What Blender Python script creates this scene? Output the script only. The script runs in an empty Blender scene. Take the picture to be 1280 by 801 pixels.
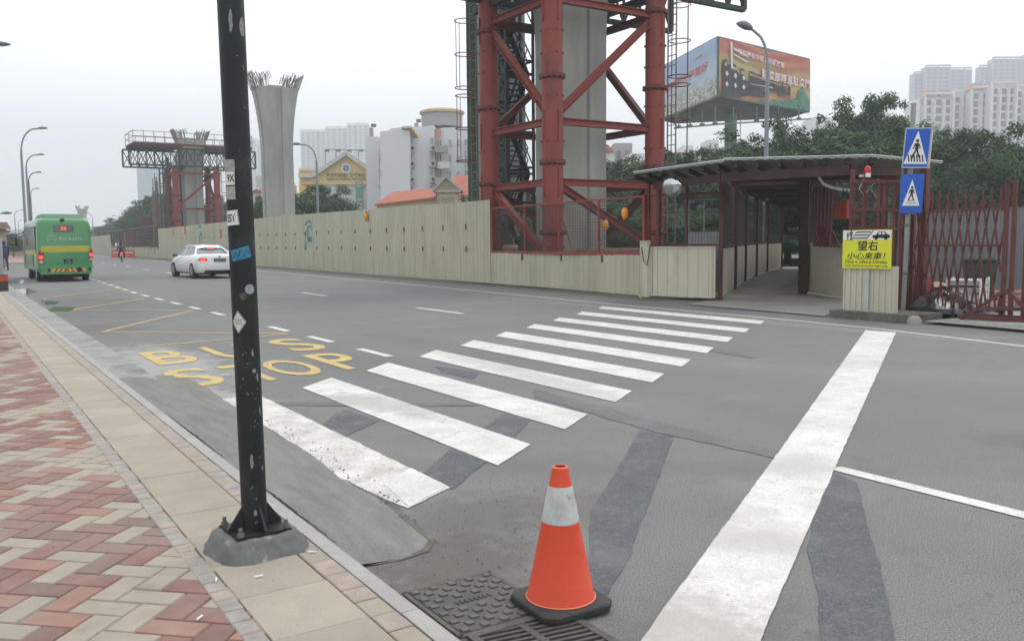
import bpy, bmesh, math, random
from mathutils import Vector, Matrix, noise as mnoise
random.seed(7)
R = math.radians
scn = bpy.context.scene
col = scn.collection

# ------------------------------------------------------------------ camera
FPX, HC = 1090.0, 1.5
CX = Vector((0.8398068, -0.05711156, 0.53987296))     # world X in camera axes (right, down, forward)
CY = Vector((-0.54280295, -0.07100469, 0.83685321))
CZ = Vector((-0.00946048, -0.99583965, -0.09063054))
cd = bpy.data.cameras.new('camera'); cam = bpy.data.objects.new('camera', cd); col.objects.link(cam)
right = Vector((CX[0], CY[0], CZ[0])); down = Vector((CX[1], CY[1], CZ[1])); fwd = Vector((CX[2], CY[2], CZ[2]))
M = Matrix((right, -down, -fwd)).transposed().to_4x4(); M.translation = Vector((0, 0, HC))
cam.matrix_world = M
cd.sensor_width = 36; cd.sensor_fit = 'HORIZONTAL'; cd.lens = FPX / 1280 * 36; cd.clip_end = 6000; cd.clip_start = .05
scn.camera = cam
scn.render.resolution_x = 1024; scn.render.resolution_y = 640

# ------------------------------------------------------------------ world, sun, exposure
SUN_EL, SUN_AZ = R(58), R(70)        # azimuth measured from +Y towards +X
w = bpy.data.worlds.new('World'); scn.world = w; w.use_nodes = True
nt = w.node_tree; nt.nodes.clear()
out = nt.nodes.new('ShaderNodeOutputWorld'); bg = nt.nodes.new('ShaderNodeBackground')
sky = nt.nodes.new('ShaderNodeTexSky'); sky.sky_type = 'NISHITA'; sky.sun_disc = False
sky.sun_elevation = SUN_EL; sky.sun_rotation = SUN_AZ; sky.dust_density = 4; sky.air_density = 1.2
tc = nt.nodes.new('ShaderNodeTexCoord'); sep = nt.nodes.new('ShaderNodeSeparateXYZ')
ramp = nt.nodes.new('ShaderNodeValToRGB')
ramp.color_ramp.elements[0].position = 0.0; ramp.color_ramp.elements[0].color = (.92, .95, 1.0, 1)
ramp.color_ramp.elements[1].position = .9; ramp.color_ramp.elements[1].color = (1.0, 1.0, 1.0, 1)
e = ramp.color_ramp.elements.new(.25); e.color = (.97, .985, 1.0, 1)
nz = nt.nodes.new('ShaderNodeTexNoise'); nz.inputs['Scale'].default_value = 1.6; nz.inputs['Detail'].default_value = 4
mul = nt.nodes.new('ShaderNodeVectorMath'); mul.operation = 'SCALE'; mul.inputs['Scale'].default_value = 10.4
nr = nt.nodes.new('ShaderNodeMapRange'); nr.inputs['To Min'].default_value = .93; nr.inputs['To Max'].default_value = 1.07
m2 = nt.nodes.new('ShaderNodeVectorMath'); m2.operation = 'SCALE'
mx = nt.nodes.new('ShaderNodeMix'); mx.data_type = 'RGBA'; mx.inputs[0].default_value = .88
nt.links.new(tc.outputs['Generated'], sep.inputs[0]); nt.links.new(sep.outputs['Z'], ramp.inputs[0])
nt.links.new(tc.outputs['Generated'], nz.inputs['Vector']); nt.links.new(nz.outputs['Fac'], nr.inputs['Value'])
nt.links.new(ramp.outputs[0], mul.inputs[0]); nt.links.new(mul.outputs[0], m2.inputs[0]); nt.links.new(nr.outputs[0], m2.inputs['Scale'])
nt.links.new(sky.outputs[0], mx.inputs[6]); nt.links.new(m2.outputs[0], mx.inputs[7])
nt.links.new(mx.outputs[2], bg.inputs[0]); bg.inputs[1].default_value = .115
nt.links.new(bg.outputs[0], out.inputs[0])
sd = bpy.data.lights.new('sun', 'SUN'); sd.energy = 0.9; sd.angle = R(24); sd.color = (1, .96, .9)
sun = bpy.data.objects.new('sun', sd); col.objects.link(sun)
sdir = Vector((math.sin(SUN_AZ) * math.cos(SUN_EL), math.cos(SUN_AZ) * math.cos(SUN_EL), math.sin(SUN_EL)))
sun.rotation_euler = sdir.to_track_quat('Z', 'Y').to_euler(); sun.location = (0, 0, 50)
scn.view_settings.view_transform = 'Standard'; scn.view_settings.look = 'None'
scn.view_settings.exposure = 0.5; scn.view_settings.gamma = 1

# ------------------------------------------------------------------ pixel -> place helpers (1280x801 photograph)
def ray(px, py):
    v = Vector((px - 640, py - 400.5, FPX)); return Vector((v.dot(CX), v.dot(CY), v.dot(CZ)))
def G(px, py, z=0.0):                       # point of the level z seen at the pixel
    r = ray(px, py); t = (z - HC) / r.z; return Vector((r.x * t, r.y * t, z))
FH = Vector((fwd.x, fwd.y, 0)).normalized()
def P3(px, py, d):                          # point at level distance d ahead of the camera
    r = ray(px, py); r = r * (d / r.dot(FH)); return Vector((r.x, r.y, r.z + HC))
def flat(v, z=0.0): return Vector((v.x, v.y, z))

# ------------------------------------------------------------------ materials
def mat(name, c, rough=.7, metal=0, var=.12, scale=3, bump=0, bscale=80, spec=.4, dirt=None, emit=0, fine=0, stretch=None, coat=0):
    m = bpy.data.materials.new(name); m.use_nodes = True; t = m.node_tree; N = t.nodes; L = t.links
    b = N['Principled BSDF']; b.inputs['Roughness'].default_value = rough; b.inputs['Metallic'].default_value = metal
    b.inputs['Specular IOR Level'].default_value = spec
    if coat: b.inputs['Coat Weight'].default_value = coat; b.inputs['Coat Roughness'].default_value = .08
    g = N.new('ShaderNodeNewGeometry'); src = g.outputs['Position']
    if stretch:
        mp = N.new('ShaderNodeMapping'); mp.inputs['Scale'].default_value = stretch; L.new(src, mp.inputs[0]); src2 = mp.outputs[0]
    else: src2 = src
    n = N.new('ShaderNodeTexNoise'); n.inputs['Scale'].default_value = scale; n.inputs['Detail'].default_value = 6; n.inputs['Roughness'].default_value = .6
    L.new(src2, n.inputs['Vector'])
    mr = N.new('ShaderNodeMapRange'); mr.inputs['From Min'].default_value = .3; mr.inputs['From Max'].default_value = .7
    mr.inputs['To Min'].default_value = 1 - var; mr.inputs['To Max'].default_value = 1 + var; L.new(n.outputs['Fac'], mr.inputs['Value'])
    sc = N.new('ShaderNodeVectorMath'); sc.operation = 'SCALE'; sc.inputs[0].default_value = c[:3]; L.new(mr.outputs[0], sc.inputs['Scale'])
    cur = sc.outputs[0]
    if fine:
        f = N.new('ShaderNodeTexNoise'); f.inputs['Scale'].default_value = bscale; f.inputs['Detail'].default_value = 3; L.new(src, f.inputs['Vector'])
        fr = N.new('ShaderNodeMapRange'); fr.inputs['From Min'].default_value = .3; fr.inputs['From Max'].default_value = .7
        fr.inputs['To Min'].default_value = 1 - fine; fr.inputs['To Max'].default_value = 1 + fine; L.new(f.outputs['Fac'], fr.inputs['Value'])
        s2 = N.new('ShaderNodeVectorMath'); s2.operation = 'SCALE'; L.new(cur, s2.inputs[0]); L.new(fr.outputs[0], s2.inputs['Scale']); cur = s2.outputs[0]
    for (dc, lo, hi, ds, amt) in (dirt or []):
        d = N.new('ShaderNodeTexNoise'); d.inputs['Scale'].default_value = ds; d.inputs['Detail'].default_value = 8; d.inputs['Roughness'].default_value = .65
        L.new(src2, d.inputs['Vector'])
        dr = N.new('ShaderNodeMapRange'); dr.inputs['From Min'].default_value = lo; dr.inputs['From Max'].default_value = hi
        dr.inputs['To Max'].default_value = amt; L.new(d.outputs['Fac'], dr.inputs['Value'])
        mm = N.new('ShaderNodeMix'); mm.data_type = 'RGBA'; L.new(dr.outputs[0], mm.inputs[0]); L.new(cur, mm.inputs[6]); mm.inputs[7].default_value = (*dc, 1)
        cur = mm.outputs[2]
    L.new(cur, b.inputs['Base Color'])
    if bump:
        bn = N.new('ShaderNodeTexNoise'); bn.inputs['Scale'].default_value = bscale; bn.inputs['Detail'].default_value = 4; L.new(src, bn.inputs['Vector'])
        bp = N.new('ShaderNodeBump'); bp.inputs['Strength'].default_value = bump; bp.inputs['Distance'].default_value = .01
        L.new(bn.outputs['Fac'], bp.inputs['Height']); L.new(bp.outputs[0], b.inputs['Normal'])
    if emit:
        L.new(cur, b.inputs['Emission Color']); b.inputs['Emission Strength'].default_value = emit
    return m
A_ = (.163, .163, .163)
asph = mat('asphalt', A_, .85, var=.12, scale=.7, bump=.35, bscale=120, fine=.55, spec=.3,
           dirt=[((.115, .112, .11), .48, .7, .35, .5), ((.23, .226, .22), .55, .75, .9, .5), ((.1, .095, .088), .55, .7, 4, .35), ((.085, .08, .075), .62, .68, 14, .55), ((.27, .265, .255), .64, .69, 55, .7), ((.07, .07, .07), .64, .69, 47, .6)])
def stains(m, lst):
    t = m.node_tree; N, L = t.nodes, t.links; b = N['Principled BSDF']; src = b.inputs['Base Color'].links[0].from_socket
    g = N.new('ShaderNodeNewGeometry')
    for (cx, cy, rx, ry, rot, c, amt, nsc) in lst:
        mp = N.new('ShaderNodeMapping'); mp.vector_type = 'TEXTURE'; mp.inputs['Location'].default_value = (cx, cy, 0); mp.inputs['Rotation'].default_value = (0, 0, rot); mp.inputs['Scale'].default_value = (rx, ry, 1)
        L.new(g.outputs['Position'], mp.inputs[0]); ln = N.new('ShaderNodeVectorMath'); ln.operation = 'LENGTH'; L.new(mp.outputs[0], ln.inputs[0])
        n = N.new('ShaderNodeTexNoise'); n.inputs['Scale'].default_value = nsc; n.inputs['Detail'].default_value = 9; n.inputs['Roughness'].default_value = .7; L.new(g.outputs['Position'], n.inputs['Vector'])
        ma = N.new('ShaderNodeMath'); ma.operation = 'MULTIPLY_ADD'; ma.inputs[1].default_value = 2.2; L.new(n.outputs['Fac'], ma.inputs[0]); L.new(ln.outputs['Value'], ma.inputs[2])
        mr = N.new('ShaderNodeMapRange'); mr.inputs['From Min'].default_value = 2.15; mr.inputs['From Max'].default_value = 1.55; mr.inputs['To Max'].default_value = amt; L.new(ma.outputs[0], mr.inputs['Value'])
        mm = N.new('ShaderNodeMix'); mm.data_type = 'RGBA'; L.new(mr.outputs[0], mm.inputs[0]); L.new(src, mm.inputs[6]); mm.inputs[7].default_value = (*c, 1); src = mm.outputs[2]
    L.new(src, b.inputs['Base Color'])
DUST = (.33, .33, .325); DIRT = (.1, .088, .075); TAR = (.105, .105, .108)
STN = [(2.25, 11.6, .75, 2.6, 0, DUST, .75, 3), (2.15, 8.7, .35, 1.1, .2, DUST, .75, 4), (2.35, 4.05, .55, .5, .5, TAR, .7, 5), (1.95, 3.5, .5, .5, 0, DIRT, .75, 7), (1.55, 2.4, .35, 1.5, 0, DIRT, .8, 6),
       (2.9, 3.9, .45, .4, 0, DIRT, .4, 9), (2.2, 2.1, .9, .5, .6, TAR, .55, 5), (3.0, 25, 1.6, 8, -.05, (.1, .1, .102), .6, 1.2), (2.3, 17.2, .9, 1.4, 0, TAR, .6, 2), (4.3, 10, .7, 1.5, 0, TAR, .35, 3), (5.9, 9.5, .5, 6, 0, (.13, .13, .13), .45, 1.5), (3.9, 4.2, .25, 3, .9, (.12, .118, .115), .4, 4), (6.6, 3.2, .35, .5, .3, (.11, .105, .1), .5, 6), (9.5, 5, .8, 3, .8, (.2, .2, .2), .4, 2), (12.4, 12, .35, 9, 0, (.24, .235, .22), .5, 2), (7, 6, 1.2, 7, .5, (.15, .15, .153), .4, 1)]
stains(asph, STN)
asph_dark = mat('bitumen_patch', (.082, .088, .098), .8, var=.14, scale=3, bump=.35, bscale=120, fine=.42, dirt=[(A_, .5, .72, 2.2, .65), (A_, .56, .62, 22, .5)])
asph_faint = mat('tar_stain', (.125, .125, .13), .8, var=.12, scale=3, bump=.5, bscale=170, fine=.15, dirt=[(A_, .48, .6, 5, .9)])
cement = mat('cement_render', (.175, .175, .168), .9, var=.16, scale=2, bump=.6, bscale=60, fine=.14, stretch=(5, 1, 1), dirt=[((.115, .115, .11), .48, .7, 1.4, .7), ((.24, .24, .235), .6, .75, 2.5, .5)])
mud = mat('mud', (.12, .115, .1), .95, var=.3, scale=5, bump=.9, bscale=30, fine=.2, dirt=[((.07, .08, .05), .5, .65, 3, .6)])
dust = mat('dust_stain', (.33, .33, .325), .95, var=.1, scale=2, bump=.4, bscale=150, fine=.1, dirt=[(A_, .42, .62, 2.4, 1)])
gutter_m = mat('gutter_stone', (.26, .26, .255), .8, var=.2, scale=3, bump=.4, bscale=60, fine=.1, dirt=[((.13, .125, .12), .52, .66, 1.3, .75)])
white_p = mat('white_road_paint', (.585, .58, .57), .65, var=.1, scale=2.5, bump=.5, bscale=80, fine=.16, dirt=[((.42, .41, .395), .45, .66, 1.6, .6), ((.36, .35, .335), .5, .7, 6, .5), (A_, .63, .68, 24, .8)])
white_worn = mat('worn_white_paint', (.56, .55, .53), .7, var=.12, scale=3, bump=.5, bscale=90, fine=.14, dirt=[((.4, .375, .345), .42, .62, 4, .8), ((.2, .18, .16), .58, .68, 7, .75), ((.13, .12, .11), .6, .645, 32, .8)])
stains(white_p, [(3.3, 7.4, .35, 1.2, .3, (.3, .29, .28), .6, 5), (5.4, 8.2, .3, 4, -.1, (.36, .355, .34), .55, 4), (8.0, 9.5, .3, 4, -.1, (.34, .335, .33), .55, 4), (2.3, 2.3, .4, .5, 0, (.33, .31, .28), .65, 9), (4.6, 3.7, .4, .3, 0, (.38, .37, .36), .6, 6), (3.2, 3.0, .25, .8, .7, (.38, .37, .355), .6, 6), (9, 6.5, .4, 1.5, .6, (.37, .365, .35), .5, 4)])
yellow_p = mat('yellow_road_paint', (.47, .36, .135), .7, var=.12, scale=3, bump=.3, bscale=150, fine=.08, dirt=[(A_, .56, .7, 9, .75)])
yellow_thin = mat('worn_yellow_paint', (.43, .335, .14), .7, var=.15, scale=3, fine=.08, dirt=[(A_, .52, .68, 5, .8)])
brickm = [mat('brick_red', (.215, .118, .1), .85, var=.13, scale=9, bump=.3, bscale=200, fine=.1, dirt=[((.27, .25, .225), .46, .72, 1.3, .6), ((.16, .14, .125), .6, .72, 6, .5)]),
          mat('brick_rose', (.275, .16, .128), .85, var=.12, scale=9, bump=.3, bscale=200, fine=.1, dirt=[((.27, .25, .225), .46, .72, 1.3, .6), ((.16, .14, .125), .6, .72, 6, .5)]),
          mat('brick_brown', (.185, .115, .1), .85, var=.12, scale=9, bump=.3, bscale=200, fine=.1, dirt=[((.27, .25, .225), .46, .72, 1.3, .6), ((.16, .14, .125), .6, .72, 6, .5)]),
          mat('brick_sand', (.31, .276, .222), .85, var=.1, scale=9, bump=.3, bscale=200, fine=.08, dirt=[((.27, .25, .225), .46, .72, 1.3, .6), ((.16, .14, .125), .6, .72, 6, .5)]),
          mat('brick_buff', (.305, .272, .222), .85, var=.1, scale=9, bump=.3, bscale=200, fine=.08, dirt=[((.27, .25, .225), .46, .72, 1.3, .6), ((.16, .14, .125), .6, .72, 6, .5)])]
grout = mat('grout', (.1, .09, .08), .95, var=.2, scale=20)
slabm = mat('sandstone_slab', (.3, .27, .218), .85, var=.12, scale=3.2, bump=.25, bscale=150, fine=.07, dirt=[((.27, .25, .21), .5, .7, 1.6, .65)])
slabm2 = mat('sandstone_slab_pale', (.325, .294, .24), .85, var=.12, scale=3.2, bump=.25, bscale=150, fine=.07, dirt=[((.3, .27, .22), .52, .7, 1.6, .6)])
settm = mat('grey_sett', (.28, .26, .24), .85, var=.2, scale=9, bump=.4, bscale=120, fine=.12)
settp = mat('pink_sett', (.31, .262, .235), .85, var=.16, scale=9, bump=.4, bscale=120, fine=.12)
granite = mat('granite_kerb', (.31, .305, .295), .8, var=.12, scale=4, bump=.3, bscale=160, fine=.14, dirt=[((.2, .2, .19), .55, .72, 3, .6)])
earth = mat('earth', (.17, .16, .13), .95, var=.25, scale=.3, bump=.5, bscale=12, dirt=[((.08, .11, .05), .5, .6, .2, .7)])
redpave = mat('red_paving', (.32, .2, .17), .9, var=.15, scale=1)
concrete = mat('pier_concrete', (.32, .32, .305), .85, var=.14, scale=1.1, bump=.3, bscale=30, fine=.05, stretch=(1, 1, .25), dirt=[((.2, .2, .195), .5, .72, .8, .6)])
conc_floor = mat('concrete_floor', (.25, .24, .225), .9, var=.15, scale=1.2, bump=.3, bscale=50, dirt=[((.16, .15, .14), .5, .7, .8, .6)])
hoard = mat('olive_sheet_metal', (.41, .405, .31), .55, var=.09, scale=1.2, spec=.3, stretch=(1, 1, .15), dirt=[((.26, .25, .19), .5, .72, 1.5, .6), ((.46, .46, .4), .58, .7, 2.2, .4), ((.2, .16, .1), .66, .72, 7, .5)])
panel_m = mat('cream_sheet_panel', (.47, .455, .36), .55, var=.06, scale=1, dirt=[((.3, .28, .2), .55, .75, 1.6, .45)])
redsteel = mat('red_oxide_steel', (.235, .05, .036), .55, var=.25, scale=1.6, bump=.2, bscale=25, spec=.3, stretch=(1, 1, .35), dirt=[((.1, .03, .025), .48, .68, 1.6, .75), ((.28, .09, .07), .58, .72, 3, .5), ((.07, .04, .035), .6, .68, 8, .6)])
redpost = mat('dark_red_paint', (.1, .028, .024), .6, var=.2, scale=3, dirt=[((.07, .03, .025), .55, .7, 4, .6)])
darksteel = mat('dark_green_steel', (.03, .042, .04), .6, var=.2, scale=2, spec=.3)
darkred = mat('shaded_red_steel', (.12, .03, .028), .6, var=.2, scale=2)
net = mat('grey_green_netting', (.27, .31, .3), .9, var=.14, scale=1.2)
netgreen = mat('dark_green_netting', (.05, .115, .085), .9, var=.15, scale=1.5)
shedm = mat('shaded_brown_paint', (.05, .02, .018), .65, var=.25, scale=3, dirt=[((.09, .03, .026), .55, .7, 4, .5)])  # dark brown paint with the shade inside the shed put into the colour
rebar_m = mat('rebar', (.17, .15, .13), .8, var=.2, scale=8)
wire = mat('mesh_wire', (.06, .05, .045), .6)
polepaint = mat('black_pole_paint', (.014, .018, .0175), .5, var=.25, scale=6, bump=.2, bscale=40, spec=.3,
                dirt=[((.06, .066, .062), .53, .64, 3.2, .55), ((.24, .25, .24), .695, .71, 13, .8)])
chipm = mat('bare_metal_chip', (.2, .21, .2), .6, var=.25, scale=25)
mortar = mat('mortar_mound', (.115, .123, .12), .75, var=.2, scale=9, bump=.8, bscale=26, fine=.1, dirt=[((.07, .085, .075), .5, .62, 9, .7), ((.32, .32, .31), .6, .68, 14, .5)])
iron = mat('cast_iron', (.085, .085, .085), .7, metal=.2, var=.2, scale=12, bump=.5, bscale=150, fine=.15, dirt=[((.125, .105, .085), .42, .62, 6, .85)])
black = mat('black_void', (.008, .008, .008), .9)
rubber = mat('black_rubber', (.035, .035, .036), .7, var=.25, scale=12, bump=.3, bscale=120, dirt=[((.13, .12, .11), .55, .75, 8, .5)])
orange = mat('cone_orange', (.56, .056, .02), .5, var=.1, scale=7, bump=.15, bscale=50, spec=.35, stretch=(1, 1, 3), dirt=[((.4, .055, .03), .5, .7, 7, .6), ((.3, .12, .08), .62, .7, 16, .6), ((.68, .12, .06), .6, .75, 4, .5)])
reflect = mat('grey_reflective_sleeve', (.42, .435, .43), .5, var=.1, scale=10, dirt=[((.26, .26, .24), .48, .68, 8, .65), ((.16, .16, .14), .62, .68, 30, .7)])
edgeo = mat('pale_orange_edge', (.75, .3, .2), .6)
glass = mat('dark_glass', (.02, .026, .03), .15, var=.1, spec=.35)
glass_l = mat('pale_glass', (.12, .16, .18), .1, var=.1, spec=.8)
galv = mat('galvanised_steel', (.33, .35, .37), .5, metal=.4, var=.1, scale=4)
lampgrey = mat('lamp_pole_grey', (.2, .23, .26), .5, var=.08)
lampdark = mat('lamp_head_grey', (.11, .13, .15), .5)
busgreen = mat('bus_green', (.052, .235, .085), .3, var=.05, scale=1, coat=.5)
busgreen2 = mat('bus_dark_green', (.035, .15, .06), .4, var=.06, scale=1)
yel = mat('yellow_paint', (.42, .38, .05), .45, var=.05)
whitepaint = mat('car_white', (.68, .7, .7), .25, var=.03, coat=.8)
whitem = mat('white_plain', (.7, .7, .7), .6, var=.05)
greylet = mat('grey_lettering', (.3, .42, .33), .6)
tyre = mat('tyre', (.02, .02, .02), .8)
rim = mat('wheel_rim', (.3, .3, .31), .35, metal=.6)
redlamp = mat('lit_tail_lamp', (.9, .05, .03), .3, emit=1.6)
redoff = mat('tail_lamp', (.4, .02, .02), .25)
amberoff = mat('orange_lantern', (.75, .28, .02), .35)
blue = mat('sign_blue', (.012, .09, .45), .4, var=.06, scale=5)
signyel = mat('sign_yellow', (.62, .62, .03), .45, var=.05, scale=5)
signblk = mat('sign_black', (.015, .015, .015), .6)
postgrey = mat('dull_grey_post', (.26, .27, .265), .6, var=.15, scale=3)
signgrey = mat('sign_backing_grey', (.4, .42, .41), .5)
cream = mat('yellow_render', (.68, .53, .23), .85, var=.06, scale=.4)
cream2 = mat('pale_cream_render', (.6, .52, .35), .85, var=.08, scale=.4)
bwhite = mat('white_render', (.58, .595, .625), .85, var=.05, scale=.3, stretch=(1, 1, .2))
bwhite2 = mat('white_render_warm', (.58, .59, .6), .85, var=.05, scale=.3)
trimw = mat('pale_trim', (.5, .5, .47), .85)
rooft = mat('terracotta_tiles', (.33, .11, .066), .8, var=.16, scale=2)
towerp = mat('tower_pale', (.33, .35, .4), .9, var=.06, scale=.1)
towerw = mat('tower_white', (.66, .66, .65), .9, var=.05, scale=.1)
towerd = mat('tower_band', (.14, .15, .19), .9, var=.08, scale=.1)
towerpink = mat('tower_pink', (.45, .28, .23), .9, var=.08, scale=.1)
bluetower = mat('glass_tower', (.2, .33, .38), .5, var=.06, scale=.1)
greyround = mat('grey_drum_render', (.3, .29, .28), .9, var=.06, scale=.4)
tan = mat('tan_trim', (.45, .33, .2), .9)
leaf = [mat('leaf_dark', (.034, .074, .03), .75, var=.55, scale=.5, spec=.25),
        mat('leaf_mid', (.055, .108, .038), .75, var=.4, scale=.6, spec=.25),
        mat('leaf_olive', (.085, .13, .048), .75, var=.4, scale=.5, spec=.25)]
bark = mat('bark', (.12, .1, .08), .9, var=.25, scale=4)
hillm = mat('wooded_hill', (.05, .085, .05), .95, var=.4, scale=.03)
greensteel = mat('green_column_paint', (.075, .13, .085), .6, var=.1)
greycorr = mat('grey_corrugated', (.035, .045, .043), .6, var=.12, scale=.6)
skin = mat('skin', (.4, .24, .17), .7)
cloth_d = mat('dark_clothing', (.03, .035, .05), .9, var=.2)
teal = mat('teal_spray_paint', (.02, .24, .27), .7, var=.15, scale=9)
blackbag = mat('black_plastic', (.018, .02, .022), .3, var=.2, bump=.6, bscale=14)
woodb = mat('weathered_board', (.38, .3, .22), .8, var=.2, scale=5)
bingreen = mat('bin_green', (.025, .07, .045), .5)
puddle_m = mat('wet_asphalt', (.05, .052, .053), .04, var=.2, spec=.9)
wet_m = mat('damp_asphalt', (.11, .11, .112), .35, var=.2, scale=2, fine=.1, bscale=150, spec=.6, dirt=[(A_, .5, .64, 2.2, .8)])
mirror_m = mat('mirror', (.5, .52, .52), .05, metal=1, var=0)
plasticred = mat('red_plastic_barrier', (.45, .05, .03), .5)

# ------------------------------------------------------------------ mesh builder
class MB:
    def __init__(s): s.v = []; s.f = []; s.m = []; s.cm = 0
    def add(s, vs, fs):
        o = len(s.v); s.v += [Vector(p) for p in vs]; s.f += [tuple(i + o for i in f) for f in fs]; s.m += [s.cm] * len(fs)
    def quad(s, a, b, c, d): s.add([a, b, c, d], [(0, 1, 2, 3)])
    def poly(s, pts): s.add(pts, [tuple(range(len(pts)))])
    def box(s, c, size, rz=0, up=None):
        c = Vector(c); h = Vector(size) / 2; m = Matrix.Rotation(rz, 3, 'Z') if not isinstance(rz, Matrix) else rz
        vs = [c + m @ Vector((x * h.x, y * h.y, z * h.z)) for z in (-1, 1) for x, y in ((-1, -1), (1, -1), (1, 1), (-1, 1))]
        s.add(vs, [(3, 2, 1, 0), (4, 5, 6, 7), (0, 1, 5, 4), (1, 2, 6, 5), (2, 3, 7, 6), (3, 0, 4, 7)])
    def bar(s, p, q, w, h=None, upv=None):
        p = Vector(p); q = Vector(q); h = h or w; d = (q - p).normalized(); up = Vector(upv) if upv else (Vector((0, 0, 1)) if abs(d.z) < .95 else Vector((1, 0, 0)))
        a = d.cross(up).normalized() * w / 2; b = a.cross(d).normalized() * h / 2
        vs = [p - a - b, p + a - b, p + a + b, p - a + b, q - a - b, q + a - b, q + a + b, q - a + b]
        s.add(vs, [(0, 1, 2, 3), (7, 6, 5, 4), (4, 5, 1, 0), (5, 6, 2, 1), (6, 7, 3, 2), (7, 4, 0, 3)])
    def hbeam(s, p, q, w, h, t=.02):           # H section: two flanges and a web, h = distance between flanges
        p = Vector(p); q = Vector(q); d = (q - p).normalized(); side = d.cross(Vector((0, 0, 1))).normalized() if abs(d.z) < .98 else Vector((1, 0, 0))
        u = side.cross(d).normalized()
        for k in (-1, 1): s.bar(p + u * k * h / 2, q + u * k * h / 2, w, t)
        s.bar(p, q, t, h - t)
    def tube(s, pts, r, n=8, cap=True):
        pts = [Vector(p) for p in pts]; rs = r if isinstance(r, (list, tuple)) else [r] * len(pts); base = len(s.v); prev = None
        vs = []
        for i, p in enumerate(pts):
            d = (pts[min(i + 1, len(pts) - 1)] - pts[max(i - 1, 0)]).normalized()
            if prev is None: a = d.cross(Vector((0, 0, 1)) if abs(d.z) < .9 else Vector((1, 0, 0))).normalized()
            else: a = (prev - d * prev.dot(d)).normalized()
            prev = a; b = d.cross(a)
            for k in range(n):
                t = 2 * math.pi * k / n; vs.append(p + (a * math.cos(t) + b * math.sin(t)) * rs[i])
        fs = [(i * n + k, i * n + (k + 1) % n, (i + 1) * n + (k + 1) % n, (i + 1) * n + k) for i in range(len(pts) - 1) for k in range(n)]
        if cap: fs += [tuple(range(n))[::-1], tuple((len(pts) - 1) * n + k for k in range(n))]
        s.add(vs, fs)
    def lathe(s, c, prof, n=24, closed=True, axis=None):
        c = Vector(c); vs = []; mrot = axis or Matrix.Identity(3)
        for (r, z) in prof:
            for k in range(n): t = 2 * math.pi * k / n; vs.append(c + mrot @ Vector((r * math.cos(t), r * math.sin(t), z)))
        fs = [(i * n + k, i * n + (k + 1) % n, (i + 1) * n + (k + 1) % n, (i + 1) * n + k) for i in range(len(prof) - 1) for k in range(n)]
        if closed: fs += [tuple(range(n))[::-1], tuple((len(prof) - 1) * n + k for k in range(n))]
        s.add(vs, fs)
    def prism(s, pts, vec):
        pts = [Vector(p) for p in pts]; vec = Vector(vec); n = len(pts)
        s.add(pts + [p + vec for p in pts], [tuple(range(n))[::-1], tuple(range(n, 2 * n))] + [(i, (i + 1) % n, n + (i + 1) % n, n + i) for i in range(n)])
    def loft(s, rings, cap=True):
        n = len(rings[0]); vs = [p for r in rings for p in r]
        fs = [(i * n + k, i * n + (k + 1) % n, (i + 1) * n + (k + 1) % n, (i + 1) * n + k) for i in range(len(rings) - 1) for k in range(n)]
        if cap: fs += [tuple(range(n))[::-1], tuple((len(rings) - 1) * n + k for k in range(n))]
        s.add(vs, fs)
    def grid(s, a, b, z0, z1, sp, t=.006, zf=None):      # welded wire mesh between ground points a, b
        a = Vector(a); b = Vector(b); L = (b - a).length; n = max(1, int(L / sp))
        for i in range(n + 1):
            p = a.lerp(b, i / n); s.bar((p.x, p.y, z0), (p.x, p.y, z1), t)
        m = max(1, int((z1 - z0) / sp))
        for j in range(m + 1):
            z = z0 + (z1 - z0) * j / m; s.bar((a.x, a.y, z), (b.x, b.y, z), t)
    def build(s, name, mats, parent=None, smooth=None, local=False, origin=None, bevel=0):
        me = bpy.data.meshes.new(name)
        off = Vector((0, 0, 0)); inv = None
        if parent is not None and not local: inv = wmat(parent).inverted()
        elif origin is not None: off = Vector(origin)
        vs = [(inv @ p if inv else p - off) for p in s.v]
        me.from_pydata([tuple(p) for p in vs], [], s.f)
        mats = mats if isinstance(mats, (list, tuple)) else [mats]
        for m in mats: me.materials.append(m)
        if len(mats) > 1: me.polygons.foreach_set('material_index', s.m)
        me.validate(); 
        bm = bmesh.new(); bm.from_mesh(me); bmesh.ops.recalc_face_normals(bm, faces=bm.faces)
        if bevel: bmesh.ops.bevel(bm, geom=list(bm.edges), offset=bevel, segments=2, affect='EDGES', clamp_overlap=True)
        bm.to_mesh(me); bm.free()
        if smooth: me.shade_smooth(); me.set_sharp_from_angle(angle=R(smooth))
        o = bpy.data.objects.new(name, me); col.objects.link(o)
        if parent is not None: o.parent = parent
        elif origin is not None: o.location = off
        return o
def wmat(o):
    m = Matrix.Translation(o.location) @ o.rotation_euler.to_matrix().to_4x4() @ Matrix.Diagonal((*o.scale, 1))
    return wmat(o.parent) @ m if o.parent else m
def tag(o, label=None, cat=None, group=None, kind=None):
    if label: o['label'] = label
    if cat: o['category'] = cat
    if group: o['group'] = group
    if kind: o['kind'] = kind
    return o
def thing(name, label, cat, loc=(0, 0, 0), rz=0, group=None):
    o = bpy.data.objects.new(name, None); col.objects.link(o); o.location = loc; o.rotation_euler = (0, 0, rz); o.empty_display_size = .3
    return tag(o, label, cat, group)
def struct(o): o['kind'] = 'structure'; return o
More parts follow.
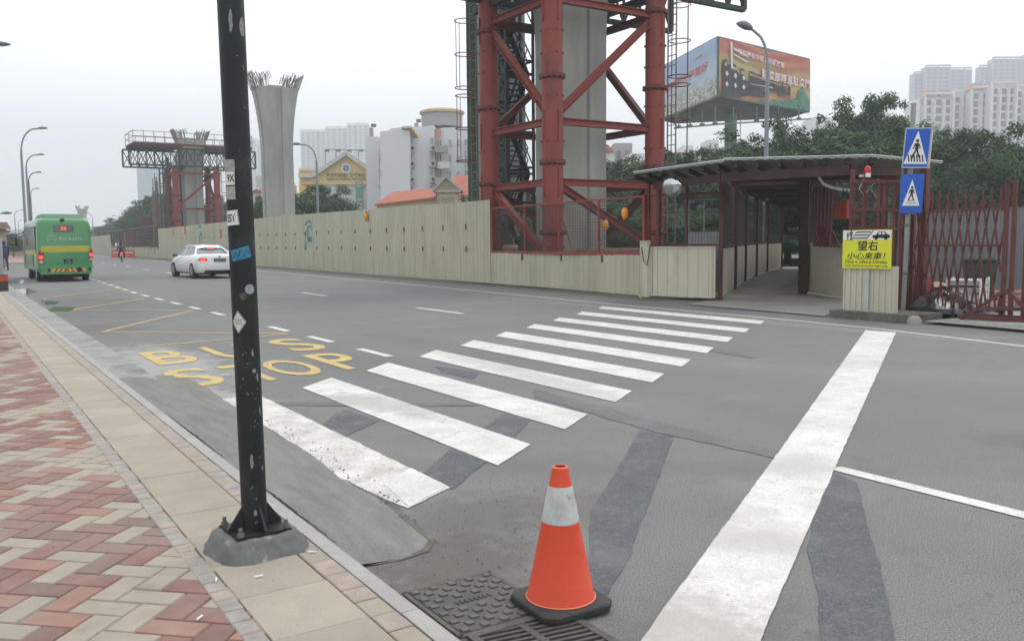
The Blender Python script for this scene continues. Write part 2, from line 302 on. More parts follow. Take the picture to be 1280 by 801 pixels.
def dup(o, loc=None, rz=None, label=None, scale=None, parent=None, group=None):
    c = o.copy(); col.objects.link(c)
    if loc is not None: c.location = loc
    if rz is not None: c.rotation_euler = (0, 0, rz)
    if scale is not None: c.scale = scale
    if label: c['label'] = label
    if group: c['group'] = group
    if parent is not None: c.parent = parent
    for ch in [x for x in list(bpy.data.objects) if x.parent == o]: dup(ch, parent=c)
    return c
def text_geo(txt, size=1.0, bold=0.0, align='CENTER', shear=0, space=1.0):
    cu = bpy.data.curves.new('txt', 'FONT'); cu.body = txt; cu.size = size; cu.align_x = align; cu.align_y = 'CENTER'
    cu.offset = bold; cu.resolution_u = 3; cu.shear = shear; cu.space_character = space
    ob = bpy.data.objects.new('txt', cu); col.objects.link(ob)
    dg = bpy.context.evaluated_depsgraph_get(); me = bpy.data.meshes.new_from_object(ob.evaluated_get(dg))
    vs = [v.co.copy() for v in me.vertices]; fs = [tuple(p.vertices) for p in me.polygons]
    bpy.data.objects.remove(ob); bpy.data.curves.remove(cu); bpy.data.meshes.remove(me)
    return vs, fs
def put_text(mb, txt, size, fn, width=None, height=None, **k):   # fn maps (x, y) -> 3-D point
    vs, fs = text_geo(txt, size, **k)
    if not vs: return
    x0 = min(v.x for v in vs); x1 = max(v.x for v in vs); y0 = min(v.y for v in vs); y1 = max(v.y for v in vs)
    sx = width / (x1 - x0) if width else 1; sy = height / (y1 - y0) if height else (sx if width else 1)
    cx, cy = (x0 + x1) / 2, (y0 + y1) / 2
    mb.add([fn((v.x - cx) * sx, (v.y - cy) * sy) for v in vs], fs)
def stroke(mb, pts, w, fn):                                      # flat ribbon through 2-D points
    pts = [Vector(p) for p in pts]
    L_, R_ = [], []
    for i, p in enumerate(pts):
        d = (pts[min(i + 1, len(pts) - 1)] - pts[max(i - 1, 0)]); d.normalize(); n = Vector((-d.y, d.x)) * w / 2
        L_.append(p + n); R_.append(p - n)
    for i in range(len(pts) - 1): mb.quad(fn(*R_[i]), fn(*R_[i + 1]), fn(*L_[i + 1]), fn(*L_[i]))
def disc2(c, r, n=12, ry=None): return [(c[0] + r * math.cos(2 * math.pi * k / n), c[1] + (ry or r) * math.sin(2 * math.pi * k / n)) for k in range(n)]
def rough_poly(pts, step=.12, amp=.02, seed=0):                  # irregular outline
    outp = []; n = len(pts)
    for i in range(n):
        a, b = Vector(pts[i]), Vector(pts[(i + 1) % n]); k = max(1, int((b - a).length / step))
        for j in range(k):
            p = a.lerp(b, j / k); q = Vector((p.x * 6 + seed, p.y * 6, seed * .7)); nv = mnoise.noise_vector(q) * amp + mnoise.noise_vector(q * 4) * amp * .4
            outp.append(Vector((p.x + nv.x, p.y + nv.y, p.z)))
    return outp

# ================================================================== SETTING
def sheet(name, pts, m, z=None, rough=None, seed=0):
    pts = [Vector((p[0], p[1], z if z is not None else p[2])) for p in pts]
    if rough: pts = rough_poly(pts, *rough, seed=seed)
    b = MB(); b.poly(pts); o = b.build(name, m)
    bm = bmesh.new(); bm.from_mesh(o.data); bmesh.ops.triangulate(bm, faces=bm.faces); bm.to_mesh(o.data); bm.free()
    return struct(o)
HB = [(15.0, 6), (15.19, 17.19), (15.58, 21.56), (15.75, 25.75), (16.2, 34), (16.6, 44.5), (17.1, 57.3), (18.67, 96.7), (21.9, 168), (26, 240)]     # foot of the hoarding
def hbx(y):
    for (x0, y0), (x1, y1) in zip(HB, HB[1:]):
        if y <= y1: return x0 + (x1 - x0) * (y - y0) / (y1 - y0)
    return HB[-1][0]
sheet('ground', [(-2500, -200, 0), (3000, -200, 0), (3000, 4000, 0), (-2500, 4000, 0)], earth, z=-.03)
KX = 1.43
road_r = [(x + .25, y) for x, y in HB]
sheet('road', [(KX - .02, -20, 0), (14.9, -20, 0), (14.9, 5, 0)] + [(x, y, 0) for x, y in road_r] + [(7, 240, 0), (KX - .02, 58, 0), (-60, 58, 0), (-60, 41, 0), (KX - .02, 41, 0)], asph, z=0)
sheet('side_road', [(-60, 58.01, 0), (KX - .02, 58.01, 0), (6.2, 74, 0), (6.2, 83, 0), (-60, 83, 0)], asph, z=-.001)
sheet('plaza', [(-60, 83, 0), (6.2, 83, 0), (10, 240, 0), (-60, 240, 0)], redpave, z=.1)
b = MB(); b.box((-27, 82.9, .05), (66.4, .2, .12)); struct(b.build('plaza_kerb', granite))

# --- pavement: herringbone bricks, sett rows, slabs, kerb stones
PZ = .12
def herringbone():
    b = MB(); W = .12; ang = R(-43); ca, sa = math.cos(ang), math.sin(ang); g = .003
    rnd = random.Random(3)
    def tr(x, y, z): return Vector((.3 + x * ca - y * sa, 3.6 + x * sa + y * ca, z))
    N = 300
    for i in range(-N, N):
        for j in range(-N, N):
            c = (i - j) % 4
            if c == 0: x0, y0, x1, y1 = i, j, i + 2, j + 1
            elif c == 2: x0, y0, x1, y1 = i, j - 1, i + 1, j + 1
            else: continue
            cc = tr((x0 + x1) / 2 * W, (y0 + y1) / 2 * W, 0)
            if not (-4.2 < cc.x < .9 and .4 < cc.y < 40.8): continue
            k = (i - j) // 4; sgm = (i + j + k) // 3
            h = random.Random(k * 7919 + sgm * 104729).random()
            if h < .61: b.cm = rnd.choice((0, 0, 1, 2, 0))
            else: b.cm = rnd.choice((3, 3, 4))
            if rnd.random() < .1: b.cm = rnd.randrange(5)
            dz = rnd.uniform(-.0012, .0012); z1 = PZ + dz; e = .0045
            X0, Y0, X1, Y1 = x0 * W + g, y0 * W + g, x1 * W - g, y1 * W - g
            if cc.y > 16:
                b.quad(tr(X0, Y0, z1), tr(X1, Y0, z1), tr(X1, Y1, z1), tr(X0, Y1, z1)); continue
            lo = [tr(X0, Y0, PZ - .008), tr(X1, Y0, PZ - .008), tr(X1, Y1, PZ - .008), tr(X0, Y1, PZ - .008)]
            hi = [tr(X0 + e, Y0 + e, z1), tr(X1 - e, Y0 + e, z1), tr(X1 - e, Y1 - e, z1), tr(X0 + e, Y1 - e, z1)]
            b.add(lo + hi, [(4, 5, 6, 7), (0, 1, 5, 4), (1, 2, 6, 5), (2, 3, 7, 6), (3, 0, 4, 7)])
    return b
struct(herringbone().build('pavement', brickm))
b = MB(); b.box((-1.6, 20.5, PZ - .04), (6.0, 40.9, .064)); struct(b.build('pavement_bed', grout))
def stone_row(name, x0, x1, ln, mats, ztop, y0, y1, seed, e=.006, gap=.004, jit=.15):
    b = MB(); rnd = random.Random(seed); y = y0
    while y < y1:
        l = ln * rnd.uniform(1 - jit, 1 + jit); b.cm = rnd.randrange(len(mats)); dz = rnd.uniform(-.0015, .002)
        xa, xb, ya, yb = x0 + gap, x1 - gap + rnd.uniform(-.002, .002), y + gap, y + l - gap
        lo = [(xa, ya, ztop - .02), (xb, ya, ztop - .02), (xb, yb, ztop - .02), (xa, yb, ztop - .02)]
        hi = [(xa + e, ya + e, ztop + dz), (xb - e, ya + e, ztop + dz), (xb - e, yb - e, ztop + dz), (xa + e, yb - e, ztop + dz)]
        mid = [(xa, ya, ztop + dz - e), (xb, ya, ztop + dz - e), (xb, yb, ztop + dz - e), (xa, yb, ztop + dz - e)]
        b.add(lo + mid + hi, [(8, 9, 10, 11)] + [(a, (a + 1) % 4, 4 + (a + 1) % 4, 4 + a) for a in range(4)] + [(4 + a, 4 + (a + 1) % 4, 8 + (a + 1) % 4, 8 + a) for a in range(4)])
        y += l
    return struct(b.build(name, mats))
stone_row('sett_border', .79, .875, .105, [settm, settp, settm], PZ + .004, .4, 41, 1, e=.004)
stone_row('slab_band', .875, 1.235, .42, [slabm, slabm2, slabm], PZ + .004, .4, 41, 2, e=.003, gap=.002, jit=.03)
stone_row('sett_border', 1.235, 1.345, .16, [settp, settm, settp, slabm], PZ + .004, .4, 41, 5, e=.004)
b = MB(); b.box((.8 + .27, 20.5, PZ - .045), (.54, 40.9, .08)); struct(b.build('pavement_bed', grout))
# kerb stones with a real 12 cm face to the road
b = MB(); y = -3; rnd = random.Random(9)
while y < 41:
    l = rnd.uniform(.9, 1.1); b.prism([(1.347, y + .002, -.05), (KX, y + .002, -.05), (KX, y + .002, PZ - .01), (KX - .012, y + .002, PZ + .004), (1.347, y + .002, PZ + .004)], (0, l - .004, 0)); y += l
struct(b.build('kerb', granite))

# --- gutter strip, ramp of fresh cement, dust, mud, puddles
stone_row('gutter', KX, 1.9, .2, [gutter_m], .014, 9.2, 40, 4, e=.003, gap=.002)
def ramp_mesh():
    edge = [(459.6, 706), (495, 700), (529, 689), (538, 674), (520, 659), (480, 625), (432, 599), (390, 566), (345, 538), (318, 520), (280, 498), (250, 478), (222, 468)]
    E = [G(x, y, .004) for x, y in edge]; E = rough_poly([Vector((KX, E[0].y - .02, .004))] + E + [Vector((KX, E[-1].y, .004))], .09, .012, 2)
    b = MB(); ys = sorted(set(round(E[0].y + (E[-1].y - E[0].y) * t / 60, 4) for t in range(61)))
    # right boundary x for a given y
    def xr(y):
        best = KX + .02
        for a, c in zip(E, E[1:]):
            if (a.y - y) * (c.y - y) <= 0 and abs(a.y - c.y) > 1e-6 and max(a.x, c.x) > KX + .001: best = max(best, a.x + (c.x - a.x) * (y - a.y) / (c.y - a.y))
        return best
    y0, y1 = min(p.y for p in E) + .01, max(p.y for p in E) - .02; n = 90; rows = []
    for i in range(n + 1):
        y = y0 + (y1 - y0) * i / n; x1 = xr(y); row = []
        endf = min(1, (y - y0) / .35, (y1 - y) / 1.5)
        for k in range(9):
            t = k / 8; x = KX + (x1 - KX) * t; h = (.012 + .085 * (1 - t) ** 1.3) * (.25 + .75 * max(0, endf)) + (mnoise.noise(Vector((x * 5, y * 3, 0))) * .006 if k < 8 else 0)
            row.append(Vector((x, y, h if k < 8 else .002)))
        rows.append(row)
    vs = [p for r_ in rows for p in r_]; b.add(vs, [(i * 9 + k, i * 9 + k + 1, (i + 1) * 9 + k + 1, (i + 1) * 9 + k) for i in range(n) for k in range(8)])
    cr = MB()
    for (ya, yb, sd) in ((3.75, 5.2, 1), (5.7, 7.4, 5)):
        m_ = 40; prev = None
        for i in range(m_ + 1):
            y = ya + (yb - ya) * i / m_; w_ = .014 * (1 - abs(2 * i / m_ - 1)) + .003; x = KX + .012 + .012 * mnoise.noise(Vector((y * 9, sd, 0))) ; cur = [(x - w_ / 2, y, PZ - .008), (x + w_ / 2 + .006 * mnoise.noise(Vector((y * 25, sd, 3))), y, PZ - .008)]
            if prev: cr.quad(prev[0], prev[1], cur[1], cur[0])
            prev = cur
    struct(cr.build('kerb_crack', black))
    edge_b = MB(); k_ = [p for p in E if p.x > KX + .05 and p.y < 5.2]
    for p, q in zip(k_, k_[1:]):
        if (q - p).length < .3: edge_b.quad((p.x - .012, p.y, .0062), (p.x + .022 + .012 * mnoise.noise(p * 20), p.y - .012, .0045), (q.x + .022 + .012 * mnoise.noise(q * 20), q.y - .012, .0045), (q.x - .012, q.y, .0062))
    struct(edge_b.build('ramp_edge_crumbs', mud))
    o = b.build('cement_ramp', cement, smooth=60); return struct(o)
ramp_mesh()
for i, q in enumerate([[(14, 362), (36, 361), (46, 365), (33, 369), (24, 367)], [(52, 376), (74, 377), (72, 380), (58, 381)], [(60, 389), (66, 384), (96, 384), (86, 389)], [(10, 352), (30, 350), (28, 354), (12, 355)]]):
    sheet('puddle', [G(x, y) for x, y in q], puddle_m, z=.006, rough=(.25, .08), seed=i)
def strip(name, L_, R_, m, z): 
    b = MB()
    for i in range(len(L_) - 1): b.quad((*L_[i], z), (*R_[i], z), (*R_[i + 1], z), (*L_[i + 1], z))
    return struct(b.build(name, m))
yy = [16 + i * .5 for i in range(0, 160)]
strip('mud_verge', [(hbx(y) - .55 + mnoise.noise(Vector((y * 1.7, 0, 0))) * .18, y) for y in yy], [(hbx(y) + .5, y) for y in yy], mud, .006)
yy = [-4 + i * .4 for i in range(0, 33)]
strip('concrete_apron', [(13.75 + .12 * max(0, y - 2) * .5 + mnoise.noise(Vector((y * .8, 3, 0))) * .1, y) for y in yy], [(17.6, y) for y in yy], conc_floor, .05)
b = MB(); ep = [(13.3, -4), (13.95, 4), (14.2, 6.6), (14.35, 8.4)]
for (xa, ya), (xb, yb) in zip(ep, ep[1:]): b.prism([(xa, ya, -.02), (xa + .35, ya, -.02), (xa + .35, ya, .1), (xa + .06, ya, .09)], (xb - xa, yb - ya, 0))
struct(b.build('rough_concrete_kerb', mat('pale_rough_concrete', (.3, .295, .28), .95, var=.2, scale=4, bump=.7, bscale=25, dirt=[((.17, .165, .15), .5, .68, 3, .7)])))
U = Vector((.805, .593, 0)); V = Vector((.593, -.805, 0))
sheet('walkway_floor', [(14.2, 14.6, 0), (14.0, 10.7, 0), (17.8, 12.6, 0), (19.3, 15.2, 0), (36, 27.6, 0), (34.5, 29.6, 0), (15.6, 15.3, 0)], conc_floor, z=.02)
sheet('back_lane', [(28, 20, 0), (60, 20, 0), (60, 45, 0), (36.5, 45, 0), (34.8, 29.8, 0), (36.2, 27.8, 0)], conc_floor, z=.01)
sheet('pale_threshold', [(34.9, 29.4, 0), (36.1, 27.8, 0), (36.6, 28.2, 0), (35.4, 29.8, 0)], whitem, z=.03)

# --- painted markings
def xdrift(y): return 0 if y < 28 else (y - 28) * .036
def mark(name, polys, m, z=.005, rough=None, seed=0):
    b = MB()
    for i, p in enumerate(polys):
        p = [Vector((q[0], q[1], z)) for q in p]
        if rough: p = rough_poly(p, rough[0], rough[1], seed + i)
        b.poly(p)
    o = b.build(name, m); bm = bmesh.new(); bm.from_mesh(o.data); bmesh.ops.triangulate(bm, faces=bm.faces); bm.to_mesh(o.data); bm.free()
    return struct(o)
xs = [3.02, 4.05, 5.13, 6.16, 7.22, 8.34, 9.48, 10.68, 11.95]
yl = lambda x: 8.71 + .708 * (x - 3.02); yr = lambda x: 4.88 + .625 * (x - 3.03)
mark('zebra_crossing', [[(x, yr(x)), (x + .52, yr(x + .52) + .05), (x + .5, yl(x + .5) + .12), (x, yl(x))] for x in xs], white_p, .006, (.05, .0025), 3)
mark('zebra_crossing_worn_stripe', [[(2.1, 4.36), (2.3, 4.48), (2.5, 4.6), (2.51, 5.6), (2.52, 8.0), (2.52, 8.5), (2.25, 8.55), (1.98, 8.55), (1.93, 7.4), (1.96, 6.0), (2.05, 4.8)]], white_worn, .0055, (.05, .012), 8)
mark('zebra_crossing_new_end', [[(2.12, 4.38), (2.5, 4.62), (2.51, 5.15), (2.2, 4.92)], [(3.02, 5.75), (3.53, 6.05), (3.53, 6.6), (3.02, 6.3)]], white_p, .0075, (.05, .008), 8)
mark('stop_line', [[(1.84, 1.5), (2.10, 2.39), (4.62, 3.92), (12.45, 8.72), (12.52, 8.22), (4.9, 3.62), (2.47, 2.14), (2.2, 1.3)]], white_p, .0065, (.03, .005), 5)
mark('lane_line', [[(4.74, 3.6), (4.86, 3.55), (4.86, -20), (4.74, -20)]], white_p, .0055)
mark('lane_dashes', [[(x + xdrift(y), y), (x + .13 + xdrift(y), y), (x + .13 + xdrift(y), y + 1.03), (x + xdrift(y), y + 1.03)] for x, y in [(4.76, 10.45 + 2.05 * k) for k in range(20)]], white_p)
mark('lane_dashes', [[(8.9 + xdrift(y), y), (9.03 + xdrift(y), y), (9.03 + xdrift(y + 2), y + 2.1), (8.9 + xdrift(y + 2), y + 2.1)] for y in [15.8 + 7.8 * k for k in range(18)]], white_p)
el = [(11.6, 3), (12.1, 5.6), (12.45, 7.1), (12.76, 8.8), (12.92, 11), (13.0, 16), (13.35, 22), (13.65, 28), (13.9, 35), (14.4, 48), (15.5, 75), (17, 110), (19, 160)]
b = MB()
for (xa, ya), (xb, yb) in zip(el, el[1:]): b.quad((xa, ya, .005), (xa + .1, ya, .005), (xb + .1, yb, .005), (xb, yb, .005))
struct(b.build('edge_line', white_p))
def seg(a, c, w):
    a = Vector(a[:2]); c = Vector(c[:2]); n = (c - a).normalized(); n = Vector((-n.y, n.x)) * w / 2; return [a - n, c - n, c + n, a + n]
Zp = [(173, 434), (365, 417), (127, 415), (242, 388), (85, 388), (182, 373), (50, 376), (145, 362), (30, 366)]
g_ = [G(x, y) for x, y in Zp]
segs = [(g_[0], g_[1]), (g_[1], g_[2]), (g_[2], g_[3]), (g_[3], g_[4]), (g_[4], g_[5]), (g_[5], G(52, 373.5)), (G(52, 373.5), G(150, 361))]
mark('bus_bay_zigzag', [seg(a, c, .09) for a, c in segs], yellow_thin, .005)
# BUS STOP lettering, upright for a driver going up the road
b = MB()
def lettermap(ox, oy, slope): return lambda x, y: Vector((ox + x, oy + y - x * slope, .0055))
for ch, (cx_, cy_, w_, h_) in {'B': (2.42, 12.2, .56, 1.5), 'U': (3.28, 12.3, .6, 1.55), 'S1': (4.28, 12.55, .56, 1.65), 'S2': (2.27, 10.2, .5, 1.45), 'T': (2.93, 10.15, .5, 1.5), 'O': (3.42, 10.25, .55, 1.5), 'P': (4.15, 10.5, .5, 1.6)}.items():
    put_text(b, ch[0], 1, lettermap(cx_, cy_, -.15), width=w_, height=h_, bold=.012)
lett = b.build('bus_stop_lettering', yellow_p); struct(lett)
# blacked-out old markings and tar patches
def pxpoly(l): return [G(x, y) for x, y in l]
mark('blacked_out_marking', [pxpoly([(800, 538), (842, 546), (815, 620), (800, 655), (785, 700), (764, 735), (752, 762), (738, 750), (736, 700), (738, 640), (770, 590)])], asph_dark, .004, (.03, .009), 1)
mark('blacked_out_marking', [pxpoly([(1045, 592), (1072, 604), (1085, 660), (1100, 705), (1125, 830), (1026, 830), (1022, 745), (1010, 690), (1018, 640)])], asph_dark, .004, (.03, .009), 2)
mark('blacked_out_marking', [pxpoly([(430, 512), (475, 526), (425, 548), (392, 538)]), pxpoly([(565, 560), (612, 574), (565, 612), (528, 592)]), pxpoly([(632, 516), (665, 524), (640, 548), (602, 537)]), pxpoly([(545, 458), (600, 466), (590, 474), (552, 465)])], asph_dark, .004, (.03, .012), 3)
asph_seam = mat('tar_seam', (.118, .12, .124), .8, var=.12, scale=3, bump=.35, bscale=120, fine=.42, dirt=[(A_, .52, .66, 4, .8)])
mark('tar_seam', [pxpoly([(340, 503), (420, 503), (500, 504), (600, 505), (600, 508), (420, 508), (340, 507)]), pxpoly([(668, 486), (820, 527), (976, 564), (968, 573), (820, 540), (668, 497)]), pxpoly([(850, 428), (945, 444), (940, 448), (850, 433)])], asph_seam, .004, (.1, .03), 4)
# loose grit and litter on the road and the pavement
b = MB(); rnd = random.Random(12)
def pebble(x, y, z, s):
    vs = [(x + s * math.cos(a + rnd.random()), y + s * math.sin(a + rnd.random()) * .8, z) for a in (0, 1.57, 3.14, 4.71)]
    b.add(vs + [(x, y, z + s * .7)], [(0, 1, 4), (1, 2, 4), (2, 3, 4), (3, 0, 4)])
for _ in range(260):
    p = G(rnd.uniform(440, 720), rnd.uniform(600, 760)); 
    if p.x > 1.5: pebble(p.x, p.y, .003, rnd.uniform(.002, .008))
for _ in range(120):
    t = rnd.random(); p = G(330 + 190 * t + rnd.gauss(0, 8), 520 + 140 * t + rnd.gauss(0, 6)); pebble(p.x, p.y, .008, rnd.uniform(.003, .011))
for _ in range(60): p = G(rnd.uniform(200, 420), rnd.uniform(440, 500)); pebble(p.x, p.y, .008, rnd.uniform(.004, .012))
for _ in range(140): y_ = rnd.uniform(2.2, 12); pebble(rnd.uniform(-.5, 1.3), y_, PZ + .005, rnd.uniform(.0015, .005))
tag(b.build('grit', mud), kind='stuff')
for i, (x, y) in enumerate([(318, 722), (270, 727), (395, 690), (253, 770), (243, 813)]):
    p = G(x, y, PZ + .006); b = MB(); a = i * 1.3; b.tube([p + Vector((0, 0, .004)), p + Vector((math.cos(a) * .035, math.sin(a) * .035, .004))], .0038, 6)
    o = b.build('cigarette_butt', whitem, origin=p)
    tag(o, ['white cigarette butt beside the mortar mound of the black pole', 'cigarette butt on the slab left below the mortar mound', 'cigarette butt on the sett row right of the mortar mound', 'cigarette butt on the herringbone bricks near the bottom of the view', 'cigarette butt lowest on the brick paving'][i], 'cigarette butt', 'cigarette butts on the pavement')

# ================================================================== HOARDING
def path_pts(path, pitch):
    out_ = []; acc = 0
    for (x0, y0), (x1, y1) in zip(path, path[1:]):
        a, c = Vector((x0, y0, 0)), Vector((x1, y1, 0)); L = (c - a).length; d = (c - a) / L; n = Vector((-d.y, d.x, 0)); 
        if n.x > 0: n = -n                          # n points to the road
        k = max(1, round(L / pitch))
        for i in range(k): out_.append((a + d * (L * i / k), a + d * (L * (i + 1) / k), n, acc + L * i / k, acc + L * (i + 1) / k))
        acc += L
    return out_
def corrugated(name, path, z0, z1, m, parent, pitch=.27, dep=.024):
    b = MB(); f = z1 if callable(z1) else (lambda s: z1)
    for a, c, n, s0, s1 in path_pts(path, pitch):
        p = [a, a.lerp(c, .6), a.lerp(c, .68) + n * dep, a.lerp(c, .92) + n * dep, c]
        for q, r_ in zip(p, p[1:]):
            b.quad((q.x, q.y, z0), (r_.x, r_.y, z0), (r_.x, r_.y, f(s1)), (q.x, q.y, f(s0)))
    return b.build(name, m, parent)
def sub(y0, y1, off=0):                       # hoarding foot line between two y
    pts = [(hbx(y0) + off, y0)] + [(x + off, y) for x, y in HB if y0 < y < y1] + [(hbx(y1) + off, y1)]
    return pts
h = thing('construction_hoarding', 'tall olive green corrugated metal hoarding along the road with two rows of slots', 'hoarding', (hbx(40), 40, 0))
LT = sum((Vector(a) - Vector(c)).length for a, c in zip(sub(25.75, 97), sub(25.75, 97)[1:]))
corrugated('sheet_metal', sub(25.75, 97), .05, lambda s: 2.91 + .2 * min(1, s / 25), hoard, h)
b = MB()
for (xa, ya), (xb, yb) in zip(sub(25.75, 97, .12), sub(25.75, 97, .12)[1:]):
    for z in (.5, 1.6, 2.6): b.bar((xa, ya, z), (xb, yb, z), .05)
b.build('rail', redpost, h)
def slot_mesh():
    b = MB(); b.box((0, 0, 0), (.012, .085, .19)); return b
proto_s = None
def slots(parent, ys, zs):
    global proto_s
    for y in ys:
        for z in zs:
            x = hbx(y) - .032; loc = Vector((x, y, z)) - parent.location
            if proto_s is None: proto_s = slot_mesh().build('slot', redpost, parent, local=True); proto_s.location = loc
            else:
                c = proto_s.copy(); col.objects.link(c); c.parent = parent; c.location = loc
slots(h, [27.55 + 1.92 * k for k in range(33)], (1.22, 2.02))
b = MB()
fn = lambda x, y: Vector((hbx(46.2) - .045, 46.2 - x, 1.95 + y))
stroke(b, [(-.5, .5), (-.1, .75), (.4, .7), (.7, .35)], .09, fn); stroke(b, [(-.3, .1), (0, .45), (.35, .45), (.6, .2), (.65, -.1)], .1, fn)
stroke(b, [(-.6, .2), (-.5, -.3), (-.7, -.8)], .07, fn); stroke(b, [(-.1, .2), (-.15, -.3), (-.4, -.6)], .06, fn)
put_text(b, 'MKOL', .4, fn if 0 else (lambda x, y: fn(x + .35, y - .25)), width=.75, height=.3, bold=.02)
b.build('graffiti', teal, h)
b = MB(); fn2 = lambda x, y: Vector((hbx(75) - .045, 75 - x, 2.1 + y))
stroke(b, [(-.7, .8), (.2, .9), (.5, .3), (-.4, .1), (-.6, -.6)], .14, fn2); stroke(b, [(-.3, .5), (.2, .1), (.5, -.6)], .12, fn2); b.build('graffiti', teal, h)
b = MB()
for y_, z_ in ((67.5, 2.25), (88, 2.6), (82, 2.7)): b.box((hbx(y_) - .03, y_, z_), (.03, .5, .7))
b.build('red_marker_board', mat('poster_red', (.45, .09, .04)), h)
# low part with the red framed mesh screen above
h2 = thing('construction_hoarding', 'low corrugated hoarding below a red framed wire mesh screen at the red scaffold legs', 'hoarding', (hbx(21), 21, 0))
corrugated('sheet_metal', sub(17.19, 25.7), .05, 1.1, hoard, h2)
slots(h2, [19.1, 21.3, 23.6], (.98,))
b = MB(); P0, P1 = Vector((hbx(17.25) + .06, 17.25, 0)), Vector((hbx(25.7) + .06, 25.7, 0))
b.bar(P0 + Vector((0, 0, 1.13)), P1 + Vector((0, 0, 1.13)), .06, .09); b.bar(P0 + Vector((0, 0, 2.62)), P1 + Vector((0, 0, 2.62)), .045, .05)
for t in (0, .245, .49, .735, 1): p = P0.lerp(P1, t); b.bar((p.x, p.y, 1.1), (p.x, p.y, 2.64), .055 if 0 < t < 1 else .09)
p = P0.lerp(P1, .4); b.bar((p.x, p.y, 1.15), (p.x + .1, p.y + .65, 2.1), .04)
b.build('frame', redsteel, h2)
b = MB(); b.grid(P0, P1, 1.15, 2.62, .085, .007); tag(b.build('wire_mesh', wire, h2))
# lower road part further away
h3 = thing('construction_hoarding', 'far olive hoarding beyond the mesh windows where the road bends away', 'hoarding', (hbx(150), 150, 0))
corrugated('sheet_metal', sub(97.3, 230), .05, lambda s: 1.2 if s < 46 else 3.0, hoard, h3, pitch=.4, dep=.05)
b = MB(); 
for y0, y1 in ((97.5, 122), (124, 142)):
    a_, c_ = Vector((hbx(y0), y0, 0)), Vector((hbx(y1), y1, 0)); n = 5
    for i in range(n + 1): p = a_.lerp(c_, i / n); b.bar((p.x, p.y, 1), (p.x, p.y, 3.5), .14)
    for z in (1.25, 3.45): b.bar((a_.x, a_.y, z), (c_.x, c_.y, z), .14)
b.build('window_frame', redpost, h3)
b = MB(); a_, c_ = Vector((hbx(97.5), 97.5, 0)), Vector((hbx(122), 122, 0)); b.grid(a_, c_, 1.25, 3.45, .35, .05); b.build('wire_mesh', wire, h3)
b = MB(); b.quad((hbx(98) + 1.6, 98, 1.3), (hbx(122) + 1.6, 122, 1.3), (hbx(122) + 1.6, 122, 3.4), (hbx(98) + 1.6, 98, 3.4)); b.prism([(hbx(98) + 1.7, 98, 1.3), (hbx(142) + 1.7, 142, 1.3), (hbx(142) + 1.7, 142, 3.3), (hbx(98) + 1.7, 98, 3.3)], (.1, 0, 0))
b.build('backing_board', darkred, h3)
# orange lanterns hanging on the hoarding
def lantern(p, label):
    t = thing('warning_lantern', label, 'lantern', p, group='orange warning lanterns')
    b = MB(); b.lathe((0, 0, 0), [(.02, -.17), (.05, -.15), (.085, -.08), (.095, 0), (.085, .08), (.05, .14), (.03, .16)], 14); b.build('lamp_body', amberoff, t, local=True, smooth=60)
    b = MB(); b.lathe((0, 0, 0), [(.045, .15), (.045, .2), (.02, .22)], 10); b.tube([(0, 0, .2), (.03, 0, .28), (.06, 0, .26)], .008, 5); b.lathe((0, 0, 0), [(.03, -.2), (.04, -.165)], 10); b.build('cap', redpost, t, local=True)
p = P3(463.5, 271, 40.3); lantern((hbx(p.y) - .12, p.y, p.z), 'orange lantern hung near the top of the tall corrugated hoarding')
q = G(787, 370); q = Vector((hbx(18) - .08, 18.0, 0)); lantern((hbx(17.9) - .12, 17.9, P3(787, 267, 23.3).z), 'orange lantern on the wire mesh screen beside the right red scaffold leg')
lantern(tuple(P3(757, 281, 27)), 'dim orange lantern behind the wire mesh close to the concrete pier')

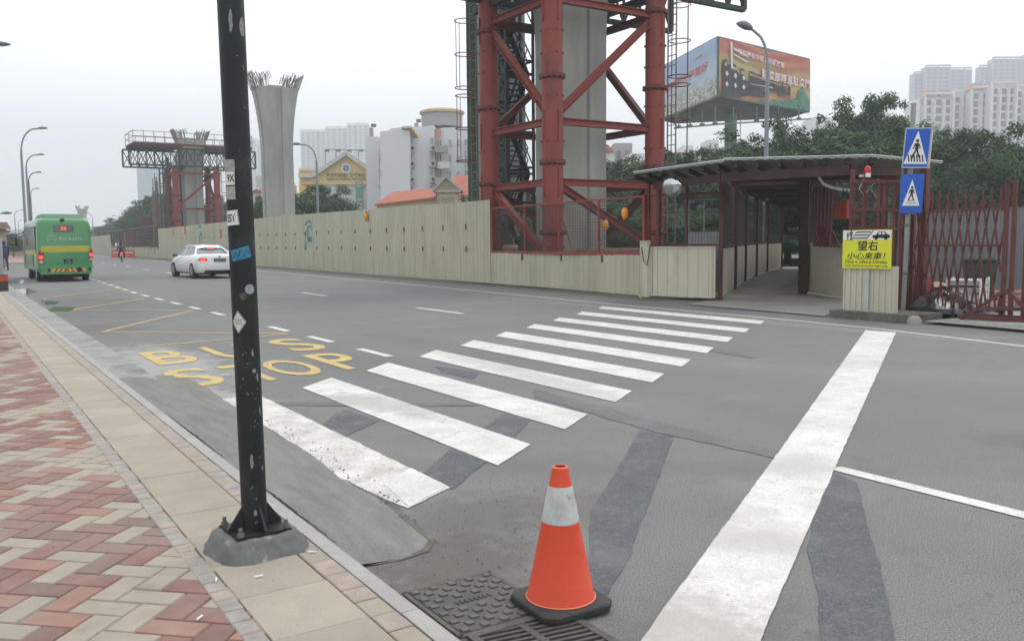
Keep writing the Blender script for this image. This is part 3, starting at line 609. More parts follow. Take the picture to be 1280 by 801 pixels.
# ================================================================== PIERS AND SCAFFOLD TOWERS
def pier(loc, label, grp='concrete viaduct piers'):
    t = thing('viaduct_pier', label, 'pier', loc, group=grp)
    w_, d_ = .98, .82
    def ring(z):
        f = max(0, (z - 7.9) / 4.8); k = 1 + .5 * f * f; a, c = w_ * k, d_ * (1 + .25 * f * f); g, q, ch = .2, .12, .1
        pts = [(-a + ch, -c), (-g, -c), (-g + .04, -c + q), (g - .04, -c + q), (g, -c), (a - ch, -c), (a, -c + ch), (a, -g), (a - q, -g + .04), (a - q, g - .04), (a, g), (a, c - ch),
               (a - ch, c), (g, c), (g - .04, c - q), (-g + .04, c - q), (-g, c), (-a + ch, c), (-a, c - ch), (-a, g), (-a + q, g - .04), (-a + q, -g + .04), (-a, -g), (-a, -c + ch)]
        return [Vector((x, y, z)) for x, y in pts]
    b = MB(); b.loft([ring(z) for z in (0, 3, 6.0, 7.4, 8.2, 9, 9.8, 10.6, 11.4, 12.1, 12.7)]); b.build('shaft', concrete, t, local=True)
    b = MB(); b.box((0, 0, 12.8), (1.1, 1.0, .2)); b.build('cap_block', concrete, t, local=True)
    b = MB(); rnd = random.Random(5)
    for s in (-1, 1):
        for i in range(30):
            x = s * rnd.uniform(.62, 1.4); y = rnd.uniform(-.85, .85); h_ = rnd.uniform(.7, 1.1); lean = (abs(x) - .5) * .55 * s
            pts = [(x, y, 12.6), (x + lean * .3, y, 12.7 + h_ * .5), (x + lean, y + rnd.uniform(-.1, .1), 12.7 + h_)]
            if rnd.random() < .5: pts.append((x + lean - s * .18, y, 12.75 + h_ + .05)); pts.append((x + lean - s * .32, y, 12.6 + h_ * .7))
            b.tube(pts, .022, 4)
        for i in range(7): b.tube([(s * 1.5, -.8 + i * .27, 12.6), (s * 1.72, -.8 + i * .27, 13.2), (s * 1.92, -.8 + i * .27, 13.75)], .03, 4)
        b.bar((s * 1.86, -.85, 13.6), (s * 1.86, .85, 13.6), .04)
    b.build('starter_bars', rebar_m, t, local=True)
    return t
PC = [flat(P3(714, 300, 30.6)), flat(P3(350, 304, 65)), flat(P3(243.5, 305, 96)), flat(P3(105, 306, 276))]
pr = pier(PC[0], 'concrete pier inside the nearest red scaffold tower, its top above the view')
dup(pr, PC[1], label='bare flared concrete pier with bent rebar on top, beside the black pole')
dup(pr, PC[2], label='concrete pier in the far red scaffold tower, rebar sticking out over the platform')
p4 = dup(pr, PC[3], label='small far concrete pier with forked top seen over the green bus')
p5 = None
def hoops(b, x, y, z0, z1, r, nh, side=1):
    for i in range(nh):
        z = z0 + (z1 - z0) * i / (nh - 1)
        b.tube([(x + r * math.cos(2 * math.pi * k / 16), y + r * math.sin(2 * math.pi * k / 16), z) for k in range(17)], .018, 4, cap=False)
    for a in (0, 1.6, 3.2, 4.8): b.bar((x + r * math.cos(a), y + r * math.sin(a), z0), (x + r * math.cos(a), y + r * math.sin(a), z1), .018)
SX, SY, LR = 2.14, 1.9, .33
def scaffold(loc, label):
    t = thing('scaffold_tower', label, 'scaffold tower', loc, group='red scaffold towers')
    legs = [(-SX, -SY), (SX, -SY), (-SX, SY), (SX, SY)]
    for (x, y) in legs:
        b = MB(); prof = [(LR, 0), (LR, 9.7)]; b.lathe((x, y, 0), prof, 24); lg = b.build('leg', redsteel, t, local=True, smooth=40)
        for z in (1.75, 3.95, 6.6, 9.1) if y < 0 else (.9, 3.5, 6.1, 8.7):
            b = MB(); b.lathe((x, y, z), [(LR, -.09), (LR + .09, -.03), (LR + .09, .03), (LR, .09)], 24)
            for k in range(14): a = 2 * math.pi * k / 14; b.box((x + (LR + .06) * math.cos(a), y + (LR + .06) * math.sin(a), z), (.05, .05, .15))
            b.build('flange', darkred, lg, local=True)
        for z in (1.3, 2.6, 4.6, 6.0, 7.3, 8.0):
            b = MB(); b.lathe((x, y, z), [(LR, -.015), (LR + .008, -.012), (LR + .008, .012), (LR, .015)], 24)
            for k in range(6): a = 2 * math.pi * k / 6 + .4; b.box((x + (LR + .012) * math.cos(a), y + (LR + .012) * math.sin(a), z), (.05, .05, .07))
            b.build('weld_band', redsteel, lg, local=True)
        b = MB()
        for z in (3.3, 5.1, 8.7):
            b.box((x, y - .0 * LR, z), (LR * 2.25, .03, .9)); b.box((x, y, z), (.03, LR * 2.25, .9))
        b.build('gusset', redsteel, lg, local=True)
    def beam(p, q, s_=.2, m=redsteel): b = MB(); b.hbeam(p, q, s_, s_, .025); b.build('brace', m, t, local=True)
    for z in (3.35, 5.25, 9.0):
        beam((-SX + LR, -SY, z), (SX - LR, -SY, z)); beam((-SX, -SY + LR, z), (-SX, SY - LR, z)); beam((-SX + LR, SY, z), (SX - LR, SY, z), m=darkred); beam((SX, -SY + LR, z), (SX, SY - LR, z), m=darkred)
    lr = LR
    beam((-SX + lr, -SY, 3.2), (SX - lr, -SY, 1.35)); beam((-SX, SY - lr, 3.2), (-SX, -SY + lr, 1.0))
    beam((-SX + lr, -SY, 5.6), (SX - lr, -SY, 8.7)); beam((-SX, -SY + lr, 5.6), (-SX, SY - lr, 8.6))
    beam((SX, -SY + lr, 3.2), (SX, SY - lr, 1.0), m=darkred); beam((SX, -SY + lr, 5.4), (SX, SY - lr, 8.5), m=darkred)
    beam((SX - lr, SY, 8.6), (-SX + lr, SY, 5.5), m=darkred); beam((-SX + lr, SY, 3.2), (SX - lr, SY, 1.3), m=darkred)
    # platform carried by two lattice girders
    pf = bpy.data.objects.new('platform', None); col.objects.link(pf); pf.parent = t
    for y in (-SY, SY):
        b = MB(); x0, x1 = -6.6, 6.4; z0, z1 = 9.75, 11.55
        for z in (z0, z1): b.bar((x0, y, z), (x1, y, z), .17)
        n = 16
        for i in range(n + 1): x = x0 + (x1 - x0) * i / n; b.bar((x, y, z0), (x, y, z1), .08 if i % n else .16)
        for i in range(n): xa = x0 + (x1 - x0) * i / n; xb = x0 + (x1 - x0) * (i + 1) / n; b.bar((xa, y, z0), (xb, y, z1), .07); b.bar((xb, y, z0), (xa, y, z1), .07)
        b.build('girder', darksteel, pf, local=True)
    b = MB(); b.box((-3.75, 0, 11.95), (4.9, 4.6, .12)); b.box((3.55, 0, 11.95), (4.9, 4.6, .12)); b.box((0, 1.9, 11.95), (2.6, .8, .12)); b.box((0, -1.9, 11.95), (2.6, .8, .12))
    for y in (-2.1, -.9, .9, 2.1): 
        for sx in ((-6.2, -1.3), (1.3, 6.0)): b.bar((sx[0], y, 11.78), (sx[1], y, 11.78), .1, .25)
    b.build('deck', darkred, pf, local=True)
    b = MB()
    for y in (-2.3, 2.3):
        for i in range(13): x = -6.2 + i * 1.017; b.bar((x, y, 12), (x, y, 13.2), .05)
        for z in (12.55, 13.15): b.bar((-6.2, y, z), (6.0, y, z), .05)
    for x in (-6.2, 6.0):
        for z in (12.55, 13.15): b.bar((x, -2.3, z), (x, 2.3, z), .05)
        b.bar((x, 0, 12), (x, 0, 13.2), .05)
    b.build('railing', rebar_m, pf, local=True)
    # cross girders below the platform, hung between the legs
    b = MB()
    for x in (-SX, SX):
        b.bar((x, -SY - .9, 9.62), (x, SY + .9, 9.62), .22, .24)
    for x in (-1.2, 1.2): b.bar((x, -SY - .4, 9.62), (x, SY + .4, 9.62), .16, .2)
    b.build('cross_beam', darksteel, pf, local=True)
    # caged ladders
    for (x, y, ph) in ((SX + .72, -SY - .42, 0), (-SX - .19, SY + 1.31, 0)):
        lo = bpy.data.objects.new('ladder', None); col.objects.link(lo); lo.parent = t
        b = MB()
        for z0, z1, nh in ((4.4, 6.72, 3), (7.0, 9.35, 3)): hoops(b, x, y, z0, z1, .37, nh)
        b.build('safety_cage', darkred, lo, local=True)
        b = MB(); xi = x + (-.34 if x > 0 else .34); yi = y
        for s in (-.2, .2): b.bar((xi, yi + s, .2) if ph == 0 else (xi + s, yi, .2), (xi, yi + s, 12.4) if ph == 0 else (xi + s, yi, 12.4), .035)
        for k in range(36): z = .4 + k * .33; b.bar((xi, yi - .2, z) if ph == 0 else (xi - .2, yi, z), (xi, yi + .2, z) if ph == 0 else (xi + .2, yi, z), .025)
        b.build('rungs', rebar_m, lo, local=True)
    # stair tower with netting behind the left legs
    st = bpy.data.objects.new('stair', None); col.objects.link(st); st.parent = t
    x0, x1, y0, y1 = -.15, 1.1, 3.9, 5.7
    b = MB()
    for x in (x0, x1):
        for y in (y0, (y0 + y1) / 2, y1): b.bar((x, y, 0), (x, y, 11.6), .09)
    for k in range(9):
        z = .3 + k * 1.35
        for x in (x0, x1): b.bar((x, y0, z), (x, y1, z), .07)
        for y in (y0, y1): b.bar((x0, y, z), (x1, y, z), .07)
        for x in (x0, x1): b.bar((x, y0, z), (x, (y0 + y1) / 2, z + 1.3), .04); b.bar((x, y1, z), (x, (y0 + y1) / 2, z + 1.3), .04)
    b.build('stair_frame', darksteel, st, local=True)
    b = MB()
    for k in range(6):
        z = .3 + k * 1.9; ya, yb = (y0 + .25, y1 - .25) if k % 2 == 0 else (y1 - .25, y0 + .25)
        for x in (x0 + .1, x1 - .1): b.bar((x, ya, z), (x, yb, z + 1.9), .06, .26)
        for s in range(9): tt = s / 9; b.box(((x0 + x1) / 2, ya + (yb - ya) * tt, z + 1.9 * tt + .1), (x1 - x0 - .2, .24, .03))
        b.box(((x0 + x1) / 2, yb, z + 1.9), (x1 - x0, .7, .06))
        for zz in (.55, 1.0): 
            b.bar((x0 + .1, ya, z + zz), (x0 + .1, yb, z + 1.9 + zz), .035); b.bar((x1 - .1, ya, z + zz), (x1 - .1, yb, z + 1.9 + zz), .035)
    b.build('stair_flight', darksteel, st, local=True)
    b = MB(); b.box(((x0 + x1) / 2 + .3, y1 + .1, 6), (x1 - x0 + 1.2, .02, 11.6)); b.box((x0 - .12, y1 - .35, 6), (.02, .9, 11.6)); b.build('netting', net, st, local=True)
    b = MB(); b.box((-SX + .5, SY + 2.05, 5.6), (.34, .06, 11), R(-33)); b.build('netting', netgreen, st, local=True)
    return t
sc1 = scaffold(PC[0], 'near red steel tube scaffold tower around the pier behind the low hoarding')
dup(sc1, PC[2], label='far red scaffold tower with railed lattice platform, left of the black pole')
# bundles of bare rebar left of the far tower
b = MB(); rnd = random.Random(4)
for i in range(26):
    p = P3(192 + i * .62, 290, 95 + rnd.uniform(-1.5, 1.5)); hh = rnd.uniform(6.5, 9.2) if i < 16 else rnd.uniform(5, 7); b.tube([(p.x, p.y, .3), (p.x, p.y, hh)], .045, 4)
p = P3(200, 290, 95)
tag(b.build('rebar_cage', rebar_m, origin=(p.x, p.y, 0)), 'tall rusty column reinforcement standing left of the far red scaffold tower', 'rebar cage')
for (px0, px1, dd, hh, lb) in ((176, 190, 118, 5.2, 'low dark sheet pile wall of steel posts before the far hedge'), (203, 212, 92, 10.5, 'slim dark scaffold ladder tower standing between rebar and far red tower')):
    t = thing('sheet_pile_wall' if px0 == 176 else 'ladder_tower', lb, 'steel wall' if px0 == 176 else 'tower', flat(P3((px0 + px1) / 2, 300, dd))); b = MB()
    A, B = flat(P3(px0, 300, dd)), flat(P3(px1, 300, dd)); n = 12 if px0 == 176 else 2
    for i in range(n + 1): p = A.lerp(B, i / n); b.bar(p, p + Vector((0, 0, hh * (.9 + .1 * math.sin(i * 2)))), .13)
    b.build('upright', redpost if px0 == 176 else darksteel, t)
    b = MB()
    for k in range(int(hh / 1.3)): b.bar(A + Vector((0, 0, 1 + k * 1.3)), B + Vector((0, 0, 1 + k * 1.3)), .08)
    b.build('crossbar', darksteel, t)
# clutter behind the mesh: tyre, timber stack, dark pile
p = flat(P3(645, 320, 32.5)); t = thing('cable_drum', 'dark cable drum with wooden sides standing behind the wire mesh screen', 'cable drum', (p.x, p.y, 0), R(35))
b = MB(); rx = Matrix.Rotation(R(90), 3, 'X')
b.lathe((0, 0, 1.0), [(.35, -.45), (.35, .45)], 20, axis=rx); b.build('core', woodb, t, local=True)
for s in (-.5, .5): b = MB(); b.lathe((0, s, 1.0), [(1.0, -.04), (1.0, .04)], 28, axis=rx); b.build('flange', darksteel, t, local=True)
for i, (px, d_, lb) in enumerate([(770, 28, 'stack of reddish timber boards on the ground behind the wire mesh screen'), (795, 26.5, 'second reddish board stack by the foot of the right scaffold leg')]):
    p = flat(P3(px, 320, d_)); b = MB(); rnd = random.Random(i)
    for k in range(8): b.box((p.x + rnd.uniform(-.1, .1), p.y + rnd.uniform(-.1, .1), .12 + k * .15), (2.4 - i * .8, .9, .13), R(-8 + rnd.uniform(-4, 4)))
    tag(b.build('timber_stack', mat('red_board', (.3, .16, .12), var=.3, scale=6), origin=p), lb, 'timber stack')

# ================================================================== POLE
pb = G(320, 683, PZ)
pt_ = thing('black_pole', 'black painted round steel pole with peeling stickers, bolted to the slab band', 'pole', (pb.x, pb.y, PZ))
tilt = Vector((-.0095 * right.x, -.0095 * right.y, 1)); PR = .0565
b = MB(); n = 40
rings = []
for i in range(60):
    z = .09 + 5.2 * i / 59; c = tilt * z
    rings.append([Vector((c.x + PR * math.cos(2 * math.pi * k / n), c.y + PR * math.sin(2 * math.pi * k / n), z)) for k in range(n)])
b.loft(rings); shaft = b.build('shaft', polepaint, pt_, local=True, smooth=40)
ax = math.atan2(-pb.y, -pb.x)          # direction from the pole to the camera
b = MB(); rz = ax + R(20); b.box((0, 0, .088), (.25, .25, .016), rz); b.build('base_plate', polepaint, pt_, local=True, bevel=.003)
for k in range(4):
    a = rz + R(45 * 0) + k * math.pi / 2 + R(2); dx = Vector((math.cos(a), math.sin(a), 0)); nn = Vector((-dx.y, dx.x, 0)) * .005
    b = MB(); pts = [dx * (PR - .004) + Vector((0, 0, .097)), dx * .125 + Vector((0, 0, .097)), dx * .125 + Vector((0, 0, .107)), dx * (PR - .002) + Vector((0, 0, .205))]
    b.prism([p - nn for p in pts], nn * 2); b.build('gusset', polepaint, pt_, local=True)
    a = rz + R(45) + k * math.pi / 2; c = Vector((math.cos(a), math.sin(a), 0)) * .148
    b = MB(); b.lathe((c.x, c.y, .096), [(.016, 0), (.016, .016)], 6); b.lathe((c.x, c.y, .112), [(.009, 0), (.009, .022)], 10); b.build('bolt', mortar, pt_, local=True)
# mortar mound
b = MB(); rings = []; n = 64
for j, (rr, z) in enumerate([(.235, -.003), (.228, .008), (.212, .03), (.193, .055), (.18, .074), (.162, .084), (.08, .086)]):
    ring = []
    for k in range(n):
        a = 2 * math.pi * k / n; sq = 1 / max(abs(math.cos(a - rz)), abs(math.sin(a - rz))); q = rr * (.45 + .55 * min(sq, 1.26) * .93)
        nv = mnoise.noise(Vector((math.cos(a) * 2.2, math.sin(a) * 2.2, j * .35))); q *= 1 + .08 * nv
        ring.append(Vector((q * math.cos(a), q * math.sin(a), z + .008 * mnoise.noise(Vector((math.cos(a) * 5, math.sin(a) * 5, j))) * (j > 0))))
    rings.append(ring)
b.loft(rings); b.build('mortar_mound', mortar, pt_, local=True, smooth=70)
def curved(b, f, pts, rings=7):
    n = len(pts); vs = [f(0, 0)] + [f(x * k / rings, y * k / rings) for k in range(1, rings + 1) for x, y in pts]
    fs = [(0, 1 + i, 1 + (i + 1) % n) for i in range(n)] + [(1 + (k - 1) * n + i, 1 + (k - 1) * n + (i + 1) % n, 1 + k * n + (i + 1) % n, 1 + k * n + i) for k in range(1, rings) for i in range(n)]
    b.add(vs, fs)
# stickers: patches wrapped round the shaft, u = distance round the shaft to the right as seen, v = height
def onpole(zc, u0=0.0, rot=0.0, r=.0008):
    cr, sr = math.cos(rot), math.sin(rot)
    def f(x, y):
        u, v = u0 + x * cr - y * sr, x * sr + y * cr; z = zc + v; c = tilt * z; th = ax + u / PR
        return Vector((c.x + (PR + r) * math.cos(th), c.y + (PR + r) * math.sin(th), z))
    return f
def patch(b, fn, w_, h_, n=14, m=6, shape=None):
    for i in range(n):
        for j in range(m):
            q = [(-w_ / 2 + w_ * (i + a) / n, -h_ / 2 + h_ * (j + c) / m) for a, c in ((0, 0), (1, 0), (1, 1), (0, 1))]
            b.add([fn(*p) for p in q], [(0, 1, 2, 3)])
def polep(py):                             # height above pavement on the pole at image row py
    lo, hi = 0, 5
    for _ in range(40):
        m_ = (lo + hi) / 2; c = pb + tilt * m_; d = Vector((c.x, c.y, c.z - HC)); x = CX * d.x + CY * d.y + CZ * d.z
        if x.y / x.z * FPX + 400.5 > py: lo = m_
        else: hi = m_
    return lo
stk_grey = mat('torn_paper', (.3, .32, .3), .8, var=.3, scale=60); stk_w = mat('sticker_white', (.6, .62, .58), .6, var=.08, scale=40); stk_b = mat('sticker_blue', (.03, .16, .28), .5, var=.35, scale=50)
stk_s = mat('sticker_silver', (.24, .27, .28), .5, var=.25, scale=60)
ink = mat('sticker_ink', (.02, .025, .025), .6)
def sticker(zpy, u0, w_, h_, m, rot=0, label=None, txt=None, tw=None, th=None, rect=True, tdx=0):
    b = MB(); f = onpole(polep(zpy), u0, rot)
    if rect: patch(b, f, w_, h_)
    s = b.build('sticker', m, shaft, local=True); 
    if label: s['label'] = label
    b = MB(); f2 = onpole(polep(zpy), u0, rot, .0014)
    for line in (txt or []):
        put_text(b, line[0], 1, (lambda dx, dy: (lambda x, y: f2(x + dx, y + dy)))(line[1], line[2]), width=line[3], height=line[4], bold=.03)
    for st_ in (tw or []): stroke(b, st_[0], st_[1], f2)
    if b.v: b.build('print', ink, shaft, local=True)
E2 = -.052
sticker(208, E2, .075, .05, stk_grey, label='torn grey paper remnant')
sticker(224, E2, .07, .058, stk_w, label='white sticker with black letters 9X', txt=[('9X', .016, 0, .038, .034)], tw=[([(-.02, .0255), (.034, .0255)], .003), ([(-.02, -.0255), (.034, -.0255)], .003)])
sticker(242, E2, .07, .056, stk_grey, label='torn grey paper remnant below the 9X sticker')
sticker(273, E2 + .004, .08, .064, stk_w, rot=R(5), label='white sticker with black letters EST', txt=[('EST', .003, 0, .048, .034)], tw=[([(-.03, .026), (.034, .026)], .003), ([(-.03, -.026), (.034, -.026)], .003), ([(.0375, -.027), (.0375, .027)], .002)])
sticker(317, -.008, .09, .05, stk_b, rot=R(14), label='faded blue label strip with scribble', tw=[([(-.035, -.012), (-.02, .01), (-.01, -.01), (.004, .012)], .0035), ([(.01, .01), (.012, -.012), (.03, .012), (.036, -.01)], .0035)])
# round silver and diamond stickers
b = MB(); f = onpole(polep(361), .026); curved(b, f, disc2((0, 0), .022, 24)); s = b.build('sticker', stk_s, shaft, local=True); s['label'] = 'round silver sticker'
b = MB(); f = onpole(polep(369), -.004); curved(b, f, disc2((0, 0), .016, 20)); s = b.build('sticker', mat('sticker_brown', (.07, .06, .06), var=.4, scale=60), shaft, local=True); s['label'] = 'round brown scraped sticker'
b = MB(); f = onpole(polep(401), -.032); dm = [(-.036, 0), (0, -.05), (.036, 0), (0, .05)]
curved(b, f, [(dm[i][0] + (dm[(i + 1) % 4][0] - dm[i][0]) * j / 6, dm[i][1] + (dm[(i + 1) % 4][1] - dm[i][1]) * j / 6) for i in range(4) for j in range(6)])
s = b.build('sticker', stk_w, shaft, local=True); s['label'] = 'white diamond sticker with black scribbled lettering'
b = MB(); f2 = onpole(polep(401), -.032, 0, .0014)
for i in range(4): a, c = dm[i], dm[(i + 1) % 4]; stroke(b, [(a[0] * .9 + (c[0] - a[0]) * .9 * j / 6, a[1] * .9 + (c[1] - a[1]) * .9 * j / 6) for j in range(7)], .002, f2)
for yy_, w_ in ((.009, .03), (-.009, .034)):
    for k in range(5): x_ = -w_ / 2 + k * w_ / 4.4; stroke(b, [(x_, yy_ - .005), (x_ + .0015, yy_ + .006), (x_ + .004, yy_ - .002 * (k % 2)), (x_ + .0055, yy_ + .005 - .007 * (k % 3 == 1))], .0018, f2)
stroke(b, [(-.026 + .0065 * j, .0005) for j in range(9)], .0014, f2); stroke(b, [(-.009, -.024), (.009, -.0235)], .0022, f2); stroke(b, [(-.007, .024), (.007, .024)], .0022, f2)
b.build('print', ink, shaft, local=True)
# chips where paint has come off
rnd = random.Random(21); b = MB()
def chip(py, u, w_, h_):
    f = onpole(polep(py), u, 0, .0005); n = 14
    pts = [(w_ / 2 * math.cos(2 * math.pi * k / n) * rnd.uniform(.6, 1.15), h_ / 2 * math.sin(2 * math.pi * k / n) * rnd.uniform(.7, 1.1)) for k in range(n)]
    b.add([f(0, 0)] + [f(*p) for p in pts], [(0, 1 + i, 1 + (i + 1) % n) for i in range(n)])
chip(30, -.003, .018, .11); chip(35, .05, .03, .1); chip(440, .024, .012, .03); chip(462, .028, .02, .022); chip(470, .044, .01, .04); chip(512, .05, .008, .05); chip(572, .0, .016, .075); chip(583, .05, .008, .03); chip(637, .005, .018, .03)
for _ in range(46): chip(rnd.uniform(430, 650) if rnd.random() < .88 else rnd.uniform(60, 195), rnd.gauss(.02, .02), rnd.uniform(.002, .007), rnd.uniform(.003, .011))
b.build('bare_spots', chipm, shaft, local=True)

# ================================================================== CONE, COVER, GRATE
cpos = G(701, 758); ct = thing('traffic_cone', 'orange traffic cone with grey reflective sleeve standing on the drain cover', 'traffic cone', (cpos.x, cpos.y, .012), R(-38))
ct.rotation_euler = (0, 0, math.atan2(-cpos.y, -cpos.x) + R(45 - 12))
b = MB(); hw = .166; ch = .04; o8 = [(-hw + ch, -hw), (hw - ch, -hw), (hw, -hw + ch), (hw, hw - ch), (hw - ch, hw), (-hw + ch, hw), (-hw, hw - ch), (-hw, -hw + ch)]
b.loft([[Vector((x * k, y * k, z)) for x, y in o8] for k, z in ((.98, 0), (1, .006), (1, .026), (.97, .033), (.72, .04))]); b.build('base', rubber, ct, local=True, smooth=35)
def cone_r(z): return .138 - (z - .04) * (.138 - .031) / .54
zt = .578
b = MB(); b.lathe((0, 0, 0), [(.143, .036), (.141, .045), (cone_r(.05), .05), (cone_r(.3), .3), (cone_r(zt - .012), zt - .012), (.029, zt), (.022, zt), (.024, zt - .05)], 48, closed=False); b.build('body', orange, ct, local=True, smooth=40)
b = MB(); b.lathe((0, 0, 0), [(cone_r(.356) + .0005, .353), (cone_r(.356) + .0022, .356), (cone_r(.498) + .0022, .498), (cone_r(.498) + .0005, .501)], 48, closed=False); b.build('reflective_sleeve', reflect, ct, local=True, smooth=40)
b = MB(); b.tube([(.0295 * math.cos(2 * math.pi * k / 32), .0295 * math.sin(2 * math.pi * k / 32), zt - .002) for k in range(33)], .002, 6, cap=False); b.tube([(.1425 * math.cos(2 * math.pi * k / 48), .1425 * math.sin(2 * math.pi * k / 48), .04) for k in range(49)], .0022, 6, cap=False); b.build('rim', edgeo, ct, local=True, smooth=50)
b = MB(); b.lathe((0, 0, zt - .05), [(.0235, 0), (.0235, .001)], 24); b.build('opening', black, ct, local=True)
cv = [G(520, 747, .004), G(601, 717, .004), G(662, 765, .004), G(588, 796, .004)]
o0 = cv[0]; eu = (cv[1] - cv[0]); ev = (cv[3] - cv[0]); ev = ev - eu * (ev.dot(eu) / eu.dot(eu)); ev = ev.normalized() * .5; eu = eu.normalized() * .385
# the cover lies square to the kerb
o0 = Vector((1.575, 3.28, 0)); eu = Vector((.40, 0, 0)); ev = Vector((0, -.47, 0))
t = thing('drain_cover', 'cast iron drain cover with raised square studs beside the kerb', 'manhole cover', o0)
b = MB(); b.box(o0 + eu / 2 + ev / 2 + Vector((0, 0, .002)), (eu.length, ev.length, .012))
for i in range(9):
    for j in range(11):
        if 4 <= j <= 5 and 2 <= i <= 6: continue
        if (i + j) % 2: continue
        c = o0 + eu * ((i + .5) / 9) + ev * ((j + .5) / 11); b.cm = 1; b.box(c + Vector((0, 0, .0095)), (.034, .034, .008)); b.cm = 0
for i in range(8): b.box(o0 + eu * (.3 + i * .055) + ev * .455 + Vector((0, 0, .01)), (.012, .03, .006))
b.build('plate', [iron, mat('worn_iron', (.1, .104, .11), .5, metal=.3, var=.2, scale=20)], t, bevel=.0015)
b = MB(); 
for a_, s_ in ((ev * .5 - Vector((.014, 0, 0)), (.02, .5, .012)), (ev * .5 + eu + Vector((.014, 0, 0)), (.02, .5, .012)), (eu * .5 + Vector((0, .014, 0)), (.44, .02, .012)), (eu * .5 + ev - Vector((0, .014, 0)), (.44, .02, .012))): b.box(o0 + a_ + Vector((0, 0, .001)), s_)
b.build('frame', mat('rusty_frame', (.09, .08, .07), var=.3, scale=14), t)
o1 = Vector((1.6, 2.765, 0)); t = thing('drain_grate', 'cast iron storm drain grate with slanted slots, partly under the traffic cone', 'drain grate', o1)
b = MB(); b.box(o1 + Vector((.2, -.26, -.004)), (.42, .52, .008)); b.build('pit', black, t)
b = MB(); W2, H2 = .42, .52
for x in (0, W2): b.box(o1 + Vector((x - .01, -.26, .006)), (.034, H2, .014))
for y in (0, -H2): b.box(o1 + Vector((.2, y, .0065)), (W2 + .03, .03, .015))
b.box(o1 + Vector((.2, -.26, .006)), (.03, H2 - .02, .012))
for k in range(15):
    y = -.02 - k * .035; b.bar(o1 + Vector((.01, y + .02, .005)), o1 + Vector((W2 - .02, y - .035, .005)), .014, .01)
b.build('bars', iron, t)

# ================================================================== WALKWAY SHED, PANELS, GATE
W3 = lambda x, y, z: Vector((x, y, z))
sh = thing('covered_walkway', 'covered pedestrian walkway shed with dark red posts and thin metal roof at the crossing', 'covered walkway', (15.78, 15.08, 0))
E0, E1, E2_, E3 = P3(792, 216.6, 21.7), P3(905, 201.5, 19.4), P3(1090, 195.6, 18.3), P3(1178, 203.5, 19.9)
def roofsheet(front, backs, name='roof'):
    b = MB()
    for (a, c), (d_, e_) in zip(zip(front, front[1:]), zip(backs, backs[1:])):
        L = (c - a).length; n = max(2, int(L / .11))
        for i in range(n):
            t0, t1 = i / n, (i + 1) / n; z0, z1 = (.018 if i % 2 else 0), (0 if i % 2 else .018)
            p, q, r_, s_ = a.lerp(c, t0), a.lerp(c, t1), d_.lerp(e_, t1), d_.lerp(e_, t0)
            b.quad(p + W3(0, 0, z0), q + W3(0, 0, z1), r_ + W3(0, 0, z1), s_ + W3(0, 0, z0)); 
            b.quad(p + W3(0, 0, z0 - .025), q + W3(0, 0, z1 - .025), q + W3(0, 0, z1), p + W3(0, 0, z0))
            b.quad(p + W3(0, 0, z0 - .025), q + W3(0, 0, z1 - .025), r_ + W3(0, 0, z1 - .025), s_ + W3(0, 0, z0 - .025))
    return b.build(name, galv, sh)
bk = [E0 + U * 3.2 + W3(0, 0, .12), E1 + U * 4.6 + W3(0, 0, .1), E2_ + U * 5 + W3(0, 0, .12), E3 + U * 3.5 + W3(0, 0, .1)]
b = MB(); b.tube([E0 - U * .03 + W3(0, 0, .03), E1 - U * .03 + W3(0, 0, .03)], .011, 6); b.tube([E1 - U * .03 + W3(0, 0, .055), E2_ - U * .03 + W3(0, 0, .03), E3 - U * .03 + W3(0, 0, .03)], .011, 6); b.build('eave_highlight', whitem, sh)  # white tubes added for the bright highlight along the thin roof edge
roofsheet([E0, E1], bk[:2]); roofsheet([E1 + W3(0, 0, .03), E2_, E3], bk[1:])
lw = [(15.78, 15.08), (19.58, 18.18), (23.52, 21.36), (26.81, 23.77), (31.0, 26.86), (34.76, 29.19)]
rw = [(19.21, 15.42), (22.4, 17.8), (25.6, 20.2), (28.8, 22.6), (32.0, 25.0), (35.9, 27.7)]
lf, rf_ = [W3(19 + .3, 18.3, 3.26), W3(35.2, 30.1, 3.4)], [W3(20.2, 15.3, 3.26), W3(37, 27.4, 3.4)]
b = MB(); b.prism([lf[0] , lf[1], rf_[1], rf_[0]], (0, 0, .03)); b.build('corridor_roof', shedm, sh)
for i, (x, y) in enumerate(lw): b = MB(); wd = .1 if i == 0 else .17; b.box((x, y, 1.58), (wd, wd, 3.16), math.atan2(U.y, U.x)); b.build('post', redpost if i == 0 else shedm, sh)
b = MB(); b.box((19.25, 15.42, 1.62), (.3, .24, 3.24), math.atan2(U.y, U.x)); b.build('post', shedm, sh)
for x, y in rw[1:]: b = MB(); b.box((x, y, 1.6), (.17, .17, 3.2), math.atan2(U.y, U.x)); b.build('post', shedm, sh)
for i in range(5):
    b = MB(); a = W3(*lw[i], 0); c = W3(*lw[i + 1], 0); d_ = (c - a).normalized() * .1; b.bar(a + d_ + W3(0, 0, .66), c - d_ + W3(0, 0, .66), .03, 1.2); b.build('side_panel', panel_m, sh)
    b = MB(); b.grid(a + d_, c - d_, 1.35, 2.95, .15, .006); b.build('side_mesh', wire, sh)
    a = W3(*rw[i], 0); c = W3(*rw[i + 1], 0); d_ = (c - a).normalized() * .1
    b = MB(); b.bar(a + d_ + W3(0, 0, .66), c - d_ + W3(0, 0, .66), .03, 1.2); b.build('side_panel', panel_m, sh)
b = MB()
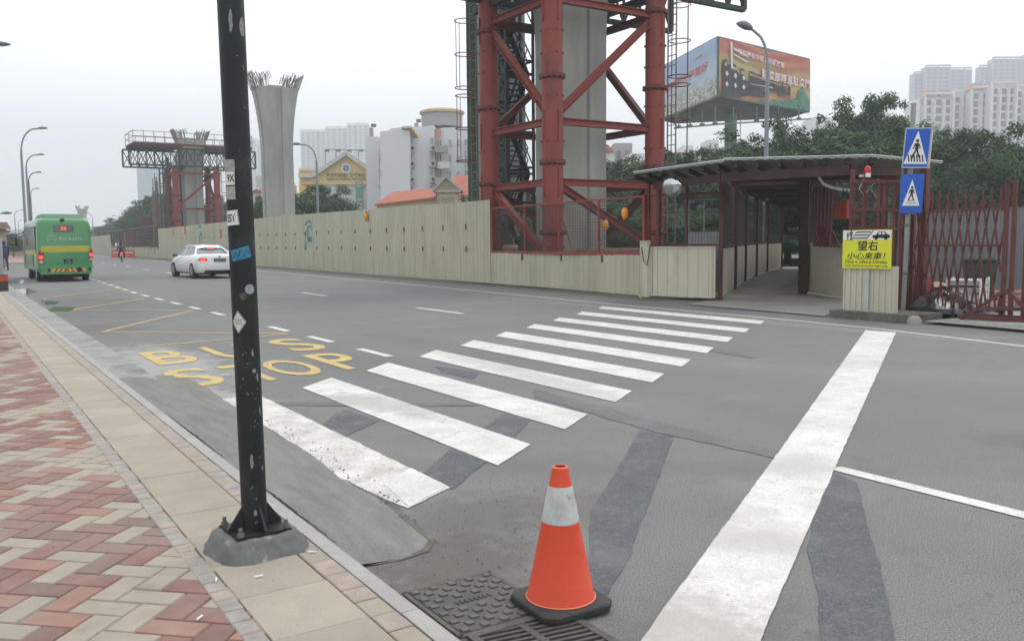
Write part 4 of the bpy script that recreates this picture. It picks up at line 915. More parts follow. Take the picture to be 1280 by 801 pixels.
for wl in (lw, rw):
    for z in (3.15, 1.32):
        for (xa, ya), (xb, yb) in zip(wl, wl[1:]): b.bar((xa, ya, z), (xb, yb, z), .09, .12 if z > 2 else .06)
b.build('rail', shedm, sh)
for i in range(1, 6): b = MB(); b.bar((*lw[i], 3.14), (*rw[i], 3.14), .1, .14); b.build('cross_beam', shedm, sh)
for k in range(9):
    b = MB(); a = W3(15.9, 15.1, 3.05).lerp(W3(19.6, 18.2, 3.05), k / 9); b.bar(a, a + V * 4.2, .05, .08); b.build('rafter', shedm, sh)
# front beam under the eave, brackets, left mesh wall
FB0, FB1, FB2 = P3(818, 233, 21.9), P3(902, 222, 19.9), P3(1062, 213, 18.6)
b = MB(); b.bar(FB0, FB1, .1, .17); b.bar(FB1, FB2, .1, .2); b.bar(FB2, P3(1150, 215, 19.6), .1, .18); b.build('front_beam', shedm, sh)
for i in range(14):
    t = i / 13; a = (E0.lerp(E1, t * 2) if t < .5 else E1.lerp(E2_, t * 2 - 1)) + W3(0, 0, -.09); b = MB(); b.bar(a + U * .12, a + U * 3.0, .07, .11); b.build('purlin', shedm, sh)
A_l, B_l = W3(15.19, 17.1, 0), W3(15.72, 15.0, 0)
mf = thing('mesh_partition', 'red framed wire mesh partition above the cream panel, behind the round mirror', 'mesh partition', A_l)
b = MB()
for t in (0, .14, .52, .97): p = A_l.lerp(B_l, t) + W3(.12, .05, 0); b.bar(p + W3(0, 0, .05), p + W3(0, 0, 2.95), .09 if t == .14 else .055)
for z in (1.36, 2.62): b.bar(A_l + W3(.12, .05, z), B_l + W3(.12, .05, z), .05)
b.build('frame', redpost, mf); b = MB(); b.grid(A_l + W3(.12, .05, 0), B_l + W3(.12, .05, 0), 1.36, 2.62, .085, .006); b.build('wire_mesh', wire, mf)
def panel(name, label, a, c, z0, z1, m, th=.05, ribs=True, cat='panel', group=None):
    t = thing(name, label, cat, (a[0], a[1], 0), group=group); A, C_ = W3(*a, 0), W3(*c, 0); L = (C_ - A).length; d = (C_ - A) / L; n = W3(-d.y, d.x, 0); n = n if n.x < 0 else -n
    b = MB(); b.bar(A + W3(0, 0, (z0 + z1) / 2), C_ + W3(0, 0, (z0 + z1) / 2), th, z1 - z0)
    b.build('board', m, t)
    if ribs:
        b = MB(); k = max(2, int(L / .28))
        for i in range(k): p = A + d * (L * (i + .5) / k) + n * (th / 2 + .008); b.bar(p + W3(0, 0, z0 + .02), p + W3(0, 0, z1 - .02), .05, .016, upv=n)
        b.build('rib', m, t)
    b = MB()
    for z in (z0, z1): b.bar(A + n * .01 + W3(0, 0, z), C_ + n * .01 + W3(0, 0, z), th + .03, .03)
    for p in (A, C_): b.bar(p + n * .01 + W3(0, 0, z0), p + n * .01 + W3(0, 0, z1), .03, th + .03, upv=d)
    b.build('edge_trim', m, t); return t
panel('gate_leaf', 'wide cream sheet metal gate leaf left of the walkway entrance', (15.05, 16.72), (15.42, 14.95), .1, 1.31, panel_m, ribs=True, cat='gate')
panel('gate_leaf', 'narrow upright pale panel with hanging cable between low hoarding and wide cream gate leaf', (15.06, 17.14), (15.06, 16.84), .05, 1.46, panel_m, ribs=False, cat='gate')
b = MB(); a = W3(14.98, 17.05, 1.3); b.tube([a, a + W3(-.02, -.1, -.35), a + W3(-.02, -.22, -.45), a + W3(-.02, -.3, -.2), a + W3(0, -.32, .1)], .012, 6); b.build('cable', black, bpy.data.objects['gate_leaf.001'])
b = MB(); b.tube([W3(14.95, 17.2, .12), W3(14.85, 16.95, .05), W3(14.7, 16.75, .03)], .02, 6); tag(b.build('hose', yel, origin=W3(14.95, 17.2, 0)), 'short yellow hose end at the foot of the narrow upright panel', 'hose')
panel('gate_leaf', 'cream panel at the right inside the walkway, next to the thick dark post', (19.35, 15.3), (18.19, 13.37), .08, 1.33, panel_m, ribs=False, cat='gate')
# box with warning sign
bx = thing('barrier_box', 'pale corrugated box barrier under the yellow warning sign on a mossy concrete foot', 'barrier', (14.12, 9.9, 0))
b = MB(); b.box((14.24, 9.9, .56), (.18, 1.02, .84)); b.build('box', panel_m, bx)
b = MB()
for k in range(9):
    if k == 4: continue
    y = 10.38 - k * .12; b.box((14.14, y, .56), (.02, .03, .82))
b.build('rib', panel_m, bx); b = MB(); b.box((14.125, 9.88, .56), (.03, .07, .84)); b.build('centre_strip', signgrey, bx)
b = MB(); pts = rough_poly([W3(13.95, 10.55, -.02), W3(13.95, 8.95, -.02), W3(14.9, 8.9, -.02), W3(14.9, 10.6, -.02)], .2, .05, 3); b.prism(pts, (0, 0, .17)); b.build('concrete_foot', mud, bx)
b = MB(); b.lathe((14.0, 8.85, .0), [(.13, -.02), (.12, .08), (.07, .14), (.01, .155)], 12); b.build('stone', conc_floor, bx, smooth=60)
# sign
sg = thing('warning_sign', 'yellow and white sign telling pedestrians to look right, with car and walker symbols', 'sign', (14.08, 9.88, 1.0))
sx0, sx1 = G(1055, 397, 0), G(1113, 402, 0); SWd = 1.0; SHt = .70
Sc = Vector((14.09, 9.89, 1.29)); fS = lambda dz=0: (lambda x, y: Vector((Sc.x - .013 - dz, Sc.y - x, Sc.z + y)))
b = MB(); b.box(Sc, (.02, SWd, SHt)); b.build('board', signyel, sg)
b = MB(); f = fS(.001); b.quad(f(-SWd / 2 + .01, .17), f(SWd / 2 - .01, .17), f(SWd / 2 - .01, SHt / 2 - .01), f(-SWd / 2 + .01, SHt / 2 - .01)); b.build('white_band', whitem, sg)
b = MB(); f = fS(.003)
def pix(px, py): return ((px - 1084.3) / 57.5 * SWd, (311 - py) / 42 * SHt)
def poly2(b, pts, f):
    vs = [f(*p) for p in pts]; b.add(vs, [tuple(range(len(vs)))])
def walker(b, cx, cy, h_, f):                      # pictogram: head, body, arms, legs
    poly2(b, [(cx + x, cy + y) for x, y in disc2((0, h_ * .42), h_ * .085)], f)
    poly2(b, [(cx - h_ * .1, cy + h_ * .32), (cx + h_ * .1, cy + h_ * .32), (cx + h_ * .07, cy - h_ * .02), (cx - h_ * .07, cy - h_ * .02)], f)
    stroke(b, [(cx - h_ * .13, cy + h_ * .3), (cx - h_ * .15, cy - 0)], h_ * .06, f); stroke(b, [(cx + h_ * .13, cy + h_ * .3), (cx + h_ * .15, cy)], h_ * .06, f)
    stroke(b, [(cx - h_ * .04, cy), (cx - h_ * .06, cy - h_ * .48)], h_ * .075, f); stroke(b, [(cx + h_ * .04, cy), (cx + h_ * .06, cy - h_ * .48)], h_ * .075, f)
walker(b, -.39, .235, .15, f); walker(b, -.32, .255, .2, f)
for y0, x0, x1 in ((.31, -.2, .09), (.255, -.24, .05), (.2, -.28, .01)): stroke(b, [(x0, y0), (x1, y0)], .022, f)
for k in range(3): stroke(b, [(-.2 - k * .04, .31 - k * .055), (-.24 - k * .04, .285 - k * .055)], .018, f)
stroke(b, [(.0, .185), (.14, .335)], .018, f)
poly2(b, [(.13, .2), (.12, .245), (.2, .262), (.24, .315), (.38, .315), (.42, .262), (.47, .255), (.475, .2)], f)
for x in (.2, .39): poly2(b, disc2((x, .2), .034), f)
f5 = fS(.003)
put_text(b, '望右', 1, lambda x, y: f5(x + .03, y + .065), width=.42, height=.18, bold=.012)
put_text(b, '小心來車！', 1, lambda x, y: f5(x - .0, y - .12), width=.8, height=.13, bold=.008, shear=.2)
b.build('lettering', signblk, sg)
b = MB(); put_text(b, 'Pare e olhe à Direita', 1, lambda x, y: f5(x, y - .225), width=.86, height=.065, bold=.008); put_text(b, 'Stop and look to the right side', 1, lambda x, y: f5(x, y - .305), width=.88, height=.055, bold=.008); b.build('small_lettering', mat('dark_olive_ink', (.12, .12, .01)), sg)
b = MB(); 
for (xa, xb, ya, yb) in ((.33, .36, .238, .295),): pass
b.quad(fS(.0045)(.24, .265), fS(.0045)(.3, .265), fS(.0045)(.3, .302), fS(.0045)(.255, .302)); b.quad(fS(.0045)(.32, .265), fS(.0045)(.385, .265), fS(.0045)(.365, .302), fS(.0045)(.32, .302)); b.build('window_symbol', whitem, sg)
# red frame with mesh behind the sign
fr = thing('mesh_gate', 'red steel framed gate with wire mesh behind the yellow warning sign', 'gate frame', flat(P3(1064, 300, 17.4)))
b = MB()
for px, tp in ((1064, 212), (1079, 215), (1098, 230), (1105, 230), (1118, 226), (1127, 236)):
    p = P3(px, 300, 17.4 - (px - 1064) * .012); tpz = P3(px, tp, 17.4 - (px - 1064) * .012).z; b.bar((p.x, p.y, .05), (p.x, p.y, tpz), .07)
for py in (227, 262, 286): b.bar(P3(1064, py, 17.4), P3(1128, py, 16.6), .06)
b.build('frame', redpost, fr)
b = MB(); a, c = flat(P3(1064, 300, 17.4)), flat(P3(1127, 300, 16.7)); b.grid(a, c, 1.3, 2.65, .07, .008); b.build('wire_mesh', redpost, fr)
fr2 = thing('steel_gate', 'narrow red gate with post and mesh between the signpost and the folding lattice gate', 'gate frame', flat(P3(1140, 300, 16.9)))
b = MB()
for px, wd in ((1136, .06), (1141, .06), (1154, .13)): p = P3(px, 300, 16.9 - (px - 1136) * .02); b.bar((p.x, p.y, .05), (p.x, p.y, P3(px, 206 if wd > .1 else 268, 16.9).z), wd)
b.bar(P3(1131, 332, 17), P3(1154, 334, 16.6), .09, .05); b.build('frame', redpost, fr2)
# beacon, cables and light string, round mirror
p = P3(1084.5, 214, 17.2); t = thing('beacon_lamp', 'red beacon lamp with white base under the walkway roof', 'beacon', p - W3(0, 0, .12))
b = MB(); b.lathe(p, [(.05, -.04), (.055, .0), (.055, .06), (.04, .09), (.01, .1)], 14); b.build('lens', mat('beacon_red', (.5, .03, .025), .3), t, smooth=60); b = MB(); b.lathe(p, [(.06, -.12), (.06, -.04)], 14); b.build('base', whitem, t, smooth=60)
b = MB(); b.box(P3(1077, 220, 17.2), (.06, .08, .04)); b.tube([P3(1080, 224, 17.2), P3(1074, 236, 17.2), P3(1080, 244, 17.2), P3(1090, 232, 17.2), P3(1098, 224, 17.2)], .01, 5); b.tube([P3(1088, 236, 17.2), P3(1098, 250, 17.2), P3(1103, 268, 17.2)], .01, 5); b.build('wiring', signgrey, t)
b = MB(); pts = [P3(1024, 221, 20), P3(1030, 229, 20), P3(1040, 233, 20), P3(1052, 235.5, 20), P3(1070, 237, 20)]; b.tube(pts, .01, 5)
for a_, c_ in zip(pts, pts[1:]):
    for k in range(4): q = a_.lerp(c_, k / 4); b.lathe(q - W3(0, 0, .03), [(.022, -.03), (.03, 0), (.02, .03)], 6)
tag(b.build('light_string', whitem, origin=pts[0]), 'sagging string of small white bulbs under the walkway roof', 'light string')
p = P3(841, 233, 21.1); t = thing('convex_mirror', 'round convex traffic mirror under the left end of the walkway roof', 'mirror', p)
dirc = Vector((-p.x, -p.y, .2)).normalized(); q_ = (dirc + Vector((0, .35, -.15))).normalized().to_track_quat('Z', 'Y').to_matrix()
b = MB(); b.lathe(p, [(.25, 0), (.22, .035), (.17, .06), (.1, .085), (.04, .095), (.002, .097)], 32, axis=q_); b.build('glass', mirror_m, t, smooth=60)
b = MB(); b.tube([p + q_ @ W3(.255 * math.cos(2 * math.pi * k / 32), .255 * math.sin(2 * math.pi * k / 32), 0) for k in range(33)], .014, 6, cap=False); b.lathe(p, [(.25, -.01), (.1, -.06)], 24, axis=q_); b.build('rim', lampdark, t, smooth=60)
b = MB(); b.bar(p - dirc * .06, p - dirc * .3 + W3(0, 0, .25), .04); b.build('bracket', redpost, t)
# grey utility cabinet behind mesh, pipe stand
p = flat(P3(879, 300, 22.6)); t = thing('utility_cabinet', 'grey metal utility cabinet behind the mesh partition left of the walkway', 'cabinet', p, R(-35))
b = MB(); b.box((0, 0, .9), (.75, .5, 1.5)); b.box((0, 0, 1.66), (.8, .55, .04)); b.build('housing', signgrey, t, local=True, bevel=.01)
b = MB(); b.box((-.2, -.26, .95), (.34, .02, 1.3)); b.box((.19, -.26, .95), (.34, .02, 1.3)); b.build('door', galv, t, local=True)
b = MB(); q = P3(860, 300, 23.5)
for px in (861, 880): c = P3(px, 300, 24); b.tube([(c.x, c.y, 0), (c.x, c.y, P3(px, 250, 24).z)], .025, 6)
b.bar(P3(858, 251, 24), P3(900, 249, 24), .035); b.box(P3(862, 252, 24), (.2, .2, .06)); b.box(P3(877, 258, 24), (.14, .14, .1))
tag(b.build('pipe_stand', galv, origin=flat(q)), 'thin galvanised pipe stand behind the mesh partition near the cabinet', 'pipe stand')
# folded gate bars
b = MB(); rnd = random.Random(3)
for k in range(5): p = P3(1019 + k * 4.5, 300, 21.5 - k * .1); b.bar((p.x, p.y, 1.3), (p.x + .05, p.y, 2.75), .06)
for k in range(6): a = P3(1018 + k * 4, 285, 21.3); c = P3(1026 + k * 4.6, 309, 21.1); b.bar(a, c, .045)
tag(b.build('folded_gate', redpost, origin=flat(P3(1028, 300, 21.3))), 'bundle of folded red gate bars over the cream panel inside the shed', 'folded gate')
b = MB(); b.box(P3(1056, 262, 22), (.35, .35, .45)); tag(b.build('red_sign_box', mat('orange_red', (.5, .09, .05)), origin=P3(1056, 262, 22)), 'small orange red box hanging in the shadow left of the warning sign frame', 'box')
# signpost
sp = flat(G(1128.5, 396), .02); t = thing('signpost', 'slim grey signpost with cable clamps between the box barrier and the lattice gate', 'signpost', sp)
b = MB(); lean = W3(.012, -.014, 1); b.tube([sp, sp + lean * 3.95], .045, 14); b.build('post', postgrey, t, smooth=50)
b = MB(); 
for z in (.8, 1.7, 2.55): b.lathe(sp + lean * z, [(.052, -.03), (.052, .03)], 12)
b.build('clamp', lampdark, t)
b = MB(); b.tube([sp + W3(-.06, .02, 3.0), sp + W3(-.09, .05, 2.6), sp + W3(-.1, .05, 2.3), sp + W3(-.03, 0, 1.9)], .02, 5); b.build('conduit', lampdark, t)
def pedsign(label, pxc, pyc, wpx, hpx, yawdeg, rollr, thick, border, d_):
    c = P3(pxc, pyc, d_); wd, hg = wpx * d_ / FPX, hpx * d_ / FPX; base = math.atan2(-c.y, -c.x) + R(yawdeg)
    nrm = Vector((math.cos(base), math.sin(base), 0)); rt = Vector((-nrm.y, nrm.x, 0)); up = Vector((0, 0, 1))
    cr, sr = math.cos(rollr), math.sin(rollr); 
    fn = lambda dz: (lambda x, y: c + nrm * dz + rt * (x * cr - y * sr) + up * (x * sr + y * cr))
    t = thing('pedestrian_sign', label, 'sign', c); f0 = fn(0); b = MB(); b.prism([f0(-wd / 2, -hg / 2), f0(wd / 2, -hg / 2), f0(wd / 2, hg / 2), f0(-wd / 2, hg / 2)], -nrm * thick); b.build('housing', signgrey if border else blue, t)
    m_ = .022 if border else .002; b = MB(); f1 = fn(.003); b.quad(f1(-wd / 2 + m_, -hg / 2 + m_), f1(wd / 2 - m_, -hg / 2 + m_), f1(wd / 2 - m_, hg / 2 - m_), f1(-wd / 2 + m_, hg / 2 - m_)); b.build('blue_face', blue, t)
    return t, fn, wd, hg
def tri_sign(t, fn, wd, hg, k=1.0):
    f2, f3 = fn(.006), fn(.009); b = MB()
    tw_, tb, tt = wd * .44 * k, -hg * .4 * (k if k == 1 else .78), hg * .42 * (k if k == 1 else .85); poly2(b, [(-tw_, tb), (tw_, tb), (0, tt)], f2); b.build('white_triangle', whitem, t)
    b = MB(); H_ = (tt - tb); cy = tb + H_ * .43
    poly2(b, disc2((0.005, cy + H_ * .27), H_ * .05), f3)
    poly2(b, [(-H_ * .05, cy + H_ * .2), (H_ * .06, cy + H_ * .2), (H_ * .05, cy), (-H_ * .04, cy)], f3)
    stroke(b, [(-H_ * .05, cy + H_ * .18), (-H_ * .1, cy + H_ * .02)], H_ * .03, f3); stroke(b, [(H_ * .06, cy + H_ * .18), (H_ * .1, cy + H_ * .04)], H_ * .03, f3)
    stroke(b, [(0, cy), (-H_ * .08, cy - H_ * .15), (-H_ * .1, cy - H_ * .25)], H_ * .045, f3); stroke(b, [(H_ * .02, cy), (H_ * .06, cy - H_ * .14), (H_ * .1, cy - H_ * .24)], H_ * .045, f3)
    return b, f3, H_, tb, tw_
t, fn, wd, hg = pedsign('upper blue box sign with pedestrian on striped crossing in a white triangle', 1146, 185, 31, 49, -14, R(-4), .1, True, 16.25)
b, f3, H_, tb, tw_ = tri_sign(t, fn, wd, hg)
for k in range(6): x = -tw_ * .66 + k * tw_ * .24; stroke(b, [(x, tb + H_ * .28), (x + tw_ * .12, tb + H_ * .06)], .022, f3)
b.build('pictogram', signblk, t)
t, fn, wd, hg = pedsign('lower plain blue plate with a smaller pedestrian triangle, on the same post', 1139.5, 242, 26, 48, -6, R(-2), .015, False, 16.3)
b, f3, H_, tb, tw_ = tri_sign(t, fn, wd, hg, .86)
stroke(b, [(-tw_ * .6, tb + H_ * .1), (tw_ * .6, tb + H_ * .1)], .01, f3); stroke(b, [(-tw_ * .4, tb + H_ * .2), (tw_ * .45, tb + H_ * .2)], .01, f3)
b.build('pictogram', signblk, t)
# folding lattice gate
A, B = W3(15.35, 9.75, 0), W3(14.85, 7.85, 0); L = (B - A).length; D_ = (B - A) / L; nD = W3(-D_.y, D_.x, 0)
lg = thing('lattice_gate', 'red folding lattice gate on small wheels in front of the rubbish heap', 'gate', A)
b = MB(); sp_ = .19; slope_ = .36; z0, z1 = .22, 2.15
for sgn in (-1, 1):
    k = -5
    while k * sp_ < L + 1.2:
        s0 = k * sp_; za, zb = z0, z1; s1 = s0 + sgn * slope_
        def at(z): return s0 + (s1 - s0) * (z - z0) / (z1 - z0)
        zs = [z for z in [z0 + (z1 - z0) * i / 60 for i in range(61)] if 0 <= at(z) <= L]
        if len(zs) > 4:
            za, zb = zs[0], zs[-1] + (.12 if zs[-1] > z1 - .05 else 0); b.bar(A + D_ * at(za) + nD * sgn * .014 + W3(0, 0, za), A + D_ * at(zb) + nD * sgn * .014 + W3(0, 0, zb), .034, .012, upv=nD)
        k += 1
for k in range(int(L / sp_) + 1): s = min(L, k * sp_); p = A + D_ * s; b.bar(p + W3(0, 0, 2.0), p + W3(0, 0, 2.33), .034, .012, upv=nD)
b.build('lattice', redpost, lg)
b = MB(); b.bar(A + W3(0, 0, 1.35), B + W3(0, 0, 1.35), .03); b.bar(A + W3(0, 0, 1.95), B + W3(0, 0, 1.95), .02); b.build('rail', redpost, lg)
b = MB()
for s in (0, L * .25, L * .5, L * .78, L): p = A + D_ * s; b.lathe(p + W3(0, 0, .09), [(.04, -.015), (.04, .015)], 12, axis=Matrix.Rotation(R(90), 3, 'X')); b.bar(p + W3(0, 0, .1), p + W3(0, 0, .3), .03)
b.build('wheel', rubber, lg)
eg = thing('gate_post', 'red A-braced steel end post of the folding gate at the right edge', 'gate post', W3(14.8, 7.7, 0))
b = MB(); b0 = W3(14.78, 7.62, .12)
for dd in (0, .13, .34, .6): p = W3(14.8, 7.78 - dd, 0); b.bar(p + W3(0, 0, .12), p + W3(.0, 0, 2.42), .06)
b.bar(W3(14.8, 7.78, 2.4), W3(14.8, 7.65, 2.4), .06); b.build('post', redpost, eg)
b = MB(); b.bar(W3(14.5, 8.35, .14), W3(14.7, 7.0, .14), .07); b.bar(W3(14.95, 8.3, .14), W3(15.1, 7.1, .14), .07); b.bar(W3(14.55, 8.25, .16), W3(14.78, 7.72, .62), .06); b.bar(W3(14.7, 7.2, .16), W3(14.78, 7.7, .62), .06); b.bar(W3(14.55, 8.0, .3), W3(14.85, 7.5, .3), .05); b.build('brace', redpost, eg)
b = MB(); 
for q in ((14.52, 8.3), (14.68, 7.9), (14.75, 7.3)): b.lathe(W3(*q, .06), [(.05, -.02), (.05, .02)], 12, axis=Matrix.Rotation(R(90), 3, 'Y'))
b.build('wheel', rubber, eg)
eg2 = dup(eg, loc=(15.3, 6.9, 0), label='further red braced gate post partly cut by the right edge of the view')
# yard behind the gate
t = thing('yard_fence', 'pale grey corrugated fence at the back of the yard behind the lattice gate', 'fence', flat(P3(1120, 300, 25)))
b = MB(); a, c = flat(P3(1100, 300, 26)), flat(P3(1420, 300, 20)); n = 60
for i in range(n):
    p, q = a.lerp(c, i / n), a.lerp(c, (i + .7) / n); r_ = a.lerp(c, (i + .76) / n) + W3(-.03, -.01, 0); s_ = a.lerp(c, (i + .94) / n) + W3(-.03, -.01, 0); e_ = a.lerp(c, (i + 1) / n)
    for u_, v_ in ((p, q), (q, r_), (r_, s_), (s_, e_)): b.quad(u_ + W3(0, 0, .05), v_ + W3(0, 0, .05), v_ + W3(0, 0, 2.25), u_ + W3(0, 0, 2.25))
b.build('sheet_metal', mat('pale_grey_sheet', (.25, .265, .28), .6, var=.06, scale=.8, dirt=[((.3, .3, .29), .55, .75, 1.2, .5)]), t)
b = MB(); b.bar(a + W3(0, 0, 2.27), c + W3(0, 0, 2.27), .06); b.build('rail', redpost, t)
p = flat(P3(1227, 300, 18.6), .06); t = thing('wheelie_bin', 'dark green wheeled rubbish bin behind the lattice gate', 'bin', p, R(25))
b = MB(); b.loft([[Vector((x * k, y * k, z)) for x, y in ((-.28, -.33), (.28, -.33), (.28, .33), (-.28, .33))] for k, z in ((.72, .02), (.8, .35), (1, .92))]); b.build('body', bingreen, t, local=True, bevel=.012)
b = MB(); b.box((0, 0, .95), (.66, .74, .05)); b.box((-.33, 0, .97), (.08, .6, .05)); b.build('lid', mat('bin_lid', (.05, .12, .09), .5), t, local=True, bevel=.01)
b = MB(); [b.lathe((.22, s, .1), [(.1, -.03), (.1, .03)], 14, axis=Matrix.Rotation(R(90), 3, 'X')) for s in (-.3, .3)]; b.build('wheel', rubber, t, local=True)
p = flat(P3(1151, 300, 17.3), .06); b = MB(); b.loft([[p + Vector((x * k, y * k, z)) for x, y in ((-.16, -.16), (.16, -.16), (.18, .16), (-.18, .16))] for k, z in ((1, 0), (1.05, .35), (.95, .7), (.7, .72))]); tag(b.build('jerrycan', mat('faded_red_plastic', (.2, .03, .03), .5), origin=p, bevel=.02), 'dull red plastic container beside the black plastic heap behind the gate', 'container')
def heap(name, label, px, py, d_, sx, sy, sz, m, seed):
    p = flat(P3(px, py, d_), .04); b = MB(); rings = []; n = 40
    for j in range(10):
        t_ = j / 9; ring = []
        for k in range(n):
            a = 2 * math.pi * k / n; nv = mnoise.noise(Vector((math.cos(a) * 2.4 + seed, math.sin(a) * 2.4, t_ * 3))) ; rr = math.cos(t_ * math.pi / 2) * (1 + .45 * nv) + .02
            ring.append(p + Vector((sx * rr * math.cos(a), sy * rr * math.sin(a), sz * math.sin(t_ * math.pi / 2) * (1 + .3 * mnoise.noise(Vector((math.cos(a) * 3, math.sin(a) * 3 + seed, 5)))))))
        rings.append(ring)
    b.loft(rings); o = b.build(name, m, origin=p, smooth=30); return tag(o, label, 'heap')
heap('plastic_heap', 'crumpled black plastic sheeting heaped at the foot of the lattice gate', 1186, 300, 16.3, .62, .6, .46, blackbag, 1)
heap('plastic_heap', 'smaller dark grey plastic bundle right of the crumpled black sheeting', 1210, 300, 15.9, .3, .36, .26, blackbag, 7)
def boards(label, pts, d0, m, th=.04):
    b = MB(); q = [P3(x, y, d) for x, y, d in pts]; nn = (q[1] - q[0]).cross(q[3] - q[0]).normalized() * th; b.prism(q, nn); tag(b.build('leaning_board', m, origin=q[0]), label, 'board')
boards('pinkish brown board leaning diagonally behind the gate lattice', [(1163, 352, 18.2), (1176, 352, 18.2), (1222, 398, 16.2), (1205, 402, 16.2)], 0, mat('brown_board', (.3, .17, .13), var=.2, scale=5))
boards('pale tan plank sloping down over the plastic heap', [(1176, 353, 17.8), (1190, 356, 17.6), (1232, 399, 15.8), (1222, 401, 15.8)], 0, woodb)
boards('dark narrow plank under the pale tan plank', [(1178, 360, 17.4), (1183, 362, 17.4), (1216, 400, 16.0), (1209, 401, 16.0)], 0, redpost)
t = thing('plastic_crate', 'large white slatted plastic crate standing below the green bin', 'crate', flat(P3(1212, 300, 17.6), .05), R(20))
b = MB()
for k in range(4): b.box((0, 0, .12 + k * .14), (.95, .6, .1))
b.build('slats', mat('dirty_white_plastic', (.38, .39, .36), .6), t, local=True); b = MB()
for x in (-.47, -.15, .16, .47):
    for y in (-.3, .3): b.box((x, y, .33), (.05, .03, .6))
b.build('frame', whitem, t, local=True)
b = MB(); rnd = random.Random(2)
for _ in range(60): p = P3(rnd.uniform(1130, 1285), 300, rnd.uniform(18, 22)); b.box((p.x, p.y, .08), (rnd.uniform(.1, .4), rnd.uniform(.1, .3), rnd.uniform(.05, .25)), rnd.random() * 3)
tag(b.build('rubble', mat('brick_rubble', (.32, .2, .17), var=.4, scale=4)), kind='stuff')

# ================================================================== LAMPS
def street_lamp(label, base, hgt, arm, dirv, r=.1, grp='street lamps', curve=1.4, head=.85, mp=None, diag=False):
    t = thing('street_lamp', label, 'street lamp', base, group=grp); d = Vector((dirv[0], dirv[1], 0)).normalized(); b = MB()
    pts = [Vector((0, 0, 0)), Vector((0, 0, hgt - curve))]
    for k in range(1, 9): a = k / 8 * R(52 if diag else 80); pts.append(Vector((0, 0, hgt - curve)) + d * (arm * .75 * (1 - math.cos(a))) + Vector((0, 0, curve * math.sin(a))))
    e_ = pts[-1] + (d * .5 + Vector((0, 0, .42)) if diag else d * arm * .35 + Vector((0, 0, .06))); pts.append(e_)
    b.tube(pts, [r, r * .75] + [r * .5] * 9, 10); b.build('pole', mp or lampgrey, t, local=True, smooth=60)
    b = MB(); sd_ = Vector((-d.y, d.x, 0)); rings = []
    for k, (u, wd, ht) in enumerate(((0, .07, .06), (.15, .15, .12), (.45, .2, .15), (.75, .15, .1), (.95, .03, .03))):
        c = e_ + (d + Vector((0, 0, .3 if diag else 0))) * head * (u - .1); wd, ht = (wd * 1.25, ht * 1.9) if diag else (wd, ht); rings.append([c + sd_ * wd * math.cos(2 * math.pi * q / 10) + Vector((0, 0, ht * math.sin(2 * math.pi * q / 10) * (1 if math.sin(2 * math.pi * q / 10) > 0 else .55))) for q in range(10)])
    b.loft(rings); b.build('lamp_head', lampdark, t, local=True, smooth=60); return t
def dirpx(px0, px1, d): a, c = flat(P3(px0, 300, d)), flat(P3(px1, 300, d)); return (c - a)
def zat(px, py, d): return P3(px, py, d).z
street_lamp('tall grey street lamp with egg-shaped head in front of the billboard', flat(P3(956, 300, 45)), zat(940, 36, 45), 1.35, dirpx(956, 930, 45), .13, curve=1.9, head=.85, diag=True)
street_lamp('grey street lamp with arm to the left, beside the bare pier and yellow clinic', flat(P3(398.5, 300, 70)), zat(380, 181, 70), 1.35, dirpx(398, 376, 70), .11)
street_lamp('nearest street lamp at the upper left corner, only its head and arm tip in view', flat(P3(-40, 300, 43)), zat(10, 57, 43), 2.0, dirpx(-34, 20, 43), .11)
street_lamp('tallest of the lamps behind the green bus, its arm reaching right over the road', flat(P3(33, 300, 75)), zat(60, 161, 75), 1.7, dirpx(33, 65, 75), .13, curve=2.0)
for px, d_, hy, ln, lb in ((38, 100, 194, 1.5, 'second lamp of the row behind the green bus, slightly lower than the tallest'), (40, 125, 216, 1.3, 'third lamp of the row behind the bus, on a reddish pole'), (41.5, 155, 236, 1.0, 'fourth and lowest lamp of the row behind the bus roof')):
    street_lamp(lb, flat(P3(px, 300, d_)), zat(px, hy, d_), ln, dirpx(px, px + 14, d_), .14, mp=redpost if d_ == 125 else None)
street_lamp('dark low street lamp reaching in from the left edge beside the bus', flat(P3(-14, 300, 70)), zat(5, 267.5, 70), 1.3, dirpx(-14, 12, 70), .08, curve=.4, mp=lampdark)
for i, (px, hy, d_, lb) in enumerate([(20, 263, 190, 'small far lamp left of the bus, taller of the pair before the hill'), (24, 275, 240, 'smallest far lamp left of the bus before the hill'), (117, 266, 200, 'far street lamp just right of the small forked pier'), (143, 272, 260, 'far lamp over the dark hedge, leftmost of four'), (152, 270, 235, 'far lamp over the hedge, second from left'), (166, 264, 205, 'far lamp over the hedge, third from left'), (183, 260, 180, 'far lamp over the hedge nearest to the rebar columns')]):
    street_lamp(lb, flat(P3(px, 300, d_)), zat(px, hy, d_), 1.6, dirpx(px, px + 8 if px < 30 else px - 8, d_), .12)

